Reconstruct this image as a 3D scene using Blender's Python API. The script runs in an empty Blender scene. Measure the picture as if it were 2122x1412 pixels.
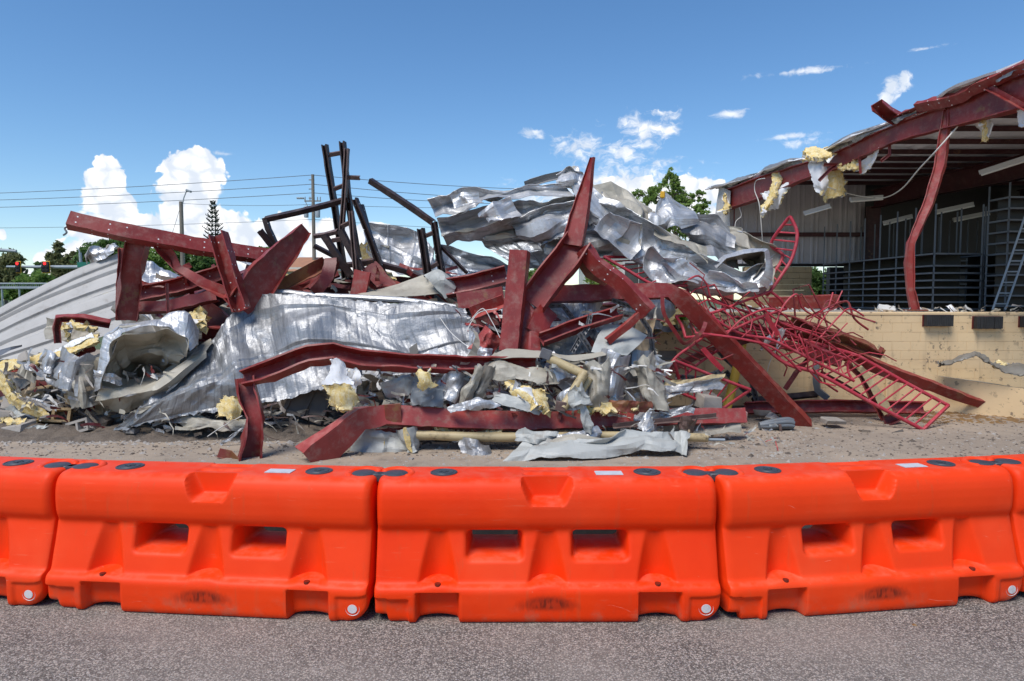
import bpy, bmesh, math, random
import numpy as np
from mathutils import Vector, Matrix, noise
R = math.radians
scene = bpy.context.scene
COL = scene.collection

# ------------------------------------------------------------------ camera
CAMH, FPX, CX, CY, HOR = 1.78, 1414.67, 1061.0, 706.0, 620.0
PITCH = math.atan((CY - HOR) / FPX)
cam_d = bpy.data.cameras.new('camera')
cam_d.sensor_width = 36.0
cam_d.lens = 24.0
cam_d.clip_start = 0.05
cam_d.clip_end = 6000
cam = bpy.data.objects.new('camera', cam_d)
COL.objects.link(cam)
cam.location = (0, 0, CAMH)
cam.rotation_euler = (math.pi / 2 - PITCH, 0, 0)
scene.camera = cam

# ------------------------------------------------------------------ sun + exposure
SUN_TO = Vector((-0.38, -0.52, 1.05)).normalized()      # towards the sun
sun_d = bpy.data.lights.new('sun', 'SUN')
sun_d.energy = 2.0
sun_d.angle = R(28)
sun_d.color = (1.0, 0.955, 0.89)
sun = bpy.data.objects.new('sun', sun_d)
COL.objects.link(sun)
sun.location = (-20, -20, 60)
sun.rotation_euler = (-SUN_TO).to_track_quat('-Z', 'Y').to_euler()
scene.view_settings.view_transform = 'Standard'
scene.view_settings.look = 'None'
scene.view_settings.gamma = 1.0
scene.view_settings.exposure = 0.93
scene.view_settings.use_curve_mapping = False
scene.cycles.max_bounces = 7
scene.cycles.diffuse_bounces = 3
scene.cycles.glossy_bounces = 3
scene.cycles.transmission_bounces = 2
scene.cycles.transparent_max_bounces = 4
scene.cycles.caustics_reflective = False
scene.cycles.caustics_refractive = False


def P(px, py, Y):
    """a point of the place at distance Y in front of the viewpoint"""
    u, v = (px - CX) / FPX, (CY - py) / FPX
    c, s = math.cos(PITCH), math.sin(PITCH)
    d = Vector((u, c + v * s, -s + v * c))
    return Vector((0, 0, CAMH)) + d * (Y / d.y)


def M_(px, Y):
    return px * Y / FPX


# ------------------------------------------------------------------ node helper
class NT:
    flat = False

    def __init__(self, tree):
        self.t = tree
        tree.nodes.clear()

    def n(self, typ, **kw):
        nd = self.t.nodes.new(typ)
        for k, v in kw.items():
            if k == 'ins':
                for kk, vv in v.items():
                    self.set(nd.inputs[kk], vv)
            else:
                setattr(nd, k, v)
        return nd

    def set(self, sock, v):
        if isinstance(v, bpy.types.NodeSocket):
            self.t.links.new(v, sock)
        elif v is not None:
            try:
                sock.default_value = v
            except Exception:
                sock.default_value = tuple(v) + (1.0,)

    def m(self, op, a, b=None, c=None, clamp=False):
        nd = self.n('ShaderNodeMath', operation=op, use_clamp=clamp)
        for i, x in enumerate((a, b, c)):
            if x is not None:
                self.set(nd.inputs[i], x)
        return nd.outputs[0]

    def vm(self, op, a, b=None, out=0):
        nd = self.n('ShaderNodeVectorMath', operation=op)
        self.set(nd.inputs[0], a)
        if b is not None:
            self.set(nd.inputs[1], b)
        return nd.outputs[out]

    def mix(self, f, a, b, blend='MIX'):
        nd = self.n('ShaderNodeMix', data_type='RGBA', blend_type=blend)
        self.set(nd.inputs[0], f)
        self.set(nd.inputs[6], a if not isinstance(a, tuple) else tuple(a)[:3] + (1,))
        self.set(nd.inputs[7], b if not isinstance(b, tuple) else tuple(b)[:3] + (1,))
        return nd.outputs[2]

    def ramp(self, f, lo, hi, a=0.0, b=1.0):
        nd = self.n('ShaderNodeMapRange', interpolation_type='SMOOTHSTEP')
        for i, x in enumerate((f, lo, hi, a, b)):
            self.set(nd.inputs[i], x)
        return nd.outputs[0]

    def noise(self, vec, scale, detail=3.0, rough=0.55, dist=0.0, out=0):
        nd = self.n('ShaderNodeTexNoise')
        if self.flat: nd.noise_dimensions = '2D'
        self.set(nd.inputs['Vector'], vec)
        nd.inputs['Scale'].default_value = scale
        nd.inputs['Detail'].default_value = detail
        nd.inputs['Roughness'].default_value = rough
        nd.inputs['Distortion'].default_value = dist
        return nd.outputs[out]

    def vor(self, vec, scale, out='Distance', feature='F1', rnd=1.0):
        nd = self.n('ShaderNodeTexVoronoi', feature=feature)
        if self.flat: nd.voronoi_dimensions = '2D'
        self.set(nd.inputs['Vector'], vec)
        nd.inputs['Scale'].default_value = scale
        nd.inputs['Randomness'].default_value = rnd
        return nd.outputs[out]


# ------------------------------------------------------------------ world: sky with clouds by direction
world = bpy.data.worlds.new('World')
scene.world = world
world.use_nodes = True
W = NT(world.node_tree)
W.flat = True
sky = W.n('ShaderNodeTexSky', sky_type='NISHITA', sun_disc=False)
sky.sun_elevation = math.asin(SUN_TO.z)
sky.sun_rotation = math.atan2(SUN_TO.x, SUN_TO.y)
sky.air_density = 1.0
sky.dust_density = 0.0
sky.ozone_density = 4.0
tc = W.n('ShaderNodeTexCoord').outputs['Generated']
sep = W.n('ShaderNodeSeparateXYZ', ins={0: tc})
az = W.m('ARCTAN2', sep.outputs[0], sep.outputs[1])
el = W.m('ARCSINE', sep.outputs[2])
ae = W.n('ShaderNodeCombineXYZ', ins={0: az, 1: el, 2: 0.0}).outputs[0]


def azel(px, py):
    d = (P(px, py, 1.0) - Vector((0, 0, CAMH))).normalized()
    return math.atan2(d.x, d.y), math.asin(d.z)


# edge noise: billows at three sizes
warp = W.vm('SUBTRACT', W.noise(ae, 22.0, 3, 0.6, out=1), (0.5, 0.5, 0.5))
aw = W.vm('ADD', ae, W.vm('MULTIPLY', warp, (0.030, 0.030, 0.0)))
bil = W.vor(aw, 46.0, 'Distance', 'F1')
bil2 = W.vor(aw, 120.0, 'Distance', 'F1')
fb = W.noise(aw, 60.0, 6, 0.62)
edge = W.m('ADD', W.m('MULTIPLY', W.m('SUBTRACT', 0.42, bil), 0.62),
           W.m('ADD', W.m('MULTIPLY', W.m('SUBTRACT', 0.42, bil2), 0.34), W.m('MULTIPLY', W.m('SUBTRACT', fb, 0.5), 0.75)))


def blobs(lst, coord):
    f = None
    for (px, py, rx, ry) in lst:
        a, e = azel(px, py)
        a2, e2 = azel(px + rx, py)
        a3, e3 = azel(px, py - ry)
        q = W.vm('MULTIPLY', W.vm('SUBTRACT', coord, (a, e, 0)), (1 / abs(a2 - a), 1 / abs(e3 - e), 0))
        v = W.m('SUBTRACT', 1.0, W.vm('LENGTH', q, out=1))
        f = v if f is None else W.m('MAXIMUM', f, v)
    return f


cum = blobs([(222, 345, 30, 24), (205, 372, 38, 26), (240, 372, 26, 34), (218, 415, 50, 44), (255, 430, 34, 42),
             (240, 470, 84, 40), (305, 470, 40, 30), (200, 485, 64, 26), (265, 540, 150, 70),
             (405, 335, 50, 32), (375, 350, 48, 34), (430, 355, 40, 42), (395, 400, 74, 56), (400, 455, 86, 52),
             (470, 480, 74, 44), (520, 490, 64, 34), (450, 550, 190, 76), (600, 480, 70, 38), (690, 482, 66, 30),
             (770, 484, 70, 26), (650, 540, 220, 70), (95, 535, 26, 20), (4, 485, 12, 14), (100, 575, 60, 22),
             (1300, 395, 80, 34), (1420, 395, 80, 34), (1350, 450, 180, 60), (1480, 400, 44, 28)], ae)
cum_a = W.ramp(W.m('ADD', cum, W.m('MULTIPLY', edge, 0.62)), 0.00, 0.16)
# thin wisps: stretched fractal noise, soft
wn = W.noise(W.vm('ADD', W.vm('MULTIPLY', ae, (1.0, 1.9, 1.0)), W.vm('MULTIPLY', warp, (.06, .06, 0))), 26.0, 6, 0.66)
wsp = blobs([(1210, 300, 80, 30), (1260, 330, 110, 46), (1330, 280, 50, 46), (1345, 265, 90, 30), (1300, 370, 140, 46),
             (1420, 400, 120, 40), (1240, 390, 90, 40), (1150, 420, 120, 60), (1560, 420, 90, 26), (1390, 245, 60, 22)], ae)
wsp_a = W.m('MULTIPLY', W.ramp(W.m('ADD', wsp, W.m('MULTIPLY', W.m('SUBTRACT', wn, 0.53), 3.4)), -0.05, 1.25), 0.95)
st = blobs([(1650, 149, 150, 9), (1690, 147, 80, 7), (1515, 237, 40, 10), (1530, 240, 24, 7), (1640, 283, 60, 9), (1660, 295, 50, 12),
            (1100, 275, 26, 14), (1120, 285, 14, 8), (1920, 101, 50, 6), (465, 319, 28, 7)], ae)
st_a = W.m('MULTIPLY', W.ramp(W.m('ADD', st, W.m('MULTIPLY', W.m('SUBTRACT', wn, 0.5), 3.0)), 0.05, 1.3), 0.75)
puf = blobs([(1852, 182, 32, 26), (1872, 172, 22, 24), (1838, 200, 22, 18)], ae)
puf_a = W.m('MULTIPLY', W.ramp(W.m('ADD', puf, W.m('MULTIPLY', W.m('SUBTRACT', fb, 0.5), 2.2)), 0.0, 0.7), 0.92)
# low cumulus the rest of the way round the horizon
far = W.m('SUBTRACT', W.noise(W.vm('MULTIPLY', ae, (1.0, 1.6, 1.0)), 5.0, 5, 0.6), W.m('ADD', 0.50, W.m('ABSOLUTE', W.m('MULTIPLY', W.m('SUBTRACT', el, 0.09), 1.3))))
out_view = W.ramp(W.m('ABSOLUTE', az), 0.73, 0.95)
far_a = W.m('MULTIPLY', W.m('MULTIPLY', W.ramp(far, 0.0, 0.07), 0.9), out_view)
alpha = W.m('MAXIMUM', W.m('MAXIMUM', cum_a, wsp_a), W.m('MAXIMUM', st_a, puf_a))
# relief of the cloud mass: billow centres bright, hollows greyer
rel = W.ramp(W.m('ADD', W.m('MULTIPLY', bil, 0.9), W.m('MULTIPLY', fb, 0.75)), 0.45, 1.05)
cc = W.mix(rel, (6.3, 6.3, 6.35), (4.1, 4.5, 5.1))
hs = W.n('ShaderNodeHueSaturation', ins={'Saturation': 1.16, 'Value': 0.78, 'Color': sky.outputs[0]})
skyc = W.mix(1.0, hs.outputs[0], (1.0, 1.0, 1.0), 'MULTIPLY')
bg_c = W.n('ShaderNodeBackground', ins={'Color': W.mix(alpha, skyc, cc), 'Strength': 0.1})
bg_f = W.n('ShaderNodeBackground', ins={'Color': W.mix(far_a, skyc, (6.5, 6.8, 7.1)), 'Strength': 0.1})
# the named clouds all stand in one part of the sky; elsewhere only scattered low cumulus is worked out
near = W.m('MULTIPLY', W.m('LESS_THAN', W.m('ABSOLUTE', az), 0.72), W.m('LESS_THAN', W.m('ABSOLUTE', W.m('SUBTRACT', el, 0.22)), 0.24))
ms = W.n('ShaderNodeMixShader', ins={0: near, 1: bg_f.outputs[0], 2: bg_c.outputs[0]})
wo = W.n('ShaderNodeOutputWorld', ins={'Surface': ms.outputs[0]})

# ------------------------------------------------------------------ object helpers
def tag(o, label=None, cat=None, group=None, kind=None):
    if label: o['label'] = label
    if cat: o['category'] = cat
    if group: o['group'] = group
    if kind: o['kind'] = kind
    return o


def mk(name, V, F, mats, fm=None, uv=None, parent=None, smooth=None):
    me = bpy.data.meshes.new(name)
    me.from_pydata([tuple(v) for v in V], [], F)
    for m in (mats if isinstance(mats, (list, tuple)) else [mats]):
        me.materials.append(m)
    if fm is not None:
        me.polygons.foreach_set('material_index', fm)
    if uv is not None:
        l = me.uv_layers.new(name='UVMap')
        l.data.foreach_set('uv', np.array(uv, dtype=np.float32).ravel())
    if smooth is not None:
        me.polygons.foreach_set('use_smooth', [True] * len(me.polygons))
        me.set_sharp_from_angle(angle=R(smooth))
    me.update()
    o = bpy.data.objects.new(name, me)
    COL.objects.link(o)
    if parent is not None:
        o.parent = parent
        if parent.type == 'EMPTY' or True:
            o.matrix_parent_inverse = pmat(parent).inverted()
    return o


def pmat(o):
    m = Matrix.LocRotScale(o.location, o.rotation_euler, o.scale)
    if o.parent:
        m = pmat(o.parent) @ o.matrix_parent_inverse @ m
    return m


def empty(name, loc, label=None, cat=None, group=None, rz=0.0, parent=None):
    o = bpy.data.objects.new(name, None)
    COL.objects.link(o)
    o.location = loc
    o.rotation_euler = (0, 0, rz)
    o.empty_display_size = 0.1
    if parent is not None:
        o.parent = parent
        o.matrix_parent_inverse = pmat(parent).inverted()
    return tag(o, label, cat, group)


def inst(src, name, loc, parent=None, rot=(0, 0, 0), scale=(1, 1, 1)):
    o = bpy.data.objects.new(name, src.data)
    COL.objects.link(o)
    o.location, o.rotation_euler, o.scale = loc, rot, scale
    if parent is not None:
        o.parent = parent
        o.matrix_parent_inverse = pmat(parent).inverted()
    return o


class MB:
    """collects primitives into one mesh"""
    def __init__(s):
        s.V, s.F, s.fm = [], [], []

    def add(s, V, F, mi=0):
        b = len(s.V)
        s.V += [Vector(v) for v in V]
        s.F += [tuple(i + b for i in f) for f in F]
        s.fm += [mi] * len(F)

    def box(s, c, d, rot=None, mi=0, bev=0.0):
        x, y, z = d[0] / 2, d[1] / 2, d[2] / 2
        if bev:
            V = []
            for sx, sy, sz in [(a, b, c_) for a in (-1, 1) for b in (-1, 1) for c_ in (-1, 1)]:
                V += [Vector((sx * (x - bev), sy * (y - bev), sz * z)), Vector((sx * (x - bev), sy * y, sz * (z - bev))), Vector((sx * x, sy * (y - bev), sz * (z - bev)))]
            bm = bmesh.new()
            for v in V: bm.verts.new(v)
            bmesh.ops.convex_hull(bm, input=bm.verts)
            bm.verts.index_update()
            V = [v.co.copy() for v in bm.verts]
            F = [tuple(v.index for v in f.verts) for f in bm.faces]
            bm.free()
        else:
            V = [Vector((a * x, b * y, c_ * z)) for a in (-1, 1) for b in (-1, 1) for c_ in (-1, 1)]
            F = [(0, 1, 3, 2), (4, 6, 7, 5), (0, 4, 5, 1), (2, 3, 7, 6), (0, 2, 6, 4), (1, 5, 7, 3)]
        if rot is not None:
            V = [rot @ v for v in V]
        s.add([v + Vector(c) for v in V], F, mi)
        return s

    def tube(s, pts, r, n=6, mi=0, cap=True):
        pts = [Vector(p) for p in pts]
        rs = r if isinstance(r, (list, tuple)) else [r] * len(pts)
        V, F = [], []
        ref = None
        for i, p in enumerate(pts):
            t = (pts[min(i + 1, len(pts) - 1)] - pts[max(i - 1, 0)])
            t = t.normalized() if t.length > 1e-9 else Vector((0, 0, 1))
            if ref is None:
                ref = Vector((0, 0, 1)) if abs(t.z) < .9 else Vector((1, 0, 0))
            a = (ref - t * ref.dot(t)).normalized()
            ref = a
            b = t.cross(a)
            for k in range(n):
                an = 2 * math.pi * k / n
                V.append(p + (a * math.cos(an) + b * math.sin(an)) * rs[i])
        for i in range(len(pts) - 1):
            for k in range(n):
                k2 = (k + 1) % n
                F.append((i * n + k, i * n + k2, (i + 1) * n + k2, (i + 1) * n + k))
        if cap:
            F.append(tuple(range(n - 1, -1, -1)))
            F.append(tuple(range((len(pts) - 1) * n, len(pts) * n)))
        s.add(V, F, mi)
        return s

    def lathe(s, prof, n=20, origin=(0, 0, 0), axis='z', mi=0):
        V, F = [], []
        for (r, z) in prof:
            for k in range(n):
                a = 2 * math.pi * k / n
                v = Vector((r * math.cos(a), r * math.sin(a), z))
                if axis == 'y': v = Vector((v.x, -v.z, v.y))
                if axis == 'x': v = Vector((v.z, v.x, v.y))
                V.append(v + Vector(origin))
        for i in range(len(prof) - 1):
            for k in range(n):
                k2 = (k + 1) % n
                F.append((i * n + k, i * n + k2, (i + 1) * n + k2, (i + 1) * n + k))
        F.append(tuple(range((len(prof) - 1) * n, len(prof) * n)))
        s.add(V, F, mi)
        return s

    def build(s, name, mats, parent=None, smooth=None):
        return mk(name, s.V, s.F, mats, s.fm, None, parent, smooth)


def vnoise(p, sc, seed=0.0):
    q = Vector((p[0] * sc + seed * 7.31, p[1] * sc - seed * 3.17, p[2] * sc + seed * 1.73))
    return noise.noise_vector(q)


def smooth_path(pts, sub=6):
    out = []
    n = len(pts)
    for i in range(n - 1):
        p0, p1, p2, p3 = pts[max(i - 1, 0)], pts[i], pts[i + 1], pts[min(i + 2, n - 1)]
        for k in range(sub):
            t = k / sub
            out.append(0.5 * ((2 * p1) + (p2 - p0) * t + (2 * p0 - 5 * p1 + 4 * p2 - p3) * t * t + (3 * p1 - p0 - 3 * p2 + p3) * t ** 3))
    out.append(pts[-1].copy())
    return out


def profile(kind, h, w, t):
    H, Wd = h / 2, w / 2
    lip = min(.25 * h, .02)
    if kind == 'co':      # channel, open side to the viewer
        return [(-Wd, -H), (Wd, -H), (Wd, -H + lip), (Wd - t, -H + lip), (Wd - t, -H + t), (-Wd + t, -H + t), (-Wd + t, H - t), (Wd - t, H - t), (Wd - t, H - lip), (Wd, H - lip), (Wd, H), (-Wd, H)]
    if kind == 'cw':      # channel, web to the viewer
        return [(-a, b) for a, b in profile('co', h, w, t)][::-1]
    if kind == 'z':
        return [(0, -H), (Wd, -H), (Wd, -H + t), (t, -H + t), (t, H), (-Wd, H), (-Wd, H - t), (0, H - t)]
    if kind == 'I':       # web to the viewer
        return [(-Wd, -H), (Wd, -H), (Wd, -H + t), (t / 2, -H + t), (t / 2, H - t), (Wd, H - t), (Wd, H), (-Wd, H), (-Wd, H - t), (-t / 2, H - t), (-t / 2, -H + t), (-Wd, -H + t)]
    if kind == 'If':      # flange to the viewer
        return [(b, -a) for a, b in profile('I', w, h, t)]
    if kind == 'L':
        return [(-Wd, -H), (Wd, -H), (Wd, -H + t), (-Wd + t, -H + t), (-Wd + t, H), (-Wd, H)]
    if kind == 'flat':
        return [(-t / 2, -H), (t / 2, -H), (t / 2, H), (-t / 2, H)]
    if kind == 'box':
        return [(-Wd, -H), (Wd, -H), (Wd, H), (-Wd, H)]
    n = 8
    return [(H * math.cos(2 * math.pi * k / n), H * math.sin(2 * math.pi * k / n)) for k in range(n)]


_seed = [0]


def beam(name, label, cat, pts, h, w=None, kind='cw', roll=0.0, t=None, mat=None, dent=0.006, smooth=False,
         parent=None, group=None, scale=None, step=0.10, world=False, view=None):
    """a thin-walled section swept along a bent path; h and w in metres at the piece itself"""
    _seed[0] += 1
    sd = _seed[0]
    raw = [Vector(p) if world else P(*p) for p in pts]
    n0 = len(raw)
    scale = scale or [1.0] * n0
    rolls = roll if isinstance(roll, (list, tuple)) else [roll] * n0
    path, S, RL = [], [], []
    if smooth:
        sp = smooth_path(raw, 6)
        for i, p in enumerate(sp):
            a = i / 6
            k = min(int(a), n0 - 2)
            f = a - k
            path.append(p); S.append(scale[k] * (1 - f) + scale[k + 1] * f); RL.append(rolls[k] * (1 - f) + rolls[k + 1] * f)
    else:
        for i in range(n0 - 1):
            m = max(1, int((raw[i + 1] - raw[i]).length / step))
            for k in range(m):
                f = k / m
                path.append(raw[i].lerp(raw[i + 1], f)); S.append(scale[i] * (1 - f) + scale[i + 1] * f); RL.append(rolls[i] * (1 - f) + rolls[i + 1] * f)
        path.append(raw[-1]); S.append(scale[-1]); RL.append(rolls[-1])
    w = w if w is not None else h * .4
    t = t if t is not None else max(.006, min(.012, h * .06))
    pr = profile(kind, h, w, t)
    m = len(pr)
    per = [0.0]
    for k in range(m):
        per.append(per[-1] + math.hypot(pr[(k + 1) % m][0] - pr[k][0], pr[(k + 1) % m][1] - pr[k][1]))
    V, F, uv, arc = [], [], [], [0.0]
    for i, p in enumerate(path):
        tg = (path[min(i + 1, len(path) - 1)] - path[max(i - 1, 0)]).normalized()
        d = (p - Vector((0, 0, CAMH))).normalized() if view is None else Vector(view)
        nn = -(d - tg * tg.dot(d)).normalized()
        bb = nn.cross(tg)
        if RL[i]:
            q = Matrix.Rotation(R(RL[i]), 3, tg)
            nn, bb = q @ nn, q @ bb
        if i: arc.append(arc[-1] + (p - path[i - 1]).length)
        for (a, b) in pr:
            v = p + nn * (a * S[i]) + bb * (b * S[i])
            tipf = 2.4 if (kind in ('co', 'cw', 'I', 'L') and abs(a) > w * .45) else .8
            if dent: v = v + vnoise(p, 3.5, sd) * dent * .3 + vnoise(v, 7, sd) * dent * .55 * tipf + vnoise(v, 16, sd) * dent * .25 * tipf
            V.append(v)
    for i in range(len(path) - 1):
        for k in range(m):
            k2 = (k + 1) % m
            F.append((i * m + k, i * m + k2, (i + 1) * m + k2, (i + 1) * m + k))
            uv += [(arc[i], per[k]), (arc[i], per[k + 1]), (arc[i + 1], per[k + 1]), (arc[i + 1], per[k])]
    F.append(tuple(range(m - 1, -1, -1))); uv += [(0, per[k]) for k in range(m)]
    F.append(tuple(range((len(path) - 1) * m, len(path) * m))); uv += [(0, per[k]) for k in range(m)]
    o = mk(name, V, F, mat or MAT['red'], None, uv, parent, 35)
    if parent is None: tag(o, label, cat, group)
    return o


def crom(A, t):
    n = A.shape[0]
    i = np.clip(np.floor(t).astype(int), 0, n - 2)
    f = (t - i)[:, None, None]
    p1, p2 = A[i], A[i + 1]
    p0 = np.where((i > 0)[:, None, None], A[np.maximum(i - 1, 0)], 2 * p1 - p2)
    p3 = np.where((i < n - 2)[:, None, None], A[np.minimum(i + 2, n - 1)], 2 * p2 - p1)
    return 0.5 * (2 * p1 + (p2 - p0) * f + (2 * p0 - 5 * p1 + 4 * p2 - p3) * f ** 2 + (3 * p1 - p0 - 3 * p2 + p3) * f ** 3)


def lin(A, t):
    n = A.shape[0]
    i = np.clip(np.floor(t).astype(int), 0, n - 2)
    f = (t - i)[:, None, None]
    return A[i] * (1 - f) + A[i + 1] * f


def tri(x):
    return np.abs((x % 1.0) - 0.5) * 2 - 0.5


def sheet(name, label, cat, grid, mats, ribs=None, crease=0.03, fine=0.002, seed=1, thick=0.006, rag=0.0, step=0.022,
          fold=0.93, parent=None, group=None, ang=4, fuzz=0.0, world=False, ncrease=16, cper=(0.09, 1.0), kind=None):
    """a bent sheet through a grid of points (rows x columns); mats = (side to the viewer, other side)
    ribs = (axis, spacing, height, width): pressed ribs running along the rows ('r') or the columns ('c')"""
    rng = np.random.RandomState(seed * 13 + 5)
    A = np.array([[tuple(p) if world else tuple(P(*p)) for p in row] for row in grid], dtype=float)
    lr = np.linalg.norm(np.diff(A, axis=0), axis=2).sum(0).mean()
    lc = np.linalg.norm(np.diff(A, axis=1), axis=2).sum(1).mean()
    nr = int(np.clip(lr / step, 3, 170)) + 1
    nc = int(np.clip(lc / step, 3, 170)) + 1
    tr = np.linspace(0, A.shape[0] - 1, nr)
    tcx = np.linspace(0, A.shape[1] - 1, nc)
    B = crom(A, tr) * (1 - fold) + lin(A, tr) * fold
    B2 = B.transpose(1, 0, 2)
    G = (crom(B2, tcx) * (1 - fold) + lin(B2, tcx) * fold).transpose(1, 0, 2)
    u = np.linspace(0, lr, nr)[:, None] * np.ones((1, nc))
    v = np.linspace(0, lc, nc)[None, :] * np.ones((nr, 1))

    def normals(G):
        du = np.gradient(G, axis=0)
        dv = np.gradient(G, axis=1)
        n = np.cross(du, dv)
        return n / (np.linalg.norm(n, axis=2, keepdims=True) + 1e-9)
    N = normals(G)
    ctr = G.reshape(-1, 3).mean(0)
    view = ctr - np.array([0, 0, CAMH])
    flip = (N.reshape(-1, 3).mean(0) @ view) > 0
    if flip: N = -N
    D = np.zeros((nr, nc))
    cg = np.array([[noise.noise(Vector((a_ * 1.3 + seed, b_ * 1.3, seed * .37))) for b_ in np.linspace(0, lc, 24)] for a_ in np.linspace(0, lr, 24)])
    wob = lin(lin(cg[:, :, None], np.linspace(0, 23, nr)).transpose(1, 0, 2), np.linspace(0, 23, nc)).transpose(1, 0, 2)[:, :, 0]
    for k in range(int(ncrease * (1.0 + 1.3 * lr * lc))):
        a = rng.uniform(0, math.pi)
        wd = cper[0] * (cper[1] / cper[0]) ** rng.rand()
        ln = wd * rng.uniform(1.5, 5.0)
        cu, cv = rng.rand() * lr, rng.rand() * lc
        du, dv = u - cu, v - cv
        d = np.abs(du * math.cos(a) + dv * math.sin(a) + wob * .12 * wd)
        al = np.abs(-du * math.sin(a) + dv * math.cos(a))
        sg = 1 if rng.rand() < .5 else -1
        D += sg * crease * 2.0 * (wd / cper[1]) ** .8 * rng.uniform(.4, 1.2) * np.maximum(0, 1 - d / (wd * .5)) * np.maximum(0, 1 - al / ln)
    D += wob * crease * .15
    if ribs:
        ax, sp, hh, ww = ribs
        c = (u if ax == 'r' else v) + rng.rand() * sp
        dd = np.abs((c / sp) % 1.0 - .5) * sp
        D += hh * np.clip((ww - dd) / (ww * .45), 0, 1)
    G = G + N * D[:, :, None]
    if fine or fuzz:
        for i in range(nr):
            for j in range(nc):
                p = G[i, j]
                q = vnoise(p, 7, seed) * fine
                if fuzz: q = q + vnoise(p, 28, seed) * fuzz + vnoise(p, 60, seed) * fuzz * .6
                G[i, j] = p + np.array(q)
    if rag:
        for i in range(nr):
            for j in range(nc):
                e = min(i, nr - 1 - i, j, nc - 1 - j)
                if e < 2:
                    G[i, j] += np.array(vnoise(G[i, j], 9, seed + 3) + vnoise(G[i, j], 30, seed + 4) * .7) * rag * (1 if e == 0 else .4)
    N = normals(G)
    if flip: N = -N
    if isinstance(thick, tuple):
        thv = np.array([[thick[0] + (thick[1] - thick[0]) * (0.5 + noise.noise(Vector((u[i, j] * 6, v[i, j] * 6, seed)))) for j in range(nc)] for i in range(nr)])[:, :, None]
    else:
        thv = thick
    Bk = G - N * thv
    nV = nr * nc
    V = np.concatenate([G.reshape(-1, 3), Bk.reshape(-1, 3)])
    F, fm, uv = [], [], []
    uvs = np.stack([u, v], 2).reshape(-1, 2)
    for i in range(nr - 1):
        for j in range(nc - 1):
            a, b, c, d = i * nc + j, i * nc + j + 1, (i + 1) * nc + j + 1, (i + 1) * nc + j
            q = (a, d, c, b) if flip else (a, b, c, d)
            q = q[::-1] if False else q
            F.append(q); fm.append(0)
            F.append(tuple(x + nV for x in q[::-1])); fm.append(1)
    ring = [j for j in range(nc)] + [i * nc + nc - 1 for i in range(1, nr)] + [(nr - 1) * nc + j for j in range(nc - 2, -1, -1)] + [i * nc for i in range(nr - 2, 0, -1)]
    for k in range(len(ring)):
        a, b = ring[k], ring[(k + 1) % len(ring)]
        F.append((a, b, b + nV, a + nV)); fm.append(0)
    idx = [x for f in F for x in f]
    uvl = np.concatenate([uvs, uvs])[idx]
    o = mk(name, V.tolist(), F, list(mats), fm, uvl, parent, ang)
    if parent is None: tag(o, label, cat, group, kind)
    return o


def scrap(label, cx, cy, Y, w, h, ang=0, bend=0.3, tilt=0.0, mats=None, seed=1, name='metal_scrap', cat='metal scrap', crease=.03, ribs=None, rag=.01, group=None, thick=.005, fuzz=0, skew=0.0):
    """a torn piece: w x h pixels about (cx, cy), turned by ang degrees; bend curls it, tilt leans its top away"""
    rng = random.Random(seed * 31 + 7)
    rows = []
    ca, sa = math.cos(R(ang)), math.sin(R(ang))
    for i in range(4):
        row = []
        for j in range(5):
            a = (j / 4 - .5) * w * (1 + skew * (i - 1.5) / 1.5) + rng.uniform(-.07, .07) * w
            b = (i / 3 - .5) * h + rng.uniform(-.09, .09) * h
            x, y = cx + a * ca - b * sa, cy + a * sa + b * ca
            dep = Y - tilt * (i - 1.5) * M_(h, Y) * .45 + bend * M_(min(w, h), Y) * (((j - 2) / 2) ** 2 - .5) + rng.uniform(-1, 1) * min(.07, .16 * M_(min(w, h), Y))
            row.append((x, y, dep))
        rows.append(row)
    return sheet(name, label, cat, rows, mats, ribs=ribs, crease=crease, seed=seed, rag=rag, step=.02, cper=(.06, .45), group=group, thick=thick, fuzz=fuzz)


def wire(name, label, cat, pts, r, mat, n=5, sub=6, world=False, parent=None, group=None, soft=True):
    p = [Vector(q) if world else P(*q) for q in pts]
    if soft and len(p) > 2: p = smooth_path(p, sub)
    o = MB().tube(p, r, n).build(name, mat, parent, 60)
    if parent is None: tag(o, label, cat, group)
    return o

# ------------------------------------------------------------------ materials
MAT = {}


def new(name):
    m = bpy.data.materials.new(name)
    m.use_nodes = True
    t = NT(m.node_tree)
    t.b = t.n('ShaderNodeBsdfPrincipled')
    t.n('ShaderNodeOutputMaterial', ins={0: t.b.outputs[0]})
    MAT[name] = m
    t.gp = t.n('ShaderNodeNewGeometry').outputs['Position']
    t.tc = t.n('ShaderNodeTexCoord')
    return t


def fin(t, col=None, rough=None, metal=None, bump=None, bstr=0.3, bdist=0.01, spec=None):
    if col is not None: t.set(t.b.inputs['Base Color'], col if not isinstance(col, tuple) else tuple(col)[:3] + (1,))
    if rough is not None: t.set(t.b.inputs['Roughness'], rough)
    if metal is not None: t.set(t.b.inputs['Metallic'], metal)
    if spec is not None: t.set(t.b.inputs['Specular IOR Level'], spec)
    if bump is not None:
        bn = t.n('ShaderNodeBump', ins={'Strength': bstr, 'Distance': bdist, 'Height': bump})
        t.set(t.b.inputs['Normal'], bn.outputs[0])


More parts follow.
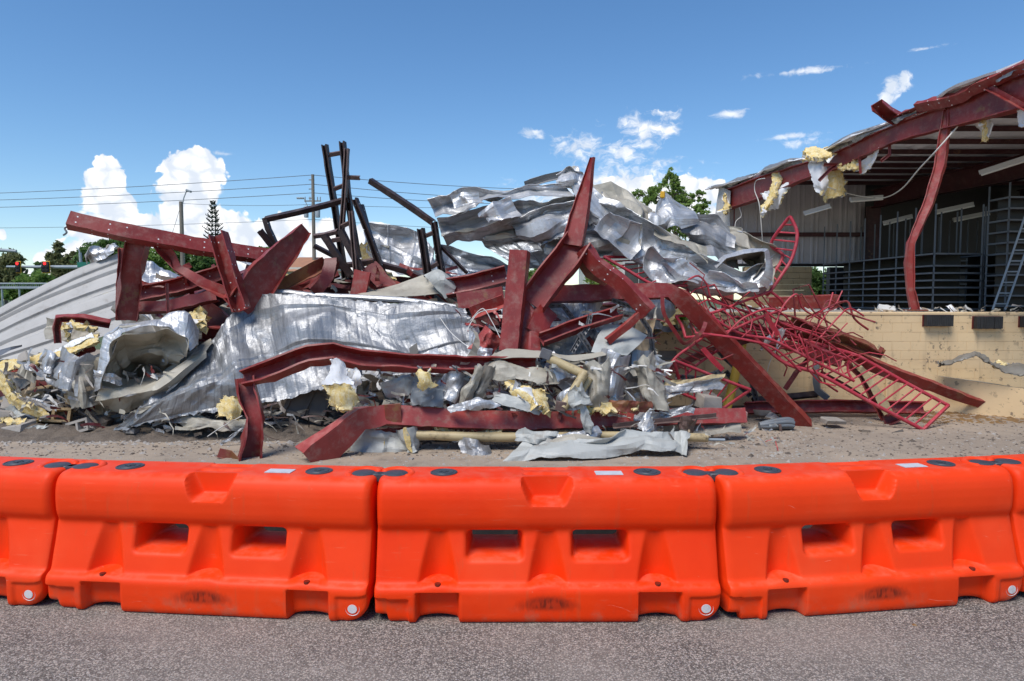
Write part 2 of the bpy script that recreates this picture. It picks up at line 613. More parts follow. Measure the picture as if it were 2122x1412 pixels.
def steel(name, base, dark, rust=(0.20, 0.085, 0.03), dust=(0.34, 0.24, 0.20), rust_lo=0.62, chips=0.76, holes=False, rough=.42, dusty=.35):
    t = new(name)
    uv = t.tc.outputs['UV']
    big = t.noise(t.gp, 2.3, 4, .6)
    mid = t.noise(t.gp, 9.0, 5, .65)
    fine = t.noise(t.gp, 55.0, 4, .6)
    c = t.mix(t.ramp(big, .35, .7), base, dark)
    c = t.mix(t.m('MULTIPLY', t.ramp(mid, .45, .75), dusty), c, dust)
    rm = t.m('MULTIPLY', t.ramp(t.m('ADD', t.m('MULTIPLY', big, .55), t.m('MULTIPLY', mid, .5)), rust_lo, rust_lo + .07), .85)
    c = t.mix(rm, c, rust)
    cm = t.ramp(t.m('ADD', t.m('MULTIPLY', fine, .6), t.m('MULTIPLY', mid, .4)), chips - .03, chips)
    c = t.mix(t.m('MULTIPLY', cm, .8), c, (.55, .47, .42))
    # long scrapes along the member
    st = t.noise(t.vm('MULTIPLY', uv, (1.2, 60.0, 1.0)), 3.0, 3, .6)
    c = t.mix(t.m('MULTIPLY', t.ramp(st, .62, .70), .50), c, tuple(min(.6, x * 1.6 + .10) for x in base))
    nz = t.n('ShaderNodeSeparateXYZ', ins={0: t.n('ShaderNodeNewGeometry').outputs['Normal']})
    c = t.mix(t.m('MULTIPLY', t.m('MULTIPLY', t.ramp(nz.outputs[2], .35, .95), t.ramp(mid, .30, .62)), .42), c, tuple(min(.6, x * 1.25 + y) for x, y in zip(base, (.11, .085, .075))))
    if holes:
        s = t.n('ShaderNodeSeparateXYZ', ins={0: uv})
        fu = t.m('MULTIPLY', t.m('SUBTRACT', t.m('FRACT', t.m('DIVIDE', s.outputs[0], .19)), .5), .19)
        fv = t.m('MULTIPLY', t.m('SUBTRACT', t.m('FRACT', t.m('DIVIDE', t.m('ADD', s.outputs[1], .03), .085)), .5), .085)
        d = t.m('SQRT', t.m('ADD', t.m('MULTIPLY', fu, fu), t.m('MULTIPLY', fv, fv)))
        on = t.m('GREATER_THAN', t.noise(uv, 3.0, 1), .49)
        c = t.mix(t.m('MULTIPLY', t.m('LESS_THAN', d, .0095), on), c, (.72, .70, .68))  # pale dots painted on, light seen through the holes put into the colour
    fin(t, c, t.m('ADD', rough - .1, t.m('MULTIPLY', mid, .3)), 0.0, t.m('ADD', fine, t.m('MULTIPLY', mid, 1.5)), .18, .006, spec=.45)


steel('red', (.25, .024, .019), (.17, .016, .014))
steel('red_light', (.35, .052, .045), (.25, .034, .030), dusty=.5)
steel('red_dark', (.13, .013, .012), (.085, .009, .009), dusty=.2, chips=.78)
steel('red_holes', (.24, .023, .019), (.165, .016, .014), holes=True)
steel('red_rust', (.19, .035, .026), (.16, .055, .022), rust_lo=.50)
steel('rail_red', (.43, .030, .048), (.33, .022, .036), dust=(.55, .2, .2), rust_lo=.70, chips=.80, dusty=.3, rough=.45)
steel('rail_rust', (.24, .022, .028), (.18, .02, .02), rust_lo=.58, dusty=.3)
steel('black_steel', (.022, .013, .014), (.035, .017, .016), dust=(.10, .065, .055), rust=(.10, .045, .028), rust_lo=.60, dusty=.5)
steel('black_punched', (.022, .013, .014), (.032, .016, .015), dust=(.10, .065, .055), rust=(.09, .04, .025), rust_lo=.62, dusty=.4, holes=True)
steel('brown_steel', (.12, .075, .065), (.085, .052, .046), rust_lo=.6)
steel('frame_red', (.22, .021, .017), (.155, .014, .012), dusty=.28, chips=.79)
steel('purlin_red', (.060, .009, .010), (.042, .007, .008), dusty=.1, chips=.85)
steel('rack_grey', (.115, .13, .145), (.09, .10, .115), rust=(.1, .08, .07), dust=(.2, .2, .2), rust_lo=.72, dusty=.2, chips=.85)
steel('perf_grey', (.13, .13, .14), (.09, .09, .10), rust_lo=.66, dust=(.25, .25, .25))


def facets(t, amt, sc=(7.0, 19.0)):
    """small flat dents: every cell of the crumpled skin leans its own way"""
    w_ = t.vm('ADD', t.gp, t.vm('MULTIPLY', t.vm('SUBTRACT', t.noise(t.gp, 6.0, 3, .6, out=1), (.5, .5, .5)), (.12, .12, .12)))
    a = t.vm('SUBTRACT', t.vor(w_, sc[0], 'Color'), (.5, .5, .5))
    b = t.vm('SUBTRACT', t.vor(w_, sc[1], 'Color'), (.5, .5, .5))
    area = t.ramp(t.noise(t.gp, 1.7, 3, .6), .38, .62)
    v = t.vm('MULTIPLY', t.vm('ADD', t.vm('MULTIPLY', a, (amt, amt, amt)), t.vm('MULTIPLY', b, (amt * .5,) * 3)), t.n('ShaderNodeCombineXYZ', ins={0: area, 1: area, 2: area}).outputs[0])
    return v


def silver(name, base=(.56, .565, .575), rough=.45, streak=.62, dirt=.5, fac=.13):
    t = new(name)
    uv = t.tc.outputs['UV']
    a = t.noise(t.gp, 3.0, 5, .6)
    b = t.noise(t.gp, 14.0, 5, .6)
    s1 = t.noise(t.vm('MULTIPLY', uv, (1.6, 26.0, 1.0)), 2.2, 3, .55)
    s2 = t.noise(t.vm('MULTIPLY', uv, (26.0, 1.2, 1.0)), 2.0, 3, .55)
    c = t.mix(t.m('MULTIPLY', t.ramp(s1, .42, .72), streak), base, tuple(x * .66 for x in base))
    c = t.mix(t.m('MULTIPLY', t.ramp(s2, .56, .75), streak * .6), c, tuple(x * .6 for x in base))
    su = t.n('ShaderNodeSeparateXYZ', ins={0: uv})
    flu = t.m('POWER', t.m('ABSOLUTE', t.m('SINE', t.m('MULTIPLY', su.outputs[1], 24.0))), 14.0)
    c = t.mix(t.m('MULTIPLY', t.m('MULTIPLY', flu, t.ramp(t.noise(t.gp, 4, 3), .42, .6)), .45), c, tuple(x * .5 for x in base))
    d = t.m('MULTIPLY', t.ramp(t.m('ADD', t.m('MULTIPLY', a, .55), t.m('MULTIPLY', b, .45)), .50, .66), dirt)
    c = t.mix(d, c, (.22, .20, .175))
    fin(t, c, t.m('ADD', t.m('ADD', rough - .06, t.m('MULTIPLY', b, .20)), t.m('MULTIPLY', d, .35)), t.m('SUBTRACT', .58, t.m('MULTIPLY', d, .45)),
        t.m('ADD', t.m('ADD', t.m('MULTIPLY', b, .7), t.m('MULTIPLY', flu, .9)), t.noise(t.gp, 38, 3, .5)), .28, .012)
    bn = [n for n in t.t.nodes if n.type == 'BUMP'][0]
    t.set(bn.inputs['Normal'], t.vm('NORMALIZE', t.vm('ADD', t.n('ShaderNodeNewGeometry').outputs['Normal'], facets(t, fac))))


silver('silver')
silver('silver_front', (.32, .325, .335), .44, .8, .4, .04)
silver('silver_bright', (.58, .58, .59), .42, .5, .3)
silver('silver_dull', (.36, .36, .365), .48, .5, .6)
silver('silver_blue', (.46, .49, .53), .38, .9, .4)


def paint(name, base, dark, dirt=(.20, .15, .11), rough=.5, amt=.5, scale=1.0, bump=.12):
    t = new(name)
    uv = t.tc.outputs['UV']
    a = t.noise(t.gp, 2.2 * scale, 5, .62)
    b = t.noise(t.gp, 13.0 * scale, 5, .65)
    s1 = t.noise(t.vm('MULTIPLY', uv, (22.0, 1.4, 1.0)), 2.0, 3, .55)
    c = t.mix(t.ramp(a, .35, .7), base, dark)
    c = t.mix(t.m('MULTIPLY', t.ramp(s1, .55, .8), .35 * amt), c, dirt)
    c = t.mix(t.m('MULTIPLY', t.ramp(t.m('ADD', t.m('MULTIPLY', a, .45), t.m('MULTIPLY', b, .55)), .52, .70), amt), c, dirt)
    fin(t, c, rough, 0.0, t.m('ADD', b, t.noise(t.gp, 50 * scale, 3)), bump, .008)


paint('beige', (.42, .385, .31), (.33, .30, .245))
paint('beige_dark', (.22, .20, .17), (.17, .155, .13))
paint('pale_panel', (.44, .445, .415), (.37, .375, .35), amt=.55)
paint('grey_panel', (.44, .42, .395), (.38, .365, .345), rough=.6, amt=.45)
paint('wall_panel', (.46, .43, .44), (.42, .39, .40), amt=.22)
paint('white_facing', (.78, .78, .79), (.70, .70, .72), amt=.22, rough=.7)
paint('off_white', (.62, .60, .56), (.55, .53, .5), amt=.3)
paint('cream_pipe', (.50, .40, .22), (.42, .32, .17), dirt=(.05, .035, .025), amt=.75, scale=1.6)
paint('yellow_post', (.56, .37, .045), (.50, .33, .05), dirt=(.16, .11, .04), amt=.5, scale=1.5)
paint('wood_old', (.16, .13, .105), (.10, .08, .065), dirt=(.05, .04, .03), amt=.6)
paint('slab', (.36, .33, .29), (.30, .27, .235), amt=.6, rough=.85)
paint('block_grey', (.36, .325, .29), (.29, .26, .23), dirt=(.14, .11, .09), amt=.5, rough=.9, scale=2)
paint('block_tan', (.50, .36, .20), (.45, .32, .17), dirt=(.2, .13, .07), amt=.45, rough=.8)
paint('dark_void', (.007, .0065, .0065), (.005, .005, .005), amt=.02)  # near-black, stands in for missing light deep in the warehouse
paint('rubber', (.016, .016, .017), (.028, .027, .027), dirt=(.06, .055, .05), amt=.6, rough=.75, scale=3)
paint('tube_white', (.74, .72, .66), (.68, .66, .6), amt=.15)
paint('cap_grey', (.055, .060, .072), (.045, .05, .06), dirt=(.12, .12, .13), amt=.5, rough=.5, scale=4)
paint('plug_white', (.66, .62, .62), (.58, .54, .54), amt=.35, scale=6)
paint('sticker', (.60, .60, .62), (.52, .53, .56), amt=.4, scale=8)
paint('pole_wood', (.22, .19, .15), (.17, .145, .12), amt=.4)
paint('pole_metal', (.30, .34, .37), (.26, .30, .33), amt=.2)
paint('siding', (.58, .58, .50), (.52, .52, .45), amt=.2)
paint('tile_roof', (.42, .20, .10), (.36, .17, .09), amt=.3)
paint('sign_green', (.01, .16, .11), (.01, .13, .10), amt=.1)
paint('sig_yellow', (.72, .40, .02), (.62, .34, .02), amt=.2)
paint('card', (.42, .32, .21), (.36, .27, .17), amt=.4)
paint('cable_grey', (.16, .18, .20), (.12, .135, .15), amt=.4)
paint('glass_dark', (.02, .025, .03), (.03, .035, .04), amt=.1, rough=.12)
paint('hole_red', (.20, .016, .004), (.15, .012, .003), amt=.1)
paint('ash_pink', (.40, .22, .20), (.33, .19, .17), amt=.5)

# dock wall blocks: tan paint, flaked and run with dirt below
t = new('dock_paint')
a = t.noise(t.gp, 1.1, 5, .6)
b = t.noise(t.gp, 10.0, 6, .65)
c = t.mix(t.ramp(a, .35, .7), (.74, .54, .31), (.68, .485, .27))
c = t.mix(t.m('MULTIPLY', t.ramp(b, .58, .64), t.m('MULTIPLY', t.ramp(a, .44, .56), .85)), c, (.15, .11, .08))
c = t.mix(t.m('MULTIPLY', t.ramp(t.noise(t.vm('MULTIPLY', t.gp, (1, 1, 5)), 7.0, 5, .7), .63, .70), .6), c, (.24, .17, .11))
sx = t.noise(t.vm('MULTIPLY', t.gp, (3.2, 1.0, .28)), 1.3, 4, .6)
c = t.mix(t.m('MULTIPLY', t.ramp(sx, .56, .74), .55), c, (.25, .17, .11))
fin(t, c, .75, 0, t.noise(t.gp, 70, 3), .2, .006)

# fibreglass batts
t = new('fibre')
b = t.noise(t.gp, 16, 6, .7)
f = t.noise(t.gp, 90, 4, .7)
c = t.mix(t.ramp(b, .35, .68), (.70, .50, .17), (.80, .69, .42))
c = t.mix(t.m('MULTIPLY', t.ramp(f, .5, .8), .5), c, (.42, .26, .07))
c = t.mix(t.m('MULTIPLY', t.ramp(t.noise(t.gp, 5, 4), .58, .72), .4), c, (.30, .20, .10))
c = t.mix(t.m('MULTIPLY', t.ramp(t.noise(t.vm('MULTIPLY', t.gp, (6, 6, 1.2)), 6, 4, .7), .52, .68), .55), c, (.84, .78, .62))
fin(t, c, 1.0, 0, t.m('ADD', f, b), .45, .015, spec=.05)

# orange moulded plastic with scuffs and the smeared stencil on the skirt
t = new('barrier_orange')
ob = t.tc.outputs['Object']
s = t.n('ShaderNodeSeparateXYZ', ins={0: ob})
n1 = t.noise(t.gp, 2.5, 4, .6)
scr = t.noise(t.vm('MULTIPLY', t.gp, (2.0, 2.0, 26.0)), 2.5, 4, .6)
rnd_ = t.n('ShaderNodeObjectInfo').outputs['Random']
c = t.mix(t.ramp(n1, .3, .72), (.88, .043, .0015), (.80, .034, .0012))
c = t.mix(t.m('MULTIPLY', rnd_, .35), c, (.90, .075, .012))
c = t.mix(t.m('MULTIPLY', t.ramp(scr, .64, .74), .22), c, (.82, .20, .10))
c = t.mix(t.m('MULTIPLY', t.ramp(t.noise(t.gp, 30, 5, .7), .68, .76), .40), c, (.78, .33, .22))
fade = t.ramp(t.noise(t.gp, 1.3, 4, .6), .5, .72)
c = t.mix(t.m('MULTIPLY', fade, .20), c, (.86, .13, .045))
strk = t.noise(t.vm('MULTIPLY', t.gp, (9.0, 9.0, .7)), 2.0, 4, .6)
c = t.mix(t.m('MULTIPLY', t.ramp(strk, .58, .74), .26), c, (.50, .10, .035))
scx = t.noise(t.vm('MULTIPLY', t.vm('ADD', t.gp, t.vm('MULTIPLY', t.noise(t.gp, 3.0, 2, .5, out=1), (.2, .2, .2))), (5.0, 5.0, 75.0)), 1.0, 3, .6)
c = t.mix(t.m('MULTIPLY', t.m('MULTIPLY', t.ramp(scx, .70, .76), t.ramp(n1, .45, .6)), .6), c, (.85, .42, .30))
nz = t.n('ShaderNodeSeparateXYZ', ins={0: t.n('ShaderNodeNewGeometry').outputs['Normal']})
dst = t.m('MULTIPLY', t.ramp(nz.outputs[2], .55, .95), t.ramp(t.noise(t.gp, 11, 5, .65), .38, .72))
c = t.mix(t.m('MULTIPLY', dst, .16), c, (.60, .34, .24))
grime = t.m('MULTIPLY', t.ramp(s.outputs[2], .19, .0), t.ramp(t.noise(t.gp, 7, 5, .65), .45, .75))
c = t.mix(t.m('MULTIPLY', grime, .62), c, (.34, .17, .10))
dx = t.m('DIVIDE', s.outputs[0], .155)
dz = t.m('DIVIDE', t.m('SUBTRACT', s.outputs[2], t.m('SUBTRACT', .128, t.m('MULTIPLY', t.m('MULTIPLY', s.outputs[0], s.outputs[0]), .55))), .043)
dd = t.m('SQRT', t.m('ADD', t.m('MULTIPLY', dx, dx), t.m('MULTIPLY', dz, dz)))
let = t.noise(t.vm('MULTIPLY', ob, (1.0, 0.0, .30)), 44, 1, .5)
sm = t.m('MULTIPLY', t.ramp(t.m('ADD', dd, t.m('MULTIPLY', t.m('SUBTRACT', let, .5), .9)), 1.35, .45), t.m('LESS_THAN', s.outputs[1], -.2))
c = t.mix(t.m('MULTIPLY', sm, t.m('ADD', .42, t.m('MULTIPLY', t.ramp(let, .36, .62), .42))), c, (.06, .012, .006))
fin(t, c, t.m('ADD', .42, t.m('MULTIPLY', n1, .18)), 0, t.m('ADD', t.m('MULTIPLY', t.noise(t.gp, 6, 3), 1.0), t.m('MULTIPLY', t.noise(t.gp, 120, 2), .12)), .12, .012, spec=.22)
t.b.inputs['Subsurface Weight'].default_value = 0.0

# asphalt: worn, exposed aggregate
t = new('asphalt')
cell = t.n('ShaderNodeTexVoronoi', feature='F1')
t.set(cell.inputs['Vector'], t.gp); cell.inputs['Scale'].default_value = 100
cs = t.n('ShaderNodeSeparateXYZ', ins={0: cell.outputs['Color']})
cell2 = t.n('ShaderNodeTexVoronoi', feature='F1')
t.set(cell2.inputs['Vector'], t.gp); cell2.inputs['Scale'].default_value = 200
cs2 = t.n('ShaderNodeSeparateXYZ', ins={0: cell2.outputs['Color']})
big = t.noise(t.gp, .9, 5, .6)
c = t.mix(t.ramp(cs.outputs[0], .1, .95), (.135, .118, .098), (.47, .415, .35))
c = t.mix(t.m('MULTIPLY', t.ramp(cs2.outputs[1], .55, .9), .65), c, (.06, .052, .044))
c = t.mix(t.m('MULTIPLY', t.ramp(cs2.outputs[0], .80, .98), .8), c, (.52, .49, .47))
c = t.mix(t.m('MULTIPLY', t.ramp(cell.outputs['Distance'], .35, .6), .6), c, (.05, .045, .044))
c = t.mix(t.m('MULTIPLY', t.ramp(big, .35, .68), .40), c, (.33, .285, .24))
c = t.mix(t.m('MULTIPLY', t.ramp(t.noise(t.gp, 4.0, 5, .6), .58, .75), .3), c, (.13, .115, .105))
c = t.mix(t.m('MULTIPLY', t.ramp(t.noise(t.vm('MULTIPLY', t.gp, (.35, 2.2, 1)), 1.6, 4, .6), .58, .72), .28), c, (.09, .08, .076))
hgt = t.m('ADD', t.m('MULTIPLY', t.m('SUBTRACT', .6, cell.outputs['Distance']), 1.0), cs.outputs[1])
fin(t, c, .85, 0, hgt, .55, .004, spec=.3)

# dusty lot
t = new('lot')
a = t.noise(t.gp, .55, 6, .6)
b = t.noise(t.gp, 5.0, 6, .7)
f = t.noise(t.gp, 60, 4, .7)
c = t.mix(t.ramp(a, .35, .66), (.41, .325, .245), (.31, .25, .195))
c = t.mix(t.m('MULTIPLY', t.ramp(b, .48, .72), .55), c, (.14, .115, .095))
c = t.mix(t.m('MULTIPLY', t.ramp(f, .58, .75), .45), c, (.42, .385, .34))
c = t.mix(t.m('MULTIPLY', t.ramp(t.noise(t.gp, 32, 4, .7), .60, .70), .5), c, (.10, .08, .065))
vx = t.vor(t.gp, 120, 'Distance')
fin(t, c, .92, 0, t.m('ADD', t.m('MULTIPLY', f, .6), t.m('ADD', b, t.m('MULTIPLY', vx, .5))), .5, .012, spec=.2)

t = new('soil')
b = t.noise(t.gp, 9, 6, .7)
c = t.mix(t.ramp(b, .35, .7), (.16, .125, .095), (.09, .07, .055))
c = t.mix(t.m('MULTIPLY', t.ramp(t.noise(t.gp, 40, 4), .58, .72), .6), c, (.26, .22, .18))
fin(t, c, .95, 0, t.noise(t.gp, 40, 5), .8, .02)

t = new('grass')
b = t.noise(t.gp, .4, 6, .7)
c = t.mix(t.ramp(b, .35, .7), (.06, .10, .03), (.10, .11, .05))
fin(t, c, .95)


def leaf(name, a, b, tr=.3):
    t = new(name)
    n = t.noise(t.gp, 1.2, 4, .6)
    n2 = t.noise(t.gp, 14, 3, .6)
    c = t.mix(t.ramp(t.m('ADD', t.m('MULTIPLY', n, .5), t.m('MULTIPLY', n2, .5)), .36, .64), a, b)
    fin(t, c, .55, 0, spec=.3)
    t.b.inputs['Transmission Weight'].default_value = 0
    tl = t.n('ShaderNodeBsdfTranslucent', ins={'Color': c})
    mx = t.n('ShaderNodeMixShader', ins={0: tr, 1: t.b.outputs[0], 2: tl.outputs[0]})
    out = [n for n in t.t.nodes if n.type == 'OUTPUT_MATERIAL'][0]
    t.t.links.new(mx.outputs[0], out.inputs[0])


leaf('leaf_mid', (.15, .25, .055), (.25, .37, .10), .5)
leaf('leaf_dark', (.10, .18, .05), (.17, .27, .085), .5)
leaf('leaf_olive', (.17, .185, .08), (.25, .26, .12), .5)
leaf('leaf_light', (.20, .31, .065), (.32, .43, .13), .55)
leaf('leaf_pine', (.020, .036, .022), (.034, .055, .034), .15)
leaf('leaf_fresh', (.05, .22, .015), (.10, .32, .03), .3)
paint('bark', (.12, .09, .065), (.085, .065, .05), amt=.4)
paint('dry_leaf', (.23, .13, .05), (.16, .09, .04), amt=.3)

t = new('cloud')
fin(t, (.93, .93, .94), 1.0, 0, t.noise(t.gp, .05, 5, .65), .9, 14.0, spec=0.0)

t = new('lamp_red')
t.set(t.b.inputs['Emission Color'], (1, .02, .02, 1)); t.b.inputs['Emission Strength'].default_value = 1.6
fin(t, (.6, .01, .01), .3)

# ------------------------------------------------------------------ ground
rnd = random.Random(4)


def struct(o):
    o['kind'] = 'structure'
    return o


struct(mk('ground', [(-900, -60, 0), (900, -60, 0), (900, 3000, 0), (-900, 3000, 0)], [(0, 1, 2, 3)], MAT['lot']))
struct(mk('grass_verge', [(-900, 24, .004), (900, 24, .004), (900, 2990, .004), (-900, 2990, .004)], [(0, 1, 2, 3)], MAT['grass']))
# asphalt road sheet with a ragged far edge
ex, V, F = np.linspace(-14, 14, 141), [], []
for x in ex:
    V += [(x, -20, .004), (x, 5.2 + .10 * math.sin(x * 1.3) + .12 * noise.noise(Vector((x * 2.1, 0, 0))), .004)]
for i in range(140):
    F.append((2 * i, 2 * i + 2, 2 * i + 3, 2 * i + 1))
struct(mk('asphalt_road', V, F, MAT['asphalt']))

# ------------------------------------------------------------------ water-filled barriers
BL, BH = 1.885, .835


def barrier_mesh():
    prof = [(.245, 0.0), (.272, .004), (.287, .016), (.294, .04), (.297, .12), (.296, .185), (.290, .207), (.276, .219), (.262, .225), (.252, .231),
            (.246, .245), (.240, .27), (.222, .34), (.203, .41), (.186, .48), (.181, .505), (.180, .520), (.185, .532), (.194, .545), (.203, .565), (.209, .60),
            (.211, .66), (.208, .715), (.200, .755), (.186, .788), (.168, .808), (.146, .819), (.12, .8235), (.06, .825), (0, .825)]
    pts = [Vector((a, b, 0)) for a, b in prof]
    dense = []
    for i in range(len(pts) - 1):
        m = max(1, int(round((pts[i + 1] - pts[i]).length / .0085)))
        for k in range(m): dense.append(pts[i].lerp(pts[i + 1], k / m))
    dense.append(pts[-1])
    py = np.array([p.x for p in dense]); pz = np.array([p.y for p in dense])
    for _ in range(2):
        py[1:-1] = .25 * py[:-2] + .5 * py[1:-1] + .25 * py[2:]
        pz[1:-1] = .25 * pz[:-2] + .5 * pz[1:-1] + .25 * pz[2:]
    L2 = BL / 2
    xs = np.concatenate([[-L2, -L2 + .002, -L2 + .006], np.linspace(-L2 + .012, L2 - .012, 212), [L2 - .006, L2 - .002, L2]])
    nx, npf = len(xs), len(py)
    X = xs[:, None] * np.ones((1, npf)); Y = np.ones((nx, 1)) * py[None, :]; Z = np.ones((nx, 1)) * pz[None, :]
    Z0 = Z.copy()
    ss = lambda a, lo, hi: (lambda q: q * q * (3 - 2 * q))(np.clip((a - lo) / (hi - lo), 0, 1))
    smin = lambda a, b, k: np.minimum(a, b) - np.maximum(k - np.abs(a - b), 0) ** 2 / (4 * k)
    # vertical scallops let into the sloping body
    for xc in (-.60, .0, .60):
        dx = X - xc
        g = .160 + 7.6 * dx * dx
        Yn = smin(Y, g, .010)
        m = ss(Z0, .222, .236) * (1 - ss(Z0, .505, .53))
        Y = Y * (1 - m) + Yn * m
        led = ss(Z0, .195, .218) * (1 - ss(Z0, .235, .27))
        Z = Z + .009 * np.exp(-(dx / .075) ** 4) * led
    # fork pockets in the skirt
    for xc in (-.60, .61):
        dx = X - xc
        m = ss(.122 - np.abs(dx), 0, .018)
        Y = Y - .062 * m * (1 - ss(Z0, .165, .195))
        arch = np.where(np.abs(dx) < .122, .024 * (1 - (dx / .122) ** 2), 0)
        Z = Z + arch * np.clip(1 - Z0 / .18, 0, 1)
    # outer ends of the skirt
    m = ss(-X, .755, .765) * (1 - ss(Z0, .135, .155)); Y = Y - .020 * m
    lo = np.clip(1 - Z0 / .19, 0, 1)
    Z = Z + .045 * ss(-X, .865, .88) * lo
    m = ss(X, .768, .776) * (1 - ss(Z0, .15, .165)); Y = Y - .012 * m
    rr = .12
    e = np.clip(X - (L2 - rr), 0, rr * .999)
    Z = Z + (rr - np.sqrt(rr * rr - e * e)) * lo
    # notch in the top rail
    hw = .060 + np.clip(Z0 - .675, 0, 1) * .48
    side = ss(np.abs(X) - hw, -.002, .045)
    wall = .105 + .13 * (1 - ss(Z0, .655, .705))
    front = np.where(Z0 > .60, np.minimum(Y, wall * (1 - side) + .216 * side), Y)
    Y = front
    # slot and label recess on top
    slot = ss(.135 - np.abs(X - .0), 0, .012) * ss(.030 - np.abs(Y - .055), 0, .012) * (Z0 > .81)
    Z = Z - .010 * slot
    # rounded ends
    for r, lo_z, hi_z in ((.045, .0, 2.0),):
        e = np.clip(np.abs(X) - (L2 - r), 0, r)
        ins = r - np.sqrt(np.maximum(r * r - e * e, 0))
        k = .35 + .65 * ss(Z0, .5, .56)
        Y = Y - np.minimum(ins * k, Y - .01) * (Y > .02)
        Z = Z - ins * .55 * ss(Z0, .74, .82)
    # windows
    wins = [(-.292, .435, .157, .083), (.292, .435, .157, .083)]

    def sdf(x, z, w):
        qx, qz = np.abs(x - w[0]) - w[2] + .032, np.abs(z - w[1]) - w[3] + .032
        return np.sqrt(np.maximum(qx, 0) ** 2 + np.maximum(qz, 0) ** 2) + np.minimum(np.maximum(qx, qz), 0) - .032
    SD = np.full_like(X, 9.0); WI = np.zeros(X.shape, int)
    for wi, w in enumerate(wins):
        s = sdf(X, Z, w)
        WI = np.where(s < SD, wi, WI); SD = np.minimum(SD, s)
    Y = Y - .013 * np.clip(1 - SD / .020, 0, 1) ** 2 * (SD > -.02)
    inside = SD < 0
    cell_in = inside[:-1, :-1] & inside[1:, :-1] & inside[:-1, 1:] & inside[1:, 1:]
    # pull the rim of the openings onto the outline
    rim = np.zeros_like(inside)
    for a in (0, 1):
        for b in (0, 1):
            rim[a:nx - 1 + a, b:npf - 1 + b] |= cell_in
    keep = np.zeros_like(inside)
    for a in (0, 1):
        for b in (0, 1):
            keep[a:nx - 1 + a, b:npf - 1 + b] |= ~cell_in
    edge_v = rim & keep
    for i, j in zip(*np.where(edge_v)):
        w = wins[WI[i, j]]
        for _ in range(3):
            h = 1e-3
            s0 = sdf(X[i, j], Z[i, j], w)
            gx = (sdf(X[i, j] + h, Z[i, j], w) - s0) / h; gz = (sdf(X[i, j], Z[i, j] + h, w) - s0) / h
            X[i, j] -= gx * s0 * .9; Z[i, j] -= gz * s0 * .9
    V = []
    idx = {}
    full = 2 * npf - 1
    for i in range(nx):
        for j in range(full):
            jj = j if j < npf else 2 * npf - 2 - j
            sgn = -1 if j < npf else 1
            V.append((X[i, jj], sgn * Y[i, jj], Z[i, jj]))
    F = []
    cin = lambda i, j: cell_in[i, j if j < npf - 1 else 2 * npf - 3 - j]
    vid = lambda i, j: i * full + j
    for i in range(nx - 1):
        for j in range(full - 1):
            if cin(i, j): continue
            F.append((vid(i, j), vid(i + 1, j), vid(i + 1, j + 1), vid(i, j + 1)))
    # tunnel walls
    mid = {}

    def midv(i, j, k):
        key = (i, j, k)
        if key not in mid:
            w = wins[WI[i, j]]
            f = (-.62, 0, .62)[k]
            s = (.93, .84, .93)[k]
            mid[key] = len(V)
            V.append((w[0] + (X[i, j] - w[0]) * s, f * Y[i, j], w[1] + .022 * (1 - abs(f) / .62 * .6) + (Z[i, j] - w[1]) * (s - .03)))
        return mid[key]
    for i in range(nx - 1):
        for j in range(npf - 1):
            if cell_in[i, j]: continue
            for (a, b, ni, nj) in (((i, j), (i, j + 1), i - 1, j), ((i + 1, j + 1), (i + 1, j), i + 1, j), ((i + 1, j), (i, j), i, j - 1), ((i, j + 1), (i + 1, j + 1), i, j + 1)):
                if 0 <= ni < nx - 1 and 0 <= nj < npf - 1 and cell_in[ni, nj]:
                    A = [vid(*a)] + [midv(a[0], a[1], k) for k in range(3)] + [vid(a[0], 2 * npf - 2 - a[1])]
                    B = [vid(*b)] + [midv(b[0], b[1], k) for k in range(3)] + [vid(b[0], 2 * npf - 2 - b[1])]
                    for k in range(4): F.append((A[k], B[k], B[k + 1], A[k + 1]))
    F.append(tuple(vid(0, j) for j in range(full)))
    F.append(tuple(vid(nx - 1, j) for j in range(full - 1, -1, -1)))
    me = bpy.data.meshes.new('body')
    me.from_pydata(V, [], F)
    me.materials.append(MAT['barrier_orange'])
    me.polygons.foreach_set('use_smooth', [True] * len(me.polygons))
    me.set_sharp_from_angle(angle=R(48))
    # drop vertices left inside the openings
    bm = bmesh.new(); bm.from_mesh(me)
    bmesh.ops.delete(bm, geom=[v for v in bm.verts if not v.link_faces], context='VERTS')
    bmesh.ops.recalc_face_normals(bm, faces=bm.faces)
    bm.to_mesh(me); bm.free()
    return me


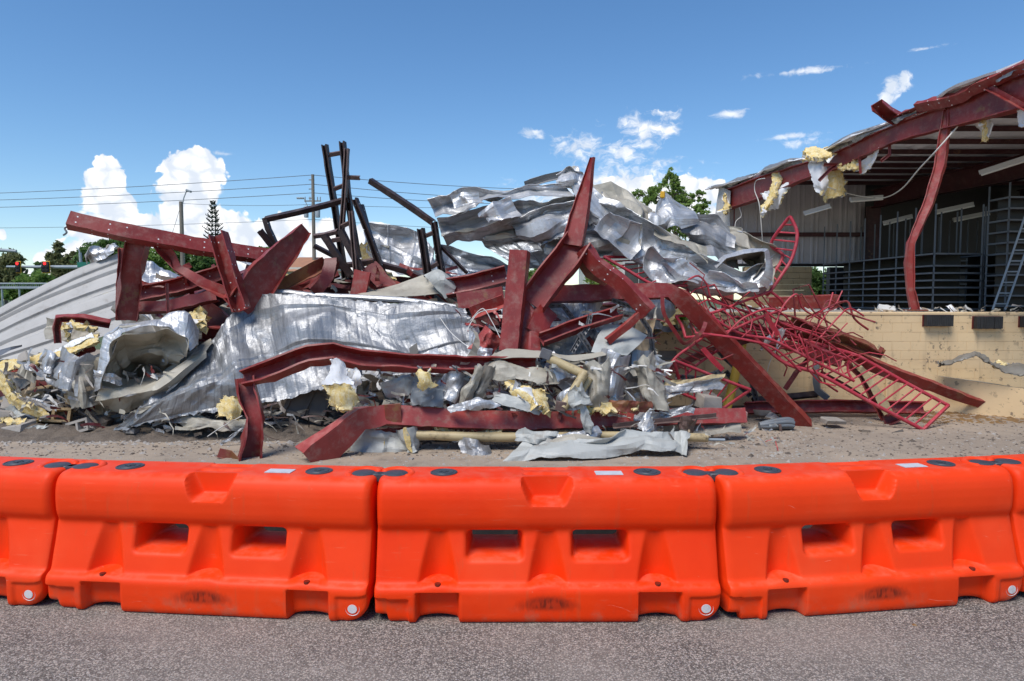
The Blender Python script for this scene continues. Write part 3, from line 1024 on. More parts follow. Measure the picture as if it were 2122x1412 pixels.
def barrier_parts():
    """one full barrier about the origin: list of (name, mesh, material slots already set)"""
    out = [('body', barrier_mesh())]

    def ex(name, mb, mats, sm=40):
        o = mb.build(name, mats, None, sm)
        me = o.data
        bpy.data.objects.remove(o)
        out.append((name, me))
    for x in (-.585, .585):
        m = MB().lathe([(.078, .82), (.078, .829), (.072, .832), (.068, .8285), (.058, .8285), (.055, .8325), (.012, .8325)], 28, (x, -.02, 0))
        m.box((x, -.02, .834), (.055, .016, .006), Matrix.Rotation(R(12), 3, 'Z')).box((x, -.02, .8345), (.016, .055, .006), Matrix.Rotation(R(12), 3, 'Z'))
        ex('fill_cap', m, MAT['cap_grey'])
    for s in (-1, 1):
        x = s * (BL / 2 - .085)
        ex('hinge_pin', MB().lathe([(.068, .79), (.068, .826), (.060, .832), (.02, .832)], 24, (x, -.035, 0)).box((s * (BL / 2 - .035), -.035, .803), (.13, .062, .05), bev=.006), MAT['cap_grey'])
        arc = [Vector((x + s * (-.085 * math.cos(a)) * 1.05, -.030 + .085 * math.sin(a), .810 + .012 * math.sin(max(a, 0)))) for a in np.linspace(-.9, 2.75, 18)]
        ex('hinge_collar', MB().tube(arc, [.012] + [.024] * 16 + [.012], 10), MAT['barrier_orange'], 60)
    ex('label_plate', MB().box((.36, -.045, .8275), (.155, .085, .003)), MAT['sticker'])
    plug = MB().lathe([(.046, 0), (.046, .006), (.040, .012), (.036, .008), (.028, .008), (.026, .014), (.006, .014)], 22, (.862, -.272, .088), 'y')
    ex('drain_plug', plug, MAT['plug_white'])
    for x in (-.60, .60):
        ex('anchor_hole', MB().lathe([(.017, .2255), (.017, .2375), (.002, .2375)], 14, (x, -.268, 0)), MAT['hole_red'])
    return out


BARS = barrier_parts()
JT = [(-4.60, 4.39), (-2.655, 4.10), (-.762, 3.925), (1.152, 3.935), (2.97, 4.19), (4.90, 4.56)]
BLAB = ['orange plastic water barrier cut off by the left edge of the photo',
        'orange plastic water barrier standing in front of the crumpled silver curl and bent beam foot',
        'middle orange plastic water barrier in front of the pale torn sheet',
        'orange plastic water barrier in front of the long red ladder rail',
        'orange plastic water barrier sliver cut off by the right edge of the photo']
for i, lab in enumerate(BLAB):
    a, b = Vector(JT[i] + (0,)), Vector(JT[i + 1] + (0,))
    c = (a + b) / 2
    root = empty('water_barrier', c, lab, 'barrier', 'orange barriers linked end to end', math.atan2(b.y - a.y, b.x - a.x))
    root.scale = ((b - a).length / 1.898, 1, .94)
    root.rotation_euler.z += (0.004, -.003, .002, .003, 0)[i]
    for nm, me in BARS:
        o = bpy.data.objects.new(nm, me)
        COL.objects.link(o)
        o.parent = root

# ------------------------------------------------------------------ silt fence behind the barriers
sf = empty('silt_fence', (0, 4.95, 0), 'low black silt fence on wooden stakes seen through the barrier openings', 'silt fence')
rows = []
for z in (.0, .2, .40):
    rows.append([(x, 4.93 + .06 * abs(x / 3) ** 2 * 1.2 + .03 * math.sin(x * 2.3), z + .015 * math.sin(x * 3.1)) for x in np.linspace(-4.6, 4.8, 14)])
sheet('fabric', None, None, rows, (MAT['rubber'], MAT['rubber']), crease=.03, seed=3, world=True, parent=sf, step=.09)
for x in (-3.7, -2.35, -.95, .35, 1.78, 3.3, 4.3):
    MB().box((x, 4.885 + .072 * (x / 3) ** 2, .24), (.035, .03, .48), bev=.004).build('stake', MAT['card'], sf)


# ------------------------------------------------------------------ trees
def tree(name, label, Y, base_px, crowns, leaves, size, mat, trunk_r=.12, group=None, depth=.8, seed=1, drop=0.0):
    rng = np.random.RandomState(seed)
    b = P(base_px, 600, Y); b.z = 0
    root = empty(name, b, label, 'tree' if 'tree' in name or 'pine' in name else 'bush', group)
    C = [(P(x, y, Y + rng.uniform(-.3, .3) * M_(rx, Y)), M_(rx, Y), M_(ry, Y)) for x, y, rx, ry in crowns]
    top = max(c[0].z for c in C)
    m = MB()
    pts = [b + Vector((0.03 * math.sin(k * 1.7) * top * .3, .02 * math.cos(k * 2.1) * top * .3, top * k / 6)) for k in range(7)]
    m.tube(pts, [trunk_r * (1 - .75 * k / 6) for k in range(7)], 7)
    m.build('trunk', MAT['bark'], root, 60)
    for c, rx, rz in C:
        k = min(5, max(1, int(6 * (c.z - rz * .6) / top)))
        st_ = pts[k]
        mid_ = st_.lerp(c, .5) + Vector((0, 0, .1 * (c - st_).length))
        br = MB().tube([st_, mid_, c], [trunk_r * .45, trunk_r * .3, trunk_r * .1], 5)
        for _ in range(5):
            e = c + Vector((rng.uniform(-.8, .8) * rx, rng.uniform(-.8, .8) * rx * depth, rng.uniform(-.7, .8) * rz))
            br.tube([mid_.lerp(c, .6), e], [trunk_r * .16, trunk_r * .04], 4)
        br.build('branch', MAT['bark'], root, 60)
    # leaves gathered in clumps on the crown's shells
    area = np.array([rx * rz for _, rx, rz in C]); area /= area.sum()
    V, F = [], []
    for ci, (c, rx, rz) in enumerate(C):
        n = int(leaves * area[ci] * 1.7)
        ncl = max(5, n // 26)
        cd = rng.normal(size=(ncl, 3)); cd /= np.linalg.norm(cd, axis=1)[:, None]
        cr = rng.uniform(.25, 1.08, ncl) ** .6
        cc_ = np.array(c) + cd * cr[:, None] * np.array([rx, rx * depth, rz])
        cs_ = rng.uniform(.10, .26, ncl) * min(rx, rz) * 1.1
        which = rng.randint(0, ncl, n)
        pos = cc_[which] + rng.normal(size=(n, 3)) * cs_[which][:, None] * np.array([1, 1, .75])
        a = rng.normal(size=(n, 3)); a /= np.linalg.norm(a, axis=1)[:, None]
        a[:, 2] -= drop
        bb = np.cross(a, rng.normal(size=(n, 3))); bb /= np.linalg.norm(bb, axis=1)[:, None]
        s_ = size * rng.uniform(.6, 1.4, n)[:, None]
        q = np.stack([pos - a * s_, pos + bb * s_ * .45, pos + a * s_, pos - bb * s_ * .45], 1).reshape(-1, 3)
        o0 = len(V)
        V += q.tolist()
        F += [(o0 + 4 * i, o0 + 4 * i + 1, o0 + 4 * i + 2, o0 + 4 * i + 3) for i in range(n)]
    mk('crown', V, F, MAT[mat], None, None, root)
    return root


LT = 'roadside trees at left'
tree('olive_tree', 'brownish olive tree at the far left behind the traffic signals', 62, 12, [(5, 565, 26, 40), (28, 555, 20, 34), (40, 536, 9, 12), (10, 590, 34, 24)], 3800, .20, 'leaf_olive', .2, LT, seed=1)
tree('broadleaf_tree', 'mid green low tree under the two traffic signals', 52, 78, [(60, 590, 26, 18), (88, 585, 22, 20), (40, 600, 24, 14), (20, 612, 28, 10), (105, 600, 20, 16)], 3600, .17, 'leaf_mid', .12, LT, seed=2)
tree('conical_tree', 'small dark conical tree between the two traffic signals', 70, 78, [(78, 548, 5, 8), (78, 562, 8, 10), (79, 578, 10, 10)], 700, .18, 'leaf_dark', .1, LT, seed=3)
tree('eucalyptus_tree', 'tall thin open olive tree just right of the red signals', 66, 128, [(123, 514, 8, 11), (121, 528, 7, 9), (108, 532, 9, 9), (118, 548, 16, 14), (140, 540, 10, 12), (138, 560, 14, 16), (154, 530, 7, 10), (152, 550, 8, 14), (122, 568, 14, 14)], 3400, .19, 'leaf_olive', .16, LT, seed=4)
tree('spreading_tree', 'large dark green tree rising over the fallen grey wall panels', 58, 205, [(180, 535, 20, 20), (198, 516, 22, 15), (220, 508, 22, 11), (245, 512, 24, 13), (215, 535, 34, 22), (262, 520, 22, 18), (250, 545, 34, 26)], 6000, .19, 'leaf_dark', .25, LT, seed=5)
tree('rounded_tree', 'green tree crown between the red upright and the twisted strip', 50, 312, [(295, 520, 22, 15), (318, 532, 24, 18), (345, 556, 24, 22), (300, 552, 30, 24), (330, 580, 30, 16)], 4600, .15, 'leaf_mid', .2, LT, seed=6)
tree('shade_tree', 'dark green tree behind the wooden street lamp pole', 56, 400, [(365, 530, 24, 16), (392, 545, 26, 20), (420, 540, 22, 18), (380, 568, 30, 20), (432, 560, 24, 20), (410, 585, 36, 14)], 4800, .17, 'leaf_dark', .2, LT, seed=7)
tree('distant_tree', 'small distant green tree top above the big leaning red beam', 90, 535, [(520, 522, 14, 9), (545, 518, 16, 6), (560, 526, 14, 8)], 900, .26, 'leaf_mid', .15, LT, seed=8)
tree('willowy_tree', 'light green feathery tree rising behind the silver sheets and warehouse', 24, 1395,
     [(1390, 368, 10, 16), (1404, 378, 9, 14), (1378, 380, 9, 16), (1398, 398, 22, 14), (1362, 390, 10, 14), (1346, 396, 9, 14), (1328, 398, 8, 9), (1318, 405, 8, 8), (1360, 410, 22, 12), (1416, 400, 9, 16), (1432, 412, 8, 12), (1452, 404, 8, 16), (1464, 416, 8, 16), (1458, 432, 16, 12), (1400, 424, 30, 14), (1340, 418, 18, 10), (1430, 436, 26, 14), (1440, 470, 40, 26), (1380, 455, 50, 24)],
     4600, .066, 'leaf_light', .06, seed=9, drop=.1)
tree('leafy_bush', 'bright green bush showing under the hanging silver sheets', 15.5, 985, [(972, 560, 20, 14), (1000, 566, 20, 12), (985, 585, 36, 20), (1125, 562, 30, 14), (1110, 580, 40, 18)], 2600, .040, 'leaf_light', .03, seed=10)
tree('garden_bush', 'green bush in front of the pale sided house', 17, 1245, [(1245, 540, 20, 16), (1262, 552, 18, 14), (1235, 560, 22, 16), (1250, 580, 34, 18)], 2200, .042, 'leaf_light', .03, seed=11)
tree('doorway_bush', 'dark green bush seen through the warehouse back opening', 22.5, 1692, [(1690, 575, 16, 16), (1702, 600, 18, 20), (1684, 605, 14, 18), (1715, 580, 14, 16)], 2600, .06, 'leaf_dark', .05, seed=12)

# Norfolk pine: whorls of up-curved branches
b = P(446, 600, 60); b.z = 0
root = empty('norfolk_pine', b, 'tall symmetrical pine with layered branches beside the street lamp pole', 'tree', LT)
tip = P(446, 419, 60)
MB().tube([b, (b + tip) / 2, tip], [.16, .1, .02], 6).build('trunk', MAT['bark'], root, 60)
m = MB(); rng = random.Random(5)
for k in range(17):
    f = (k + .5) / 17
    z = tip.z - (tip.z - b.z) * .62 * f
    ln = .10 + M_(34, 60) * f ** .75
    for j in range(9):
        a = j * 2 * math.pi / 9 + k * .7
        d = Vector((math.cos(a), math.sin(a), 0))
        l2 = ln * rng.uniform(.75, 1.1)
        p0 = Vector((b.x, b.y, z))
        pts = [p0, p0 + d * l2 * .5 + Vector((0, 0, -.04)), p0 + d * l2 + Vector((0, 0, .16 + .1 * rng.random()))]
        m.tube(pts, [.035, .05, .015], 4)
        for q in range(4):
            e = pts[1].lerp(pts[2], q / 3)
            m.tube([e, e + Vector((d.y * .16 * (-1) ** q, -d.x * .16 * (-1) ** q, .12))], [.035, .012], 4)
m.build('crown', MAT['leaf_pine'], root)

# ------------------------------------------------------------------ utility pole, street lamps, wires
pt = P(648, 362, 50); pb = Vector((pt.x, 50, 0))
root = empty('utility_pole', pb, 'tall wooden utility pole with transformers behind the black steel frame', 'utility pole')
MB().tube([pb, pt], [.17, .11], 8).build('pole', MAT['pole_wood'], root, 60)
for py in (373, 392, 411):
    q = P(648, py, 50)
    MB().tube([q + Vector((-.28, 0, 0)), q + Vector((.12, 0, 0))], .045, 5).build('insulator_arm', MAT['pole_metal'], root, 60)
for dx in (-.42, .42):
    q = P(648, 440, 50) + Vector((dx, -.2, 0))
    MB().lathe([(.17, -.4), (.19, .3), (.08, .42)], 10, q).build('transformer', MAT['pole_metal'], root, 50)
q = P(648, 417, 50)
MB().box(q, (1.2, .08, .08)).build('crossarm', MAT['pole_wood'], root)
for dx in (-.55, -.2, .35, .55):
    MB().tube([q + Vector((dx, 0, 0)), q + Vector((dx, 0, .3))], .04, 5).build('fuse', MAT['pole_metal'], root, 60)
q = P(645, 440, 50)
MB().tube(smooth_path([q, P(636, 425, 50), P(630, 412, 50), P(622, 410, 50)]), .03, 5).build('lamp_arm', MAT['pole_metal'], root, 60)
MB().box(P(622, 411, 50), (.5, .2, .12), bev=.03).build('lamp_head', MAT['pole_metal'], root)

pt = P(375, 418, 46); pb = Vector((pt.x, 46, 0))
root = empty('street_lamp', pb, 'street lamp on a wooden pole left of the layered pine', 'street lamp')
MB().tube([pb, pt], [.17, .13], 8).build('pole', MAT['pole_wood'], root, 60)
MB().tube([P(377, 430, 46), P(381, 410, 46), P(387, 395, 46)], .04, 6).build('lamp_arm', MAT['pole_metal'], root, 60)
MB().box(P(391, 396, 46), (.36, .22, .14), Matrix.Rotation(R(20), 3, 'Y'), bev=.03).build('lamp_head', MAT['pole_metal'], root)
MB().tube([P(374, 428, 46), P(366, 455, 46), P(355, 490, 46)], .015, 4).build('guy_wire', MAT['cable_grey'], root)

for k, (l, mm, r_, nm) in enumerate([((-40, 402), (648, 363), (1080, 392), 'topmost'), ((-40, 416), (648, 382), (1080, 415), 'second highest'), ((-40, 431), (648, 400), (1080, 424), 'third highest'), ((380, 422), (648, 424), (1080, 430), 'short dark lower'), ((-40, 473), (648, 455), (1080, 478), 'lowest')]):
    pts = []
    A, B_, C_ = P(l[0], l[1], 56), P(mm[0], mm[1], 50), P(r_[0], r_[1], 56)
    for i in range(9):
        f = i / 8; pts.append(A.lerp(B_, f) - Vector((0, 0, .5 * f * (1 - f))))
    for i in range(1, 9):
        f = i / 8; pts.append(B_.lerp(C_, f) - Vector((0, 0, .5 * f * (1 - f))))
    wire('overhead_wire', nm + ' overhead wire running past the utility pole', 'wire', pts, .022 if k < 3 else .016, MAT['cable_grey'], world=True, soft=False, group='overhead wires')

# traffic signals on a mast arm
root = empty('signal_mast', P(170, 600, 45) * 1, 'grey traffic signal mast arm behind the fallen wall panels', 'signal mast')
A, B_ = P(14, 553, 45), P(172, 554, 45)
g = Vector((B_.x, B_.y, 0))
MB().tube([A, B_], [.07, .13], 8).build('arm', MAT['pole_metal'], root, 60)
MB().tube([g, P(166, 524, 45)], [.16, .09], 8).build('pole', MAT['pole_metal'], root, 60)
MB().tube(smooth_path([P(166, 526, 45), P(163, 518, 45), P(158, 514, 45)]), .04, 5).build('lamp_arm', MAT['pole_metal'], root, 60)
MB().box(P(173, 549, 44.8), (.8, .04, .34)).build('street_sign', MAT['sign_green'], root)
for cx_, cols, lab in ((38.5, 1, 'single column traffic signal showing red on the mast arm'), (95.5, 2, 'wide two column traffic signal showing red on the mast arm')):
    c = P(cx_, 554, 44.7)
    r2 = empty('traffic_signal', c, lab, 'traffic light', 'traffic signals')
    wd = .34 if cols == 1 else .54
    MB().box(c, (wd, .05, .78), bev=.02).build('backplate', MAT['sig_yellow'], r2)
    MB().box(c + Vector((0, -.07, 0)), (wd - .08, .12, .70), bev=.02).build('housing', MAT['rubber'], r2)
    for j in range(3):
        for k in range(cols):
            if cols == 2 and j == 0 and k == 1: continue
            x = 0 if (cols == 1 or j == 0) else (-.12 + .24 * k)
            lit = j == 0
            MB().lathe([(.095, 0), (.08, .03), (.02, .05)], 12, c + Vector((x, -.13, .23 - .23 * j)), 'y').build('red_lens' if lit else 'lens', MAT['lamp_red'] if lit else MAT['rubber'], r2, 40)
            MB().tube(smooth_path([c + Vector((x - .10, -.15, .20 - .23 * j)), c + Vector((x, -.24, .35 - .23 * j)), c + Vector((x + .10, -.15, .20 - .23 * j))], 4), .012, 4).build('visor', MAT['rubber'], r2)
o = MB().tube([P(-30, 517, 40), P(34, 521, 40)], [.13, .08], 8).build('mast_arm', MAT['pole_metal'], None, 60)
tag(o, 'grey mast arm end poking in at the far left above the signals', 'mast arm')
root = empty('guard_rail', P(30, 610, 44), 'grey bridge guard rail under the traffic signals', 'guard rail')
for py in (588, 597):
    MB().tube([P(-30, py, 44), P(110, py, 44)], .05 if py == 588 else .09, 6).build('rail', MAT['pole_metal'], root, 60)
for k in range(34):
    x = -28 + k * 4
    MB().tube([P(x, 588, 44), P(x, 597, 44)], .018, 4).build('bar', MAT['pole_metal'], root)
for x in (4, 40, 76):
    q = P(x, 597, 44)
    MB().tube([q, Vector((q.x, q.y, 0))], .06, 6).build('post', MAT['pole_metal'], root)

# houses
c = P(622, 545, 48)
root = empty('tiled_house', Vector((c.x, 48, 0)), 'small house with orange tiled roof behind the leaning red beam', 'house')
MB().box((c.x, 50.5, 2.0), (5.0, 5, 4.0)).build('wall', MAT['siding'], root)
z0, zr = P(622, 546, 48).z, P(622, 526, 48).z
mk('roof', [(c.x - 2.7, 47.6, 3.7), (c.x + 2.7, 47.6, 3.7), (c.x + 2.7, 53.4, 3.7), (c.x - 2.7, 53.4, 3.7), (c.x - .8, 50.5, zr - .1), (c.x + .8, 50.5, zr - .1)], [(0, 1, 5, 4), (1, 2, 5), (2, 3, 4, 5), (3, 0, 4), (3, 2, 1, 0)], MAT['tile_roof'], None, None, root)
MB().box((c.x + .6, 47.98, 2.6), (1.0, .06, 1.1)).build('window', MAT['glass_dark'], root)
A, B_ = P(1225, 505, 22), P(1362, 625, 22)
root = empty('sided_house', Vector(((A.x + B_.x) / 2, 22, 0)), 'pale house with lap siding behind the red cage under the silver sheets', 'house')
MB().box(((A.x + B_.x) / 2, 24, 1.75), (B_.x - A.x, 4, 3.5)).build('wall', MAT['siding'], root)
for k in range(16):
    z = .2 + k * .205
    MB().box(((A.x + B_.x) / 2, 21.985, z), (B_.x - A.x, .03, .185), Matrix.Rotation(R(4), 3, 'X')).build('siding_board', MAT['siding'], root)
wa, wb = P(1294, 545, 21.95), P(1352, 592, 21.95)
fr = MB().box(((wa.x + wb.x) / 2, 21.945, (wa.z + wb.z) / 2), (wb.x - wa.x + .12, .05, wa.z - wb.z + .12)).build('window', MAT['off_white'], root)
for k in range(2):
    MB().box((wa.x + (wb.x - wa.x) * (.25 + .5 * k), 21.915, (wa.z + wb.z) / 2), ((wb.x - wa.x) * .47, .02, wa.z - wb.z)).build('pane', MAT['glass_dark'], fr)
mk('roof', [(A.x - .3, 21.7, 3.5), (B_.x + .3, 21.7, 3.5), (B_.x + .3, 26.3, 3.5), (A.x - .3, 26.3, 3.5), (A.x - .3, 24, 4.1), (B_.x + .3, 24, 4.1)], [(0, 1, 5, 4), (2, 3, 4, 5), (0, 4, 3), (1, 2, 5), (3, 2, 1, 0)], MAT['silver_dull'], None, None, root)

# ------------------------------------------------------------------ the warehouse
DZ, DY = 1.55, 10.95          # dock floor height, dock face
FX = lambda Y: 7.0 + .171 * (11 - Y)
FYpx = lambda px: 8.881 / ((px - CX) / FPX + .171)
wh = empty('warehouse', (8, 14, 0), 'red steel framed warehouse torn open above a tan block loading dock', 'building')
# dock slab
x0 = P(1345, 700, DY).x
MB().box(((x0 + 26) / 2 + .1, (DY + .22 + 18.6) / 2, DZ - .09), (26 - x0 - .2, 18.6 - DY - .22, .16)).build('dock_floor', MAT['slab'], wh)
dw = empty('dock_wall', (9, DY, 0), parent=wh)
MB().box(((x0 + 26) / 2, DY + .12, (DZ - .04) / 2), (26 - x0 - .1, .16, DZ - .04)).build('core', MAT['slab'], dw)
bw, bh = .30, .1485
bmesh_b = MB().box((0, 0, 0), (bw - .002, .05, bh - .002), bev=.003).build('block', MAT['dock_paint'], dw, 30)
half_b = MB().box((0, 0, 0), (bw / 2 - .002, .05, bh - .002), bev=.003).build('block', MAT['dock_paint'], dw, 30)
first = [True, True]
rw = random.Random(8)
for r_ in range(10):
    z = .06 + bh / 2 + r_ * bh
    for k in range(24):
        x = x0 + bw / 2 + k * bw + (bw / 2 if r_ % 2 else 0)
        if x > 9.0 or (k == 0 and r_ in (2, 5, 8)): continue
        loc = (x, DY + .014 + rw.uniform(-.0015, .0015), z)
        if first[0]:
            bmesh_b.location = Vector(loc) - Vector(); bmesh_b.location = loc; bmesh_b.matrix_parent_inverse = pmat(dw).inverted(); first[0] = False
        else:
            inst(bmesh_b, 'block', loc, dw)
    if r_ % 2:
        loc = (x0 + bw / 4, DY + .014, z)
        if first[1]:
            half_b.location = loc; first[1] = False
        else:
            inst(half_b, 'block', loc, dw)
MB().box(((9.06 + 26) / 2, DY + .015, .06 + bh * 5), (26 - 9.06, .05, bh * 10)).build('plain_course', MAT['dock_paint'], dw)
# capping edge of the slab with a yellow painted strip on the right
MB().box(((x0 + 26) / 2, DY + .10, DZ - .004), (26 - x0, .24, .05), bev=.008).build('coping', MAT['dock_paint'], wh)
# broken end: bare grey hollow blocks
for r_ in range(7):
    for k in range(2):
        z = .2 + r_ * .2
        x = x0 - .13 - k * .29 - .07 * (r_ % 2) + rw.uniform(-.02, .02)
        if k == 1 and r_ in (0, 1, 6): continue
        m = MB().box((x, DY + .16, z), (.285, .26, .19), bev=.006)
        m.box((x + rw.uniform(-.05, .05), DY + .028, z), (.085, .01, .13), mi=1)
        m.build('bare_block', [MAT['block_grey'], MAT['beige_dark']], wh, 30)

# dock bumpers, each a thing
for (a, b_, c_, d, lab) in ((1914, 653, 1968, 676, 'smooth black ribbed dock bumper bolted under the bent red column'), (2017, 656, 2070, 681, 'rough crumbling black dock bumper right of the smooth one'), (2113, 656, 2160, 678, 'black dock bumper cut off by the right edge of the photo')):
    A, B_ = P(a, b_, DY - .02), P(c_, d, DY - .02)
    root = empty('dock_bumper', ((A.x + B_.x) / 2, DY, (A.z + B_.z) / 2), lab, 'dock bumper', 'dock bumpers')
    MB().box(((A.x + B_.x) / 2, DY - .016, (A.z + B_.z) / 2), (B_.x - A.x + .03, .010, A.z - B_.z + .01)).build('backing_plate', MAT['red_dark'], root)
    n = 15
    for k in range(n):
        f = (k + .5) / n
        jit = rw.uniform(-.006, .006) if 'rough' in lab else 0
        MB().box((A.x + (B_.x - A.x) * f, DY - .07 + jit * 1.5, (A.z + B_.z) / 2 + jit), ((B_.x - A.x) / n * .86, .10, A.z - B_.z), bev=.004).build('rubber_slab', MAT['rubber'], root)

# side ramp at right
ra = [P(1838, 750, 10.90), P(1948, 780, 10.80), P(2122, 806, 10.1), P(2330, 846, 9.3)]
rb = [Vector((p.x, DY - .03, p.z)) for p in ra]
V = ra + rb + [Vector((p.x, p.y, 0)) for p in ra] + [Vector((p.x, p.y, 0)) for p in rb]
o = mk('loading_ramp', V, [(0, 1, 5, 4), (1, 2, 6, 5), (2, 3, 7, 6), (8, 9, 1, 0), (9, 10, 2, 1), (10, 11, 3, 2), (12, 8, 0, 4), (11, 15, 7, 3)], [MAT['slab'], MAT['dock_paint']], [0, 0, 0, 1, 1, 1, 1, 1])
tag(o, 'sloping concrete ramp with tan painted side against the dock wall', 'ramp')

# rigid frames ------------------------------------------------------
top = [(1505, 396), (1583, 366), (1667, 339), (1735, 317), (1854, 260), (1947, 226), (2010, 198), (2122, 157), (2330, 80)]
hpx = [40, 44, 34, 32, 35, 44, 56, 68, 84]
path, hs_ = [], []
for (px, py), h in zip(top, hpx):
    Y = FYpx(px)
    path.append(P(px, py + h / 2, Y)); hs_.append(M_(h, Y))
roof_z = [(p.y, p.z + h / 2) for p, h in zip(path, hs_)]
beam('rafter', None, None, path, .5, .22, 'I', 0, .02, MAT['frame_red'], .012, parent=wh, scale=[h / .5 for h in hs_], world=True, step=.25, view=(.75, .66, 0))
yc = path[0].y
beam('column', None, None, [(path[0].x + .1, yc + .05, path[0].z + .1), (path[0].x + .1, yc + .05, 1.5)], .30, .22, 'I', 0, .02, MAT['frame_red'], .004, parent=wh, world=True, view=(.4, .9, 0))


def rz(y):
    r = sorted(roof_z)
    return float(np.interp(y, [a for a, _ in r], [b for _, b in r]))


# inner frame
p2 = [(FX(y) + 3.65, y, rz(y) - .02 - .26) for y in (18.0, 16, 14, 12, 10, 8.6)]
beam('rafter', None, None, p2, .46, .2, 'I', 0, .02, MAT['purlin_red'], .006, parent=wh, world=True, step=.5, view=(.75, .66, 0))
beam('column', None, None, [(FX(18.1) + 3.65, 18.0, 4.2), (FX(18.1) + 3.65, 18.0, DZ)], .34, .22, 'I', 0, .02, MAT['purlin_red'], .004, parent=wh, world=True)
p3 = [(x + 3.8, y, z) for x, y, z in p2]
beam('rafter', None, None, p3, .46, .2, 'I', 0, .02, MAT['purlin_red'], .006, parent=wh, world=True, step=.5, view=(.75, .66, 0))
# purlins along X
ys = np.linspace(17.7, 8.9, 13)
for k, y in enumerate(ys):
    xs0 = FX(y) + .02
    pts = [(xs0 + rw.uniform(-.15, .35), y, rz(y) + .085), (xs0 + 3.6, y, rz(y) + .08), (26, y, rz(y) + .08)]
    beam('purlin', None, None, pts, .10, .06, 'z', 0, .008, MAT['purlin_red'], .004, parent=wh, world=True, step=1.2, view=(0, 1, 0))
# roof: ribbed sheets above, white faced blanket below, laid in bays
yy = np.concatenate([[18.9], np.linspace(18.3, 8.3, 14)])
edge_over = [.38, .35, .25, .12, .30, .22, .10, .30, .34, .12, .2, .36, .3, .25, .2]
rows = []
for i, y in enumerate(yy):
    z = rz(y) + .15
    dz_ = rw.uniform(-.05, .03)
    rows.append([(FX(y) - edge_over[i], y, z + dz_ - .05), (FX(y) + .25, y, z + .0), (FX(y) + 2, y, z), (26, y, z)])
sheet('roof', None, None, rows, (MAT['white_facing'], MAT['silver_dull']), crease=.012, seed=2, thick=.035, parent=wh, world=True, step=.16, fold=.8)
# ragged roof edge, eave flashing and loose sheets lifted from the edge
for k, (a, b_, up) in enumerate(((1500, 1585, 16), (1590, 1680, 12), (1690, 1760, 12), (1775, 1850, 16), (1860, 1900, 10), (1990, 2060, 14), (2070, 2150, 16))):
    ya, yb = FYpx(a), FYpx(b_)
    ta, tb = np.interp(a, [t_[0] for t_ in top], [t_[1] for t_ in top]), np.interp(b_, [t_[0] for t_ in top], [t_[1] for t_ in top])
    g = [[(a - 12, ta - 6, ya), ((a + b_) / 2 - 6, (ta + tb) / 2 - up + 2, (ya + yb) / 2), (b_, tb - 10, yb)],
         [(a, ta - 2, ya - .1), ((a + b_) / 2, (ta + tb) / 2 - 6, (ya + yb) / 2 - .1), (b_ + 6, tb - 1, yb - .1)]]
    sheet('roof_edge_sheet', None, None, g, (MAT['silver_dull'], MAT['beige_dark']), crease=.02, seed=40 + k, parent=wh, rag=.02, step=.06)
beam('eave_strut', None, None, [(1900, 222, 11.4), (1980, 205, 10.7), (2060, 165, 10.0), (2122, 140, 9.55), (2200, 112, 9.0)], .16, .1, 'cw', 25, .008, MAT['red_holes'], .02, parent=wh)
beam('eave_strut', None, None, [(1860, 245, 12.0), (1900, 228, 11.5), (1960, 216, 10.95)], .12, .09, 'co', 15, .008, MAT['red_holes'], .02, parent=wh)
o = beam('purlin_stub', 'short punched red purlin stub sticking up from the torn roof edge', 'steel beam', [(1818, 217, 11.9), (1840, 236, 12.0), (1864, 250, 12.1)], M_(24, 12), M_(16, 12), 'co', 20, .01, MAT['red_holes'], .015)
beam('flange_brace', None, None, [(2045, 180, 10.1), (2122, 222, 9.5), (2200, 262, 9.0)], .07, .07, 'L', 20, .01, MAT['frame_red'], .005, parent=wh)

# back wall
wy = 18.25
wx0, wx1 = path[0].x - .1, FX(18.1) + 3.55
zb, zt = P(1700, 547, wy).z, P(1700, 380, wy).z
npan = 10
pw = (wx1 - wx0) / npan
for k in range(npan):
    x = wx0 + pw * k
    pr = [(0, 0), (.08, 0), (.105, -.03), (.15, -.03), (.175, 0), (pw * .62, 0), (pw * .62 + .02, -.012), (pw * .62 + .05, -.012), (pw * .62 + .07, 0), (pw + .004, .004)]
    V = [(x + a, wy + b_, z) for z in (zb, zt) for a, b_ in pr]
    n = len(pr)
    mk('wall_panel', V, [(i, i + 1, n + i + 1, n + i) for i in range(n - 1)], MAT['wall_panel'], None, None, wh)
beam('girt', None, None, [(wx0, wy - .10, P(1700, 487, wy).z), (wx1, wy - .10, P(1700, 487, wy).z)], .11, .07, 'cw', 0, .008, MAT['purlin_red'], 0, parent=wh, world=True, step=1)
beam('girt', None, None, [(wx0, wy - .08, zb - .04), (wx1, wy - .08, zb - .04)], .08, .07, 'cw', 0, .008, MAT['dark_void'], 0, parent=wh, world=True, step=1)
px_a, px_b = P(1540, 580, wy).x, P(1679, 580, wy).x
rc = 7; ch = (zb - .08 - DZ) / rc
for r_ in range(rc):
    for k in range(6):
        w_ = (px_b - px_a) / 5.5
        xa = px_a + w_ * (k - (.5 if r_ % 2 else 0))
        xb = min(xa + w_, px_b); xa = max(xa, px_a)
        if xb - xa < .03: continue
        MB().box(((xa + xb) / 2, wy, DZ + ch * (r_ + .5)), (xb - xa - .005, .2, ch - .005), bev=.006).build('block', MAT['block_tan'], wh, 30)
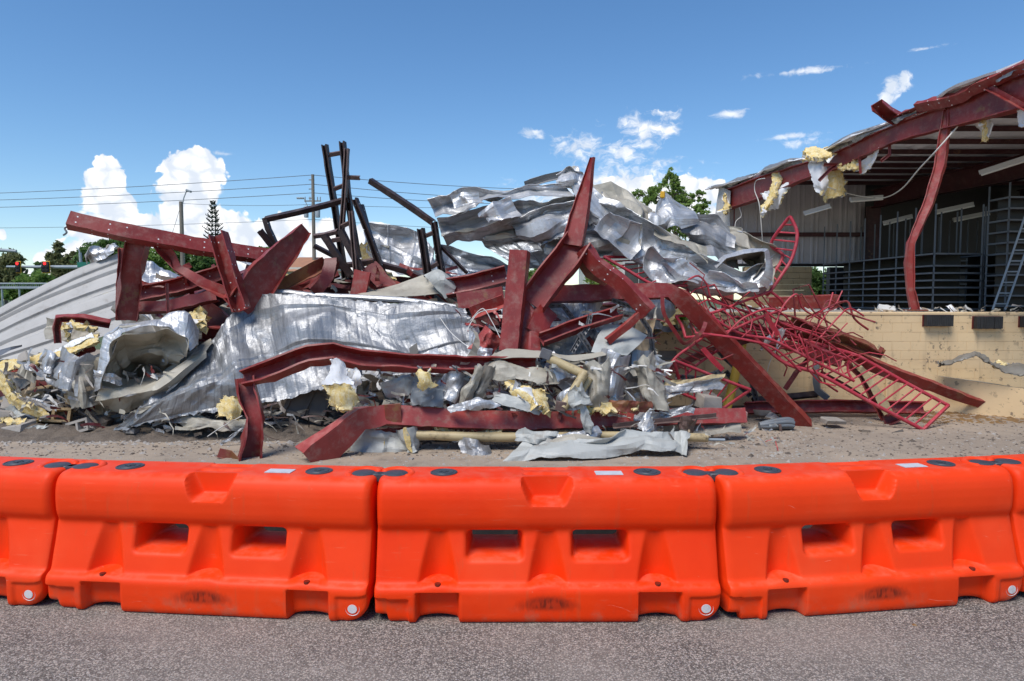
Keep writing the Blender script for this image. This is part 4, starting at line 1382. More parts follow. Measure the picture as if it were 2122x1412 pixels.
# back wall further right, interior shade put into a near-black colour, with the return at the far end
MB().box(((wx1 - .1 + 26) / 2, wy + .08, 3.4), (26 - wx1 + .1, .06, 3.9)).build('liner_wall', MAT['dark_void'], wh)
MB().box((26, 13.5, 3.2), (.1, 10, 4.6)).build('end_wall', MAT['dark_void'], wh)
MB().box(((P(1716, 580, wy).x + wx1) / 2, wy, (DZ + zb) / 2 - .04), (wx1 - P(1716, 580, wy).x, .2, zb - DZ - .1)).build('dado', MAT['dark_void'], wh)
# corner trim outside
g = [[(1487, 388, 18.5), (1500, 390, 18.1), (1513, 396, 17.95)], [(1484, 430, 18.5), (1499, 432, 18.1), (1511, 434, 17.95)], [(1482, 480, 18.5), (1500, 482, 18.1), (1514, 482, 17.95)]]
sheet('corner_trim', None, None, g, (MAT['grey_panel'], MAT['beige']), crease=.02, seed=5, parent=wh, ribs=('c', .11, .015, .02), step=.03)

# bent column hanging from the rafter to the dock edge
root = empty('bent_column', P(1895, 640, DY + .1), 'buckled red column standing on the dock edge and leaning up to the rafter', 'steel column')
beam('shaft', None, None, [(1963, 226, 11.0), (1955, 300, 11.0), (1948, 345, 10.98), (1925, 420, 10.98), (1900, 478, 11.0), (1887, 505, 11.02), (1884, 545, 11.06), (1887, 600, 11.1), (1896, 642, 11.12)],
     M_(17, 11), M_(12, 11), 'I', [30, 25, 20, 15, 20, -15, -20, -10, -25], .012, MAT['red_light'], .008, parent=root, scale=[.7, 1.05, 1.1, 1.05, .9, .85, 1, .9, 1.0])
MB().box(P(1896, 643, 11.12), (.30, .22, .02)).build('base_plate', MAT['red_rust'], root)

# roof insulation tatters
YF = ('fibre', 'white_facing')


def tatter(label, pts, mats, seed, name='insulation_batt', thick=(.015, .045), rag=.06, fuzz=.007, cat='insulation'):
    o = sheet(name, label, cat, pts, mats, crease=.012, seed=seed, thick=thick, rag=rag, fuzz=fuzz, step=.025, cper=(.15, .5), ang=80, group='torn roof insulation', fold=.3)
    # loose fibres standing off the batt
    me = o.data
    rng = random.Random(seed)
    fi = list(mats).index(MAT['fibre'])
    bm = bmesh.new(); bm.from_mesh(me); bm.faces.ensure_lookup_table()
    fs = [f for f in bm.faces if f.material_index == fi]
    for f in rng.sample(fs, min(len(fs), 420)):
        c = f.calc_center_median(); nn = f.normal.copy()
        d = (nn * rng.uniform(.2, 1) + Vector((rng.uniform(-1, 1), rng.uniform(-1, 1), rng.uniform(-1.2, .6)))).normalized()
        sd_ = d.cross(Vector((rng.uniform(-1, 1), rng.uniform(-1, 1), rng.uniform(-1, 1)))).normalized() * rng.uniform(.002, .005)
        ln = rng.uniform(.02, .075)
        v = [bm.verts.new(c - sd_), bm.verts.new(c + sd_), bm.verts.new(c + d * ln)]
        bm.faces.new(v).material_index = fi
    bm.to_mesh(me); bm.free()
    return o


FB, WF = MAT['fibre'], MAT['white_facing']
tatter('large white faced insulation flap hanging from the middle of the torn roof edge', [[(1676, 322, 13.9), (1700, 322, 13.8), (1714, 325, 13.7)], [(1676, 350, 13.8), (1698, 352, 13.65), (1715, 350, 13.7)], [(1684, 385, 13.75), (1702, 388, 13.6), (1714, 378, 13.7)], [(1690, 400, 13.75), (1706, 406, 13.6), (1712, 402, 13.7)]], (WF, FB), 21, rag=.025, fuzz=.003)
tatter('golden insulation blanket hanging beside the big white flap', [[(1711, 352, 13.95), (1728, 348, 13.9), (1745, 350, 13.9)], [(1709, 375, 13.9), (1730, 375, 13.8), (1750, 372, 13.85)], [(1707, 398, 13.9), (1732, 398, 13.8), (1753, 396, 13.85)], [(1708, 418, 13.9), (1730, 410, 13.8), (1755, 404, 13.85)]], (FB, WF), 22)
tatter('bunched yellow insulation lying on the roof edge above the big white flap', [[(1670, 314, 14.2), (1695, 308, 14.1), (1722, 312, 13.9)], [(1668, 322, 13.9), (1695, 324, 13.7), (1724, 322, 13.6)], [(1672, 330, 13.8), (1696, 330, 13.6), (1722, 328, 13.6)]], (FB, WF), 23, thick=(.06, .14))
tatter('ragged yellow insulation strip hanging near the left end of the rafter', [[(1602, 358, 15.9), (1612, 355, 15.8), (1622, 358, 15.7)], [(1600, 378, 15.8), (1612, 376, 15.6), (1620, 374, 15.6)], [(1590, 405, 15.8), (1602, 402, 15.6), (1612, 398, 15.6)], [(1576, 425, 15.8), (1588, 430, 15.6), (1600, 420, 15.6)], [(1574, 438, 15.8), (1580, 444, 15.6), (1588, 440, 15.6)]], (FB, WF), 24, thick=(.04, .1))
tatter('white insulation facing dangling behind the ragged yellow strip', [[(1578, 400, 16.0), (1590, 398, 16.0), (1640, 372, 15.5), (1652, 368, 15.4)], [(1588, 420, 15.95), (1600, 412, 15.9), (1625, 395, 15.5), (1640, 385, 15.4)], [(1592, 436, 15.95), (1606, 434, 15.9), (1614, 425, 15.6), (1622, 408, 15.5)]], (WF, FB), 25, rag=.04, fuzz=.004)
tatter('yellow insulation wad at the corner of the torn wall', [[(1497, 408, 17.9), (1503, 404, 17.8), (1509, 412, 17.8)], [(1496, 425, 17.8), (1504, 424, 17.7), (1512, 428, 17.7)], [(1496, 438, 17.8), (1502, 444, 17.7), (1508, 438, 17.7)]], (FB, WF), 26, thick=(.06, .16))
tatter('grey white facing triangle stretched under the rafter', [[(1770, 344, 13.2), (1800, 325, 12.9), (1824, 306, 12.5)], [(1780, 352, 13.2), (1802, 340, 12.9), (1818, 325, 12.6)], [(1784, 362, 13.2), (1796, 358, 13.0), (1806, 345, 12.8)]], (WF, FB), 27, rag=.02, fuzz=.002, thick=.01)
tatter('small yellow insulation clumps under the rafter beside the grey triangle', [[(1740, 346, 13.5), (1755, 340, 13.3), (1770, 335, 13.2), (1780, 340, 13.1)], [(1742, 356, 13.5), (1756, 350, 13.3), (1768, 348, 13.2), (1784, 352, 13.1)]], (FB, WF), 28, thick=(.04, .1))
tatter('white and yellow pennant of insulation right of the bent column', [[(2003, 255, 10.7), (2022, 250, 10.6), (2044, 245, 10.4)], [(2018, 266, 10.7), (2030, 262, 10.6), (2042, 258, 10.4)], [(2034, 288, 10.6), (2038, 286, 10.5), (2042, 292, 10.4)]], (WF, FB), 29, rag=.02, fuzz=.003, thick=.02)
tatter('yellow fringe on the pennant of insulation right of the bent column', [[(2033, 246, 10.38), (2042, 244, 10.36)], [(2034, 265, 10.38), (2041, 263, 10.36)], [(2038, 290, 10.38), (2044, 292, 10.36)]], (FB, WF), 30, thick=(.03, .06))
tatter('white insulation flap at the right edge under the rafter', [[(2105, 232, 9.75), (2125, 222, 9.6), (2150, 212, 9.45)], [(2102, 262, 9.75), (2125, 262, 9.6), (2150, 262, 9.45)]], (WF, FB), 31, rag=.02, fuzz=.003, thick=.02)

# hanging strip lights
LG = 'fluorescent strip lights'
for (a, b_, c_, d, ya, yb, lab) in ((1667, 441, 1722, 425, 15.5, 15.0, 'short dangling fluorescent strip under the big yellow insulation'), (1762, 413, 1828, 408, 14.6, 14.6, 'level fluorescent strip hanging on a white cable'), (2032, 357, 2140, 322, 12.2, 11.4, 'long bright fluorescent strip at the upper right'), (1938, 439, 2018, 422, 15.6, 15.2, 'fluorescent strip deep inside above the shelving'), (1830, 462, 1890, 447, 16.4, 16.2, 'faint fluorescent strip low behind the bent column'), (1975, 455, 2050, 440, 16.6, 16.4, 'dimmest fluorescent strip deep in the warehouse')):
    A, B_ = P(a, b_, ya), P(c_, d, yb)
    root = empty('strip_light', (A + B_) / 2, lab, 'strip light', LG)
    beam('housing', None, None, [tuple(A), tuple(B_)], .075, .09, 'box', 0, .01, MAT['grey_panel'], 0, parent=root, world=True)
    MB().tube([A + Vector((0, -.03, -.055)), B_ + Vector((0, -.03, -.055))], .02, 6).build('tube', MAT['tube_white'], root, 60)
wire('loose_cable', 'white cable looping from the rafter to the level strip light', 'cable', [(1716, 388, 13.6), (1745, 398, 14.0), (1790, 408, 14.5), (1832, 410, 14.4), (1868, 392, 13.0), (1905, 350, 11.8), (1938, 315, 11.0), (1985, 262, 10.8)], .012, MAT['tube_white'])
wire('loose_cable', 'pale wire loop hanging from the left rafter end', 'cable', [(1585, 370, 15.9), (1567, 375, 16.3), (1564, 395, 16.4), (1573, 422, 16.2), (1578, 470, 16.2), (1580, 500, 16.3)], .010, MAT['off_white'])
wire('loose_cable', 'thin wire dangling by the left red column of the warehouse', 'cable', [(1532, 430, 17.5), (1536, 448, 17.5), (1524, 462, 17.5), (1523, 500, 17.5)], .010, MAT['off_white'])
beam('brace_stub', 'bent red angle stub hanging under the rafter right of the grey triangle', 'steel strut', [(1843, 298, 12.3), (1844, 320, 12.3), (1826, 334, 12.3)], .05, .05, 'L', 10, .01, MAT['frame_red'], .003)
beam('brace_stub', 'red bent bracket crossing the big white insulation flap', 'steel strut', [(1708, 342, 13.4), (1735, 341, 13.4), (1720, 352, 13.35), (1698, 374, 13.3)], .06, .05, 'L', 10, .01, MAT['red_dark'], .003)
beam('brace_stub', 'thin red hanger rod between the grey triangle and yellow clumps', 'steel strut', [(1781, 322, 13.0), (1783, 360, 13.0)], .04, .04, 'L', 10, .01, MAT['frame_red'], .003)

# shelving racks ----------------------------------------------------


def rack(label, p0, ax, ay, nx_, wdt, dpt, levels, top_z, shelf_mat='wood_old', sub_top=None):
    """p0 corner on the floor, ax bay direction, ay depth direction"""
    root = empty('shelving_rack', p0, label, 'shelving', 'steel shelving racks')
    ax, ay = Vector(ax).normalized(), Vector(ay).normalized()
    L = wdt * nx_
    def bar(a, b_, s=.030, nm='upright'):
        beam(nm, None, None, [tuple(a), tuple(b_)], s, s, 'L' if nm == 'upright' else 'cw', 0, .006, MAT['rack_grey'], 0, parent=root, world=True, step=5)
    for i in range(nx_ + 1):
        for j in (0, 1):
            q = Vector(p0) + ax * wdt * i + ay * dpt * j
            bar(q, q + Vector((0, 0, top_z)))
    for z in levels:
        q = Vector(p0) + Vector((0, 0, z))
        bar(q - ay * .012, q + ax * L - ay * .012, .030, 'shelf_beam'); bar(q + ay * dpt, q + ay * dpt + ax * L, .030, 'shelf_beam')
        for e in (q, q + ax * L):
            bar(e, e + ay * dpt, .030, 'shelf_beam')
        V = [q + Vector((0, 0, .018)), q + ax * L + Vector((0, 0, .018)), q + ax * L + ay * dpt + Vector((0, 0, .018)), q + ay * dpt + Vector((0, 0, .018))]
        V += [v - Vector((0, 0, .012)) for v in V]
        mk('shelf', V, [(0, 1, 2, 3), (7, 6, 5, 4), (0, 4, 5, 1), (1, 5, 6, 2), (2, 6, 7, 3), (3, 7, 4, 0)], MAT[shelf_mat], None, None, root)
    q = Vector(p0) + ay * dpt * .55
    bt = max(levels) + .02
    mk('shade_panel', [q, q + ax * L, q + ax * L + Vector((0, 0, bt)), q + Vector((0, 0, bt))], [(0, 1, 2, 3)], MAT['dark_void'], None, None, root)  # added black sheet, stands in for the shade between the shelves
    return root


lv = [.03, .17, .31, .45, .59, .73, .87, 1.10]
rack('long grey steel shelving bank running back behind the bent column', (8.12, 13.2, DZ), (-.06, 1, 0), (1, .06, 0), 7, .59, .95, lv, 2.05)
rack('grey steel shelving block right of the bent column', (9.35, 13.6, DZ), (1, .05, 0), (-.05, 1, 0), 3, .62, .8, lv, 2.05)
rack('grey steel shelving at the right edge behind the leaning rolling ladder', (9.05, 12.55, DZ), (1, .05, 0), (-.05, 1, 0), 3, .75, .5, [.1, .29, .48, .67, .86, 1.06, 1.26, 1.46, 1.67, 1.88, 2.08], 2.35)
rack('far grey shelving bank against the dark back wall', (9.6, 16.6, DZ), (1, 0, 0), (0, 1, 0), 6, .7, .7, [.03, .31, .59, .87, 1.15], 2.2)
# leaning rolling ladder at the right edge
root = empty('rolling_ladder', P(2070, 640, 12), 'pale rolling ladder leaning at the right edge of the warehouse', 'ladder')
for o_ in (0, 26):
    MB().tube([P(2057 + o_, 642, 12), P(2100 + o_, 520, 12), P(2132 + o_, 425, 12)], .018, 6).build('rail', MAT['pole_metal'], root, 60)
for k in range(9):
    f = k / 9
    MB().tube([P(2060 + 70 * f, 630 - 200 * f, 12), P(2086 + 70 * f, 630 - 200 * f, 12)], .012, 5).build('rung', MAT['pole_metal'], root, 60)
# things left on the dock edge
scrap('white broken tile slab lying on the dock edge left of the bent column', 1838, 637, 11.15, 32, 10, 8, .1, 1.2, (MAT['off_white'], MAT['off_white']), 61, 'broken_slab', 'slab', crease=.004, thick=.04, rag=.004)
scrap('crumpled white paper on the dock edge near the dock bumpers', 1972, 642, 11.1, 14, 9, 20, .4, .3, (MAT['white_facing'], MAT['white_facing']), 62, 'paper_scrap', 'paper', crease=.03)
g = [[(1942, 757, 10.7), (1990, 765, 10.6), (2050, 772, 10.5), (2130, 775, 10.4)], [(1944, 770, 10.5), (1990, 778, 10.35), (2050, 787, 10.2), (2130, 788, 10.05)]]
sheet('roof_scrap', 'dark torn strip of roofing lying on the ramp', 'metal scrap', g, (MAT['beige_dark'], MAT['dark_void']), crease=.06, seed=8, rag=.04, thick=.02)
tatter('small yellow insulation scraps on the ramp', [[(2058, 752, 10.6), (2075, 748, 10.6), (2092, 756, 10.5)], [(2060, 762, 10.4), (2078, 758, 10.4), (2094, 762, 10.4)]], (FB, WF), 33, thick=(.02, .05))

# ------------------------------------------------------------------ the collapsed steel
S, SB, SD, SU, BG, BD, PP, GP = (MAT[k] for k in ('silver', 'silver_bright', 'silver_dull', 'silver_blue', 'beige', 'beige_dark', 'pale_panel', 'grey_panel'))


def bm_(label, pts, h, w=None, kind='cw', roll=0, mat='red', dent=.008, cat='steel beam', name='steel_beam', **kw):
    Y = sum(p[2] for p in pts) / len(pts)
    return beam(name, label, cat, pts, M_(h, Y), M_(w if w is not None else h * .5, Y), kind, roll, None, MAT[mat], dent, **kw)


# dirt heap under the wreck
def heap(name, label, x0, x1, y0, y1, hmax, seed, mat, nx_=90, ny_=50):
    V, F = [], []
    for i in range(nx_ + 1):
        for j in range(ny_ + 1):
            x, y = x0 + (x1 - x0) * i / nx_, y0 + (y1 - y0) * j / ny_
            e = min(1, 4 * min(i / nx_, 1 - i / nx_)) * min(1, 2.2 * min(j / ny_, 1.2 * (1 - j / ny_)))
            e = e * e * (3 - 2 * e)
            z = hmax * e * (.55 + .6 * noise.fractal(Vector((x * 1.1 + seed, y * 1.1, 0)), 1, 2, 4)) + .05 * e * noise.noise(Vector((x * 9, y * 9, seed)))
            V.append((x, y, z - .035 - .05 * (1 - e)))
    for i in range(nx_):
        for j in range(ny_):
            a = i * (ny_ + 1) + j
            F.append((a, a + ny_ + 1, a + ny_ + 2, a + 1))
    o = mk(name, V, F, MAT[mat], None, None, None, 60)
    return tag(o, label, 'rubble', kind='stuff')


heap('rubble_heap', 'dark dirt and rubble heaped under the wrecked steel', -8.2, 2.6, 8.75, 13.6, 1.15, 2, 'soil')
heap('dirt_spill', 'low drift of dusty dirt along the front of the wreck', -9.4, 1.2, 8.0, 10.0, .26, 5, 'soil', 150, 40)

# --- left: fallen wall of ribbed panels, each panel a part
root = empty('fallen_wall', P(120, 700, 11.5), 'fallen light grey ribbed metal wall leaning at the left edge', 'metal wall')
ed = [[(-70, 672), (100, 582), (248, 523)], [(-70, 700), (100, 618), (250, 558)], [(-70, 724), (100, 648), (252, 592)], [(-70, 746), (100, 684), (254, 630)], [(-70, 770), (100, 726), (256, 672)]]
for k in range(4):
    a, b_ = ed[k], ed[k + 1]
    y0_, y1_ = 12.4 - k * .35, 12.4 - (k + 1) * .35
    g = [[(x, y, y0_ + .2 * i) for i, (x, y) in enumerate(a)], [(x, y + 9, y1_ + .2 * i + .10) for i, (x, y) in enumerate(b_)]]
    sheet('panel', None, None, g, (GP, BG), ribs=('r', .30, -.045, .055), crease=.012, seed=70 + k, parent=root, step=.022, fold=.1, ncrease=4, cper=(.8, 2.5), ang=30)
scrap('white crumpled sheet peeking over the top of the fallen wall', 222, 533, 12.9, 60, 22, -22, .3, .5, (SB, BG), 71, 'metal_sheet', 'metal sheet', crease=.05)
sheet('metal_sheet', 'bright white metal sheet lying behind the red upright at left', 'metal sheet', [[(292, 540, 11.0), (340, 548, 11.2), (400, 580, 11.4)], [(288, 575, 10.8), (345, 570, 10.9), (440, 588, 11.0)], [(290, 612, 10.6), (350, 600, 10.6), (470, 610, 10.7)]], (SB, BG), crease=.06, seed=72)
sheet('metal_sheet', 'pale folded sheet strip under the long red purlin', 'metal sheet', [[(395, 512, 10.8), (450, 516, 10.8), (545, 545, 10.8)], [(410, 520, 10.6), (470, 534, 10.6), (550, 560, 10.6)]], (SB, BG), crease=.04, seed=73)

# --- left beams
root = empty('steel_purlin', P(150, 470, 9.0), 'long red purlin jutting up over the left of the pile with a torn end', 'steel beam')
beam('channel', None, None, [(143, 457, 8.9), (250, 481, 9.1), (400, 509, 9.5), (560, 534, 10.0)], M_(31, 9.2), M_(22, 9.2), 'cw', -30, .008, MAT['red_holes'], .008, parent=root)
wire('torn_sling', None, None, [(140, 470, 8.9), (134, 474, 8.9), (138, 482, 8.9), (131, 488, 8.9)], .012, MAT['cable_grey'], parent=root)
bm_('buckled red upright holding up the long purlin at left', [(288, 492, 9.3), (278, 540, 9.3), (268, 590, 9.35), (263, 663, 9.4)], 40, 26, 'I', [15, 25, -20, 10], 'red', .018)
bm_('flat red flange plate behind the buckled upright at left', [(256, 516, 9.7), (252, 590, 9.7), (250, 664, 9.7)], 18, 10, 'L', 12, 'red_light', .015)
bm_('twisted thin red strip sloping down from the long purlin', [(328, 506, 9.3), (352, 532, 9.35), (366, 552, 9.35), (420, 586, 9.3), (470, 610, 9.2), (494, 640, 9.15)], 20, 16, 'L', [20, 45, -15, 10, 35, -10], 'red', .012)
bm_('red channel dotted with bolt holes crossing behind the twisted strip', [(284, 612, 9.9), (370, 594, 9.95), (485, 560, 10.0)], 32, 20, 'co', -22, 'red_holes', .012)
bm_('worn red channel lying just under the dotted one', [(256, 640, 9.6), (350, 636, 9.65), (450, 612, 9.75)], 22, 18, 'cw', -18, 'red_light', .012)
bm_('thin red strut standing between the two left channels', [(346, 588, 9.5), (349, 655, 9.5)], 6, 6, 'L', 0, 'red_light', .004)
bm_('leaning red post with a row of white bolt holes', [(452, 484, 9.2), (474, 560, 9.15), (500, 642, 9.1)], 32, 24, 'co', 28, 'red_holes', .010)
bm_('broad red tapered beam leaning up to the right with a torn top', [(498, 640, 9.3), (545, 575, 9.5), (595, 516, 9.7), (634, 474, 9.9)], 62, 26, 'I', [18, 15, 12, 25], 'red', .014, scale=[1.15, 1.05, .75, .42])
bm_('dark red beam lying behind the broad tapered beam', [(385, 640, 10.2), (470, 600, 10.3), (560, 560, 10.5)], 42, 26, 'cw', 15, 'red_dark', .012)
bm_('rusty curved flange arching right of the broad tapered beam', [(556, 606, 9.7), (600, 584, 9.75), (645, 560, 9.8), (675, 545, 9.85)], 26, 12, 'L', [0, 10, 20, 35], 'red_rust', .012, smooth=True)
bm_('dark arched red plate curling down beside the rusty flange', [(688, 540, 9.9), (682, 562, 9.8), (668, 586, 9.7), (650, 606, 9.65)], 26, 18, 'cw', [30, 10, -10, -20], 'red_dark', .012, smooth=True)
bm_('red beam end behind the arched plate under the black frame', [(600, 600, 10.4), (700, 560, 10.5)], 26, 20, 'cw', -15, 'red', .012)
bm_('short upright red channel stub under the black frame', [(752, 562, 9.9), (742, 612, 9.9)], 32, 18, 'cw', 10, 'red_light', .010)
bm_('red flange wedge sloping right of the channel stub', [(764, 552, 10.2), (790, 582, 10.15), (812, 606, 10.1)], 34, 14, 'cw', -12, 'red', .012)
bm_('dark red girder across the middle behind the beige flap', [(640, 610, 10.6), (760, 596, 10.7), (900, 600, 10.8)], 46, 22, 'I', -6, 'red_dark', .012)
bm_('bent red channel loop at the far left above the yellow strip', [(120, 712, 10.0), (117, 680, 10.0), (122, 660, 10.0), (170, 660, 10.05), (228, 672, 10.2)], 14, 16, 'co', [0, 0, 15, 30, 30], 'red', .008)
bm_('thin red angle under the yellow insulation strip at left', [(6, 771, 9.4), (100, 748, 9.5), (196, 722, 9.6)], 11, 10, 'L', 20, 'red', .010)
bm_('dark red beam low at the left edge behind rubble', [(-30, 812, 9.9), (60, 806, 9.9), (118, 800, 9.95)], 40, 20, 'cw', -10, 'red_dark', .014)
bm_('red flanged block end beside the silver curl', [(414, 690, 9.5), (470, 694, 9.5)], 32, 22, 'co', 12, 'red', .010)
bm_('dark red plate sloping behind the silver curl', [(420, 640, 10.0), (470, 680, 9.9)], 46, 10, 'cw', 20, 'red_dark', .015)
bm_('dark red channel behind the grey scraps at left', [(150, 716, 10.2), (200, 760, 10.1)], 14, 10, 'L', 20, 'red_dark', .010)

# --- centre beams
bm_('stout red upright post in the centre of the pile', [(1078, 521, 8.75), (1070, 600, 8.7), (1056, 729, 8.55)], 38, 30, 'cw', [14, 14, 12], 'red', .007)
sheet('steel_plate', 'curved pale red web plate right of the stout post', 'steel plate', [[(1082, 612, 8.9), (1096, 615, 8.85), (1106, 640, 8.8)], [(1080, 660, 8.8), (1100, 655, 8.7), (1120, 662, 8.75)], [(1076, 728, 8.7), (1098, 726, 8.6), (1118, 728, 8.65)]], (MAT['red_light'], MAT['red']), crease=.02, seed=75)
bm_('tapered red spike beam rising highest over the silver sheets', [(1228, 326, 9.0), (1212, 400, 9.0), (1200, 450, 8.95), (1186, 508, 8.9)], 44, 20, 'I', [60, 30, 22, 16], 'red', .006, scale=[.28, .62, .84, 1.0])
bm_('broad red beam slanting down left below the spike', [(1200, 500, 8.9), (1186, 520, 8.85), (1150, 565, 8.8), (1102, 626, 8.7)], 58, 34, 'co', [20, 18, 15, 12], 'red', .012)
bm_('red brace channel slanting down right below the spike', [(1210, 515, 8.85), (1230, 545, 8.8), (1290, 590, 8.7), (1345, 648, 8.6)], 30, 22, 'cw', [40, 25, 28, 30], 'red_holes', .010)
bm_('torn red gusset plate at the foot of the spike', [(1204, 532, 9.1), (1225, 560, 9.05), (1262, 578, 9.0)], 34, 10, 'cw', 12, 'red_rust', .018)
bm_('long red beam running level then bending down to the ground at right', [(1108, 612, 9.2), (1250, 608, 9.2), (1384, 603, 9.2), (1412, 618, 9.22), (1530, 740, 9.4), (1668, 884, 9.55)], 34, 22, 'cw', [-14, -14, -14, 10, 22, 24], 'red', .008, scale=[1, .95, .9, 1, 1.05, 1.0])
bm_('red channel with bolt holes left of the stout post', [(924, 598, 9.6), (990, 586, 9.6), (1050, 570, 9.6)], 36, 24, 'co', -22, 'red_holes', .012)
bm_('deep red channel lying under the bolted one', [(950, 626, 9.4), (1044, 612, 9.4)], 34, 22, 'cw', -12, 'red', .012)
bm_('purplish red angle lying lowest left of the stout post', [(975, 650, 9.1), (1044, 624, 9.1)], 22, 18, 'L', 20, 'red_light', .010)
bm_('dark red beam tangled with wires under the beige flap', [(965, 672, 9.4), (1040, 660, 9.5)], 30, 20, 'cw', -15, 'red_dark', .014)
bm_('short curved red tube end right of the stout post', [(1108, 690, 8.75), (1120, 662, 8.8), (1132, 645, 8.9)], 44, 30, 'cw', 15, 'red', .012)
bm_('thin red channel slanting up right in the middle scraps', [(1122, 704, 8.6), (1200, 674, 8.75), (1284, 648, 8.9)], 25, 20, 'co', -24, 'red', .006)
bm_('second thin red strut slanting above the pale sheet', [(1258, 708, 8.55), (1300, 675, 8.6), (1328, 648, 8.65)], 14, 12, 'cw', 25, 'red', .006)
bm_('dark red girder behind the stout post', [(1100, 655, 9.6), (1180, 650, 9.7), (1300, 640, 9.9)], 30, 18, 'co', 12, 'red_dark', .010)
bm_('small dark red angle in the grey scraps', [(1216, 700, 8.8), (1236, 728, 8.75)], 12, 9, 'L', 20, 'red_dark', .005)
# front bent beam, its crushed foot and hanging clips
root = empty('bent_beam', P(515, 958, 7.5), 'long bent red channel with a crushed foot in front of the big silver sheet', 'steel beam')
beam('channel', None, None, [(502, 786, 7.72), (560, 768, 7.74), (640, 738, 7.8), (690, 733, 7.85), (745, 746, 7.9), (850, 753, 8.0), (1000, 757, 8.15), (1112, 757, 8.25)], M_(34, 7.9), M_(26, 7.9), 'co', [-20, -25, -30, -28, -25, -25, -25, -25], .008, MAT['red'], .010, parent=root, scale=[.85, 1.15, 1.1, 1.1, 1.05, .98, .95, .9])
beam('foot', None, None, [(506, 784, 7.72), (512, 810, 7.70), (528, 868, 7.62), (524, 905, 7.58), (516, 962, 7.52)], M_(40, 7.6), M_(24, 7.6), 'co', [-10, 10, 14, -14, -8], .008, MAT['red'], .022, parent=root, scale=[.85, .92, .88, .95, 1.2])
for x, y in ((786, 764), (872, 762), (944, 761)):
    c = P(x, y, 7.98)
    MB().tube([c + Vector((-.03, -.06, .02)), c + Vector((.01, -.09, .0)), c + Vector((.03, -.07, -.06))], .013, 5).box(c + Vector((0, -.06, 0)), (.05, .03, .035)).build('clip', MAT['perf_grey'], root, 50)
bm_('low red splice beam lying across the front with a flared left foot', [(640, 958, 7.45), (690, 915, 7.6), (745, 868, 7.8), (800, 860, 7.95), (930, 868, 8.0), (1090, 874, 8.1), (1300, 866, 8.3), (1542, 862, 8.6)], 42, 22, 'cw', [30, 26, 22, -8, -10, -10, -10, -10], 'red_light', .010, scale=[1.75, 1.35, 1.1, 1, .92, .92, .85, .8])
o = scrap('flared red end plate at the left foot of the low splice beam', 680, 940, 7.62, 40, 62, 35, .2, .3, (MAT['red'], MAT['red_dark']), 77, 'steel_plate', 'steel plate', crease=.02)
MBp = MB().box(P(815, 858, 7.88), (M_(34, 7.9), .02, M_(42, 7.9)), Matrix.Rotation(R(-4), 3, 'Y'), bev=.004)
tag(MBp.build('splice_plate', MAT['red_rust']), 'rusty square splice plate bolted on the low front beam', 'steel plate')
bm_('small curl of torn red flashing beside the crushed beam foot', [(452, 938, 7.55), (474, 944, 7.55), (492, 958, 7.5)], 20, 8, 'L', [0, 30, 60], 'red_rust', .012)
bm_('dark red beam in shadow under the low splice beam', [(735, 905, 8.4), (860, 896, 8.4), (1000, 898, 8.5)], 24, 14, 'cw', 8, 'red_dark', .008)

# --- right beams
bm_('long rusty red beam sloping down to the ground at far right', [(1600, 672, 10.2), (1740, 728, 10.25), (1850, 774, 10.3), (1930, 800, 10.4), (2010, 830, 10.45), (2108, 858, 10.5)], 26, 14, 'cw', [14, 16, 22, 26, 34, 10], 'red', .012, scale=[1.1, 1.1, 1.0, .85, .7, .75])
bm_('short red beam with a curled torn tip above the long sloping one', [(1640, 668, 10.0), (1740, 700, 10.0), (1790, 718, 10.0), (1822, 734, 10.0), (1830, 722, 10.0)], 22, 18, 'co', [15, 20, 25, 35, 60], 'red_rust', .014, scale=[1, 1, 1, .7, .5])
bm_('level red beam lying on the dock behind the rail tangle', [(1590, 630, 11.3), (1735, 624, 11.4)], 26, 16, 'cw', 8, 'red', .006)
bm_('level red beam on the ground along the foot of the dock wall', [(1545, 846, 10.2), (1730, 842, 10.25), (1918, 846, 10.3)], 25, 16, 'co', -14, 'red', .006)
bm_('thin dark red strut propped behind the long bent beam', [(1628, 806, 9.8), (1650, 772, 9.9), (1676, 744, 10.0)], 9, 8, 'L', 10, 'red_dark', .004)
bm_('narrow red strap hanging below the long bent beam', [(1373, 614, 9.0), (1376, 650, 9.0), (1400, 690, 9.0), (1420, 712, 9.0), (1452, 690, 9.05), (1462, 668, 9.1)], 8, 4, 'flat', [0, 10, 20, 40, 10, 0], 'rail_rust', .006, smooth=True)
bm_('bright red torn strap end right of the hollow blocks', [(1456, 722, 9.1), (1478, 748, 9.1), (1498, 768, 9.1)], 10, 5, 'L', 10, 'rail_red', .004)
bm_('cream and red bent channel leaning behind the long ladder', [(1758, 748, 10.0), (1790, 780, 9.95), (1815, 830, 9.9), (1842, 872, 9.85)], 20, 14, 'co', [10, 0, 15, 30], 'red_light', .014)
sheet('flashing_strip', 'cream painted strip stuck along the bent channel behind the ladder', 'flashing', [[(1752, 742, 9.9), (1775, 752, 9.9)], [(1782, 772, 9.86), (1796, 768, 9.86)], [(1808, 810, 9.8), (1822, 804, 9.8)], [(1832, 862, 9.74), (1852, 856, 9.74)]], (MAT['cream_pipe'], MAT['red']), crease=.015, seed=78, rag=.012)
bm_('dark crushed channel end on the ground behind the ladder', [(1836, 872, 9.6), (1866, 860, 9.7)], 22, 14, 'co', 10, 'red_dark', .014)
bm_('thin rusty bar lying near the dock foot behind the ladder', [(1700, 772, 10.3), (1745, 796, 10.2), (1800, 832, 10.1)], 9, 6, 'L', 10, 'red_dark', .006)
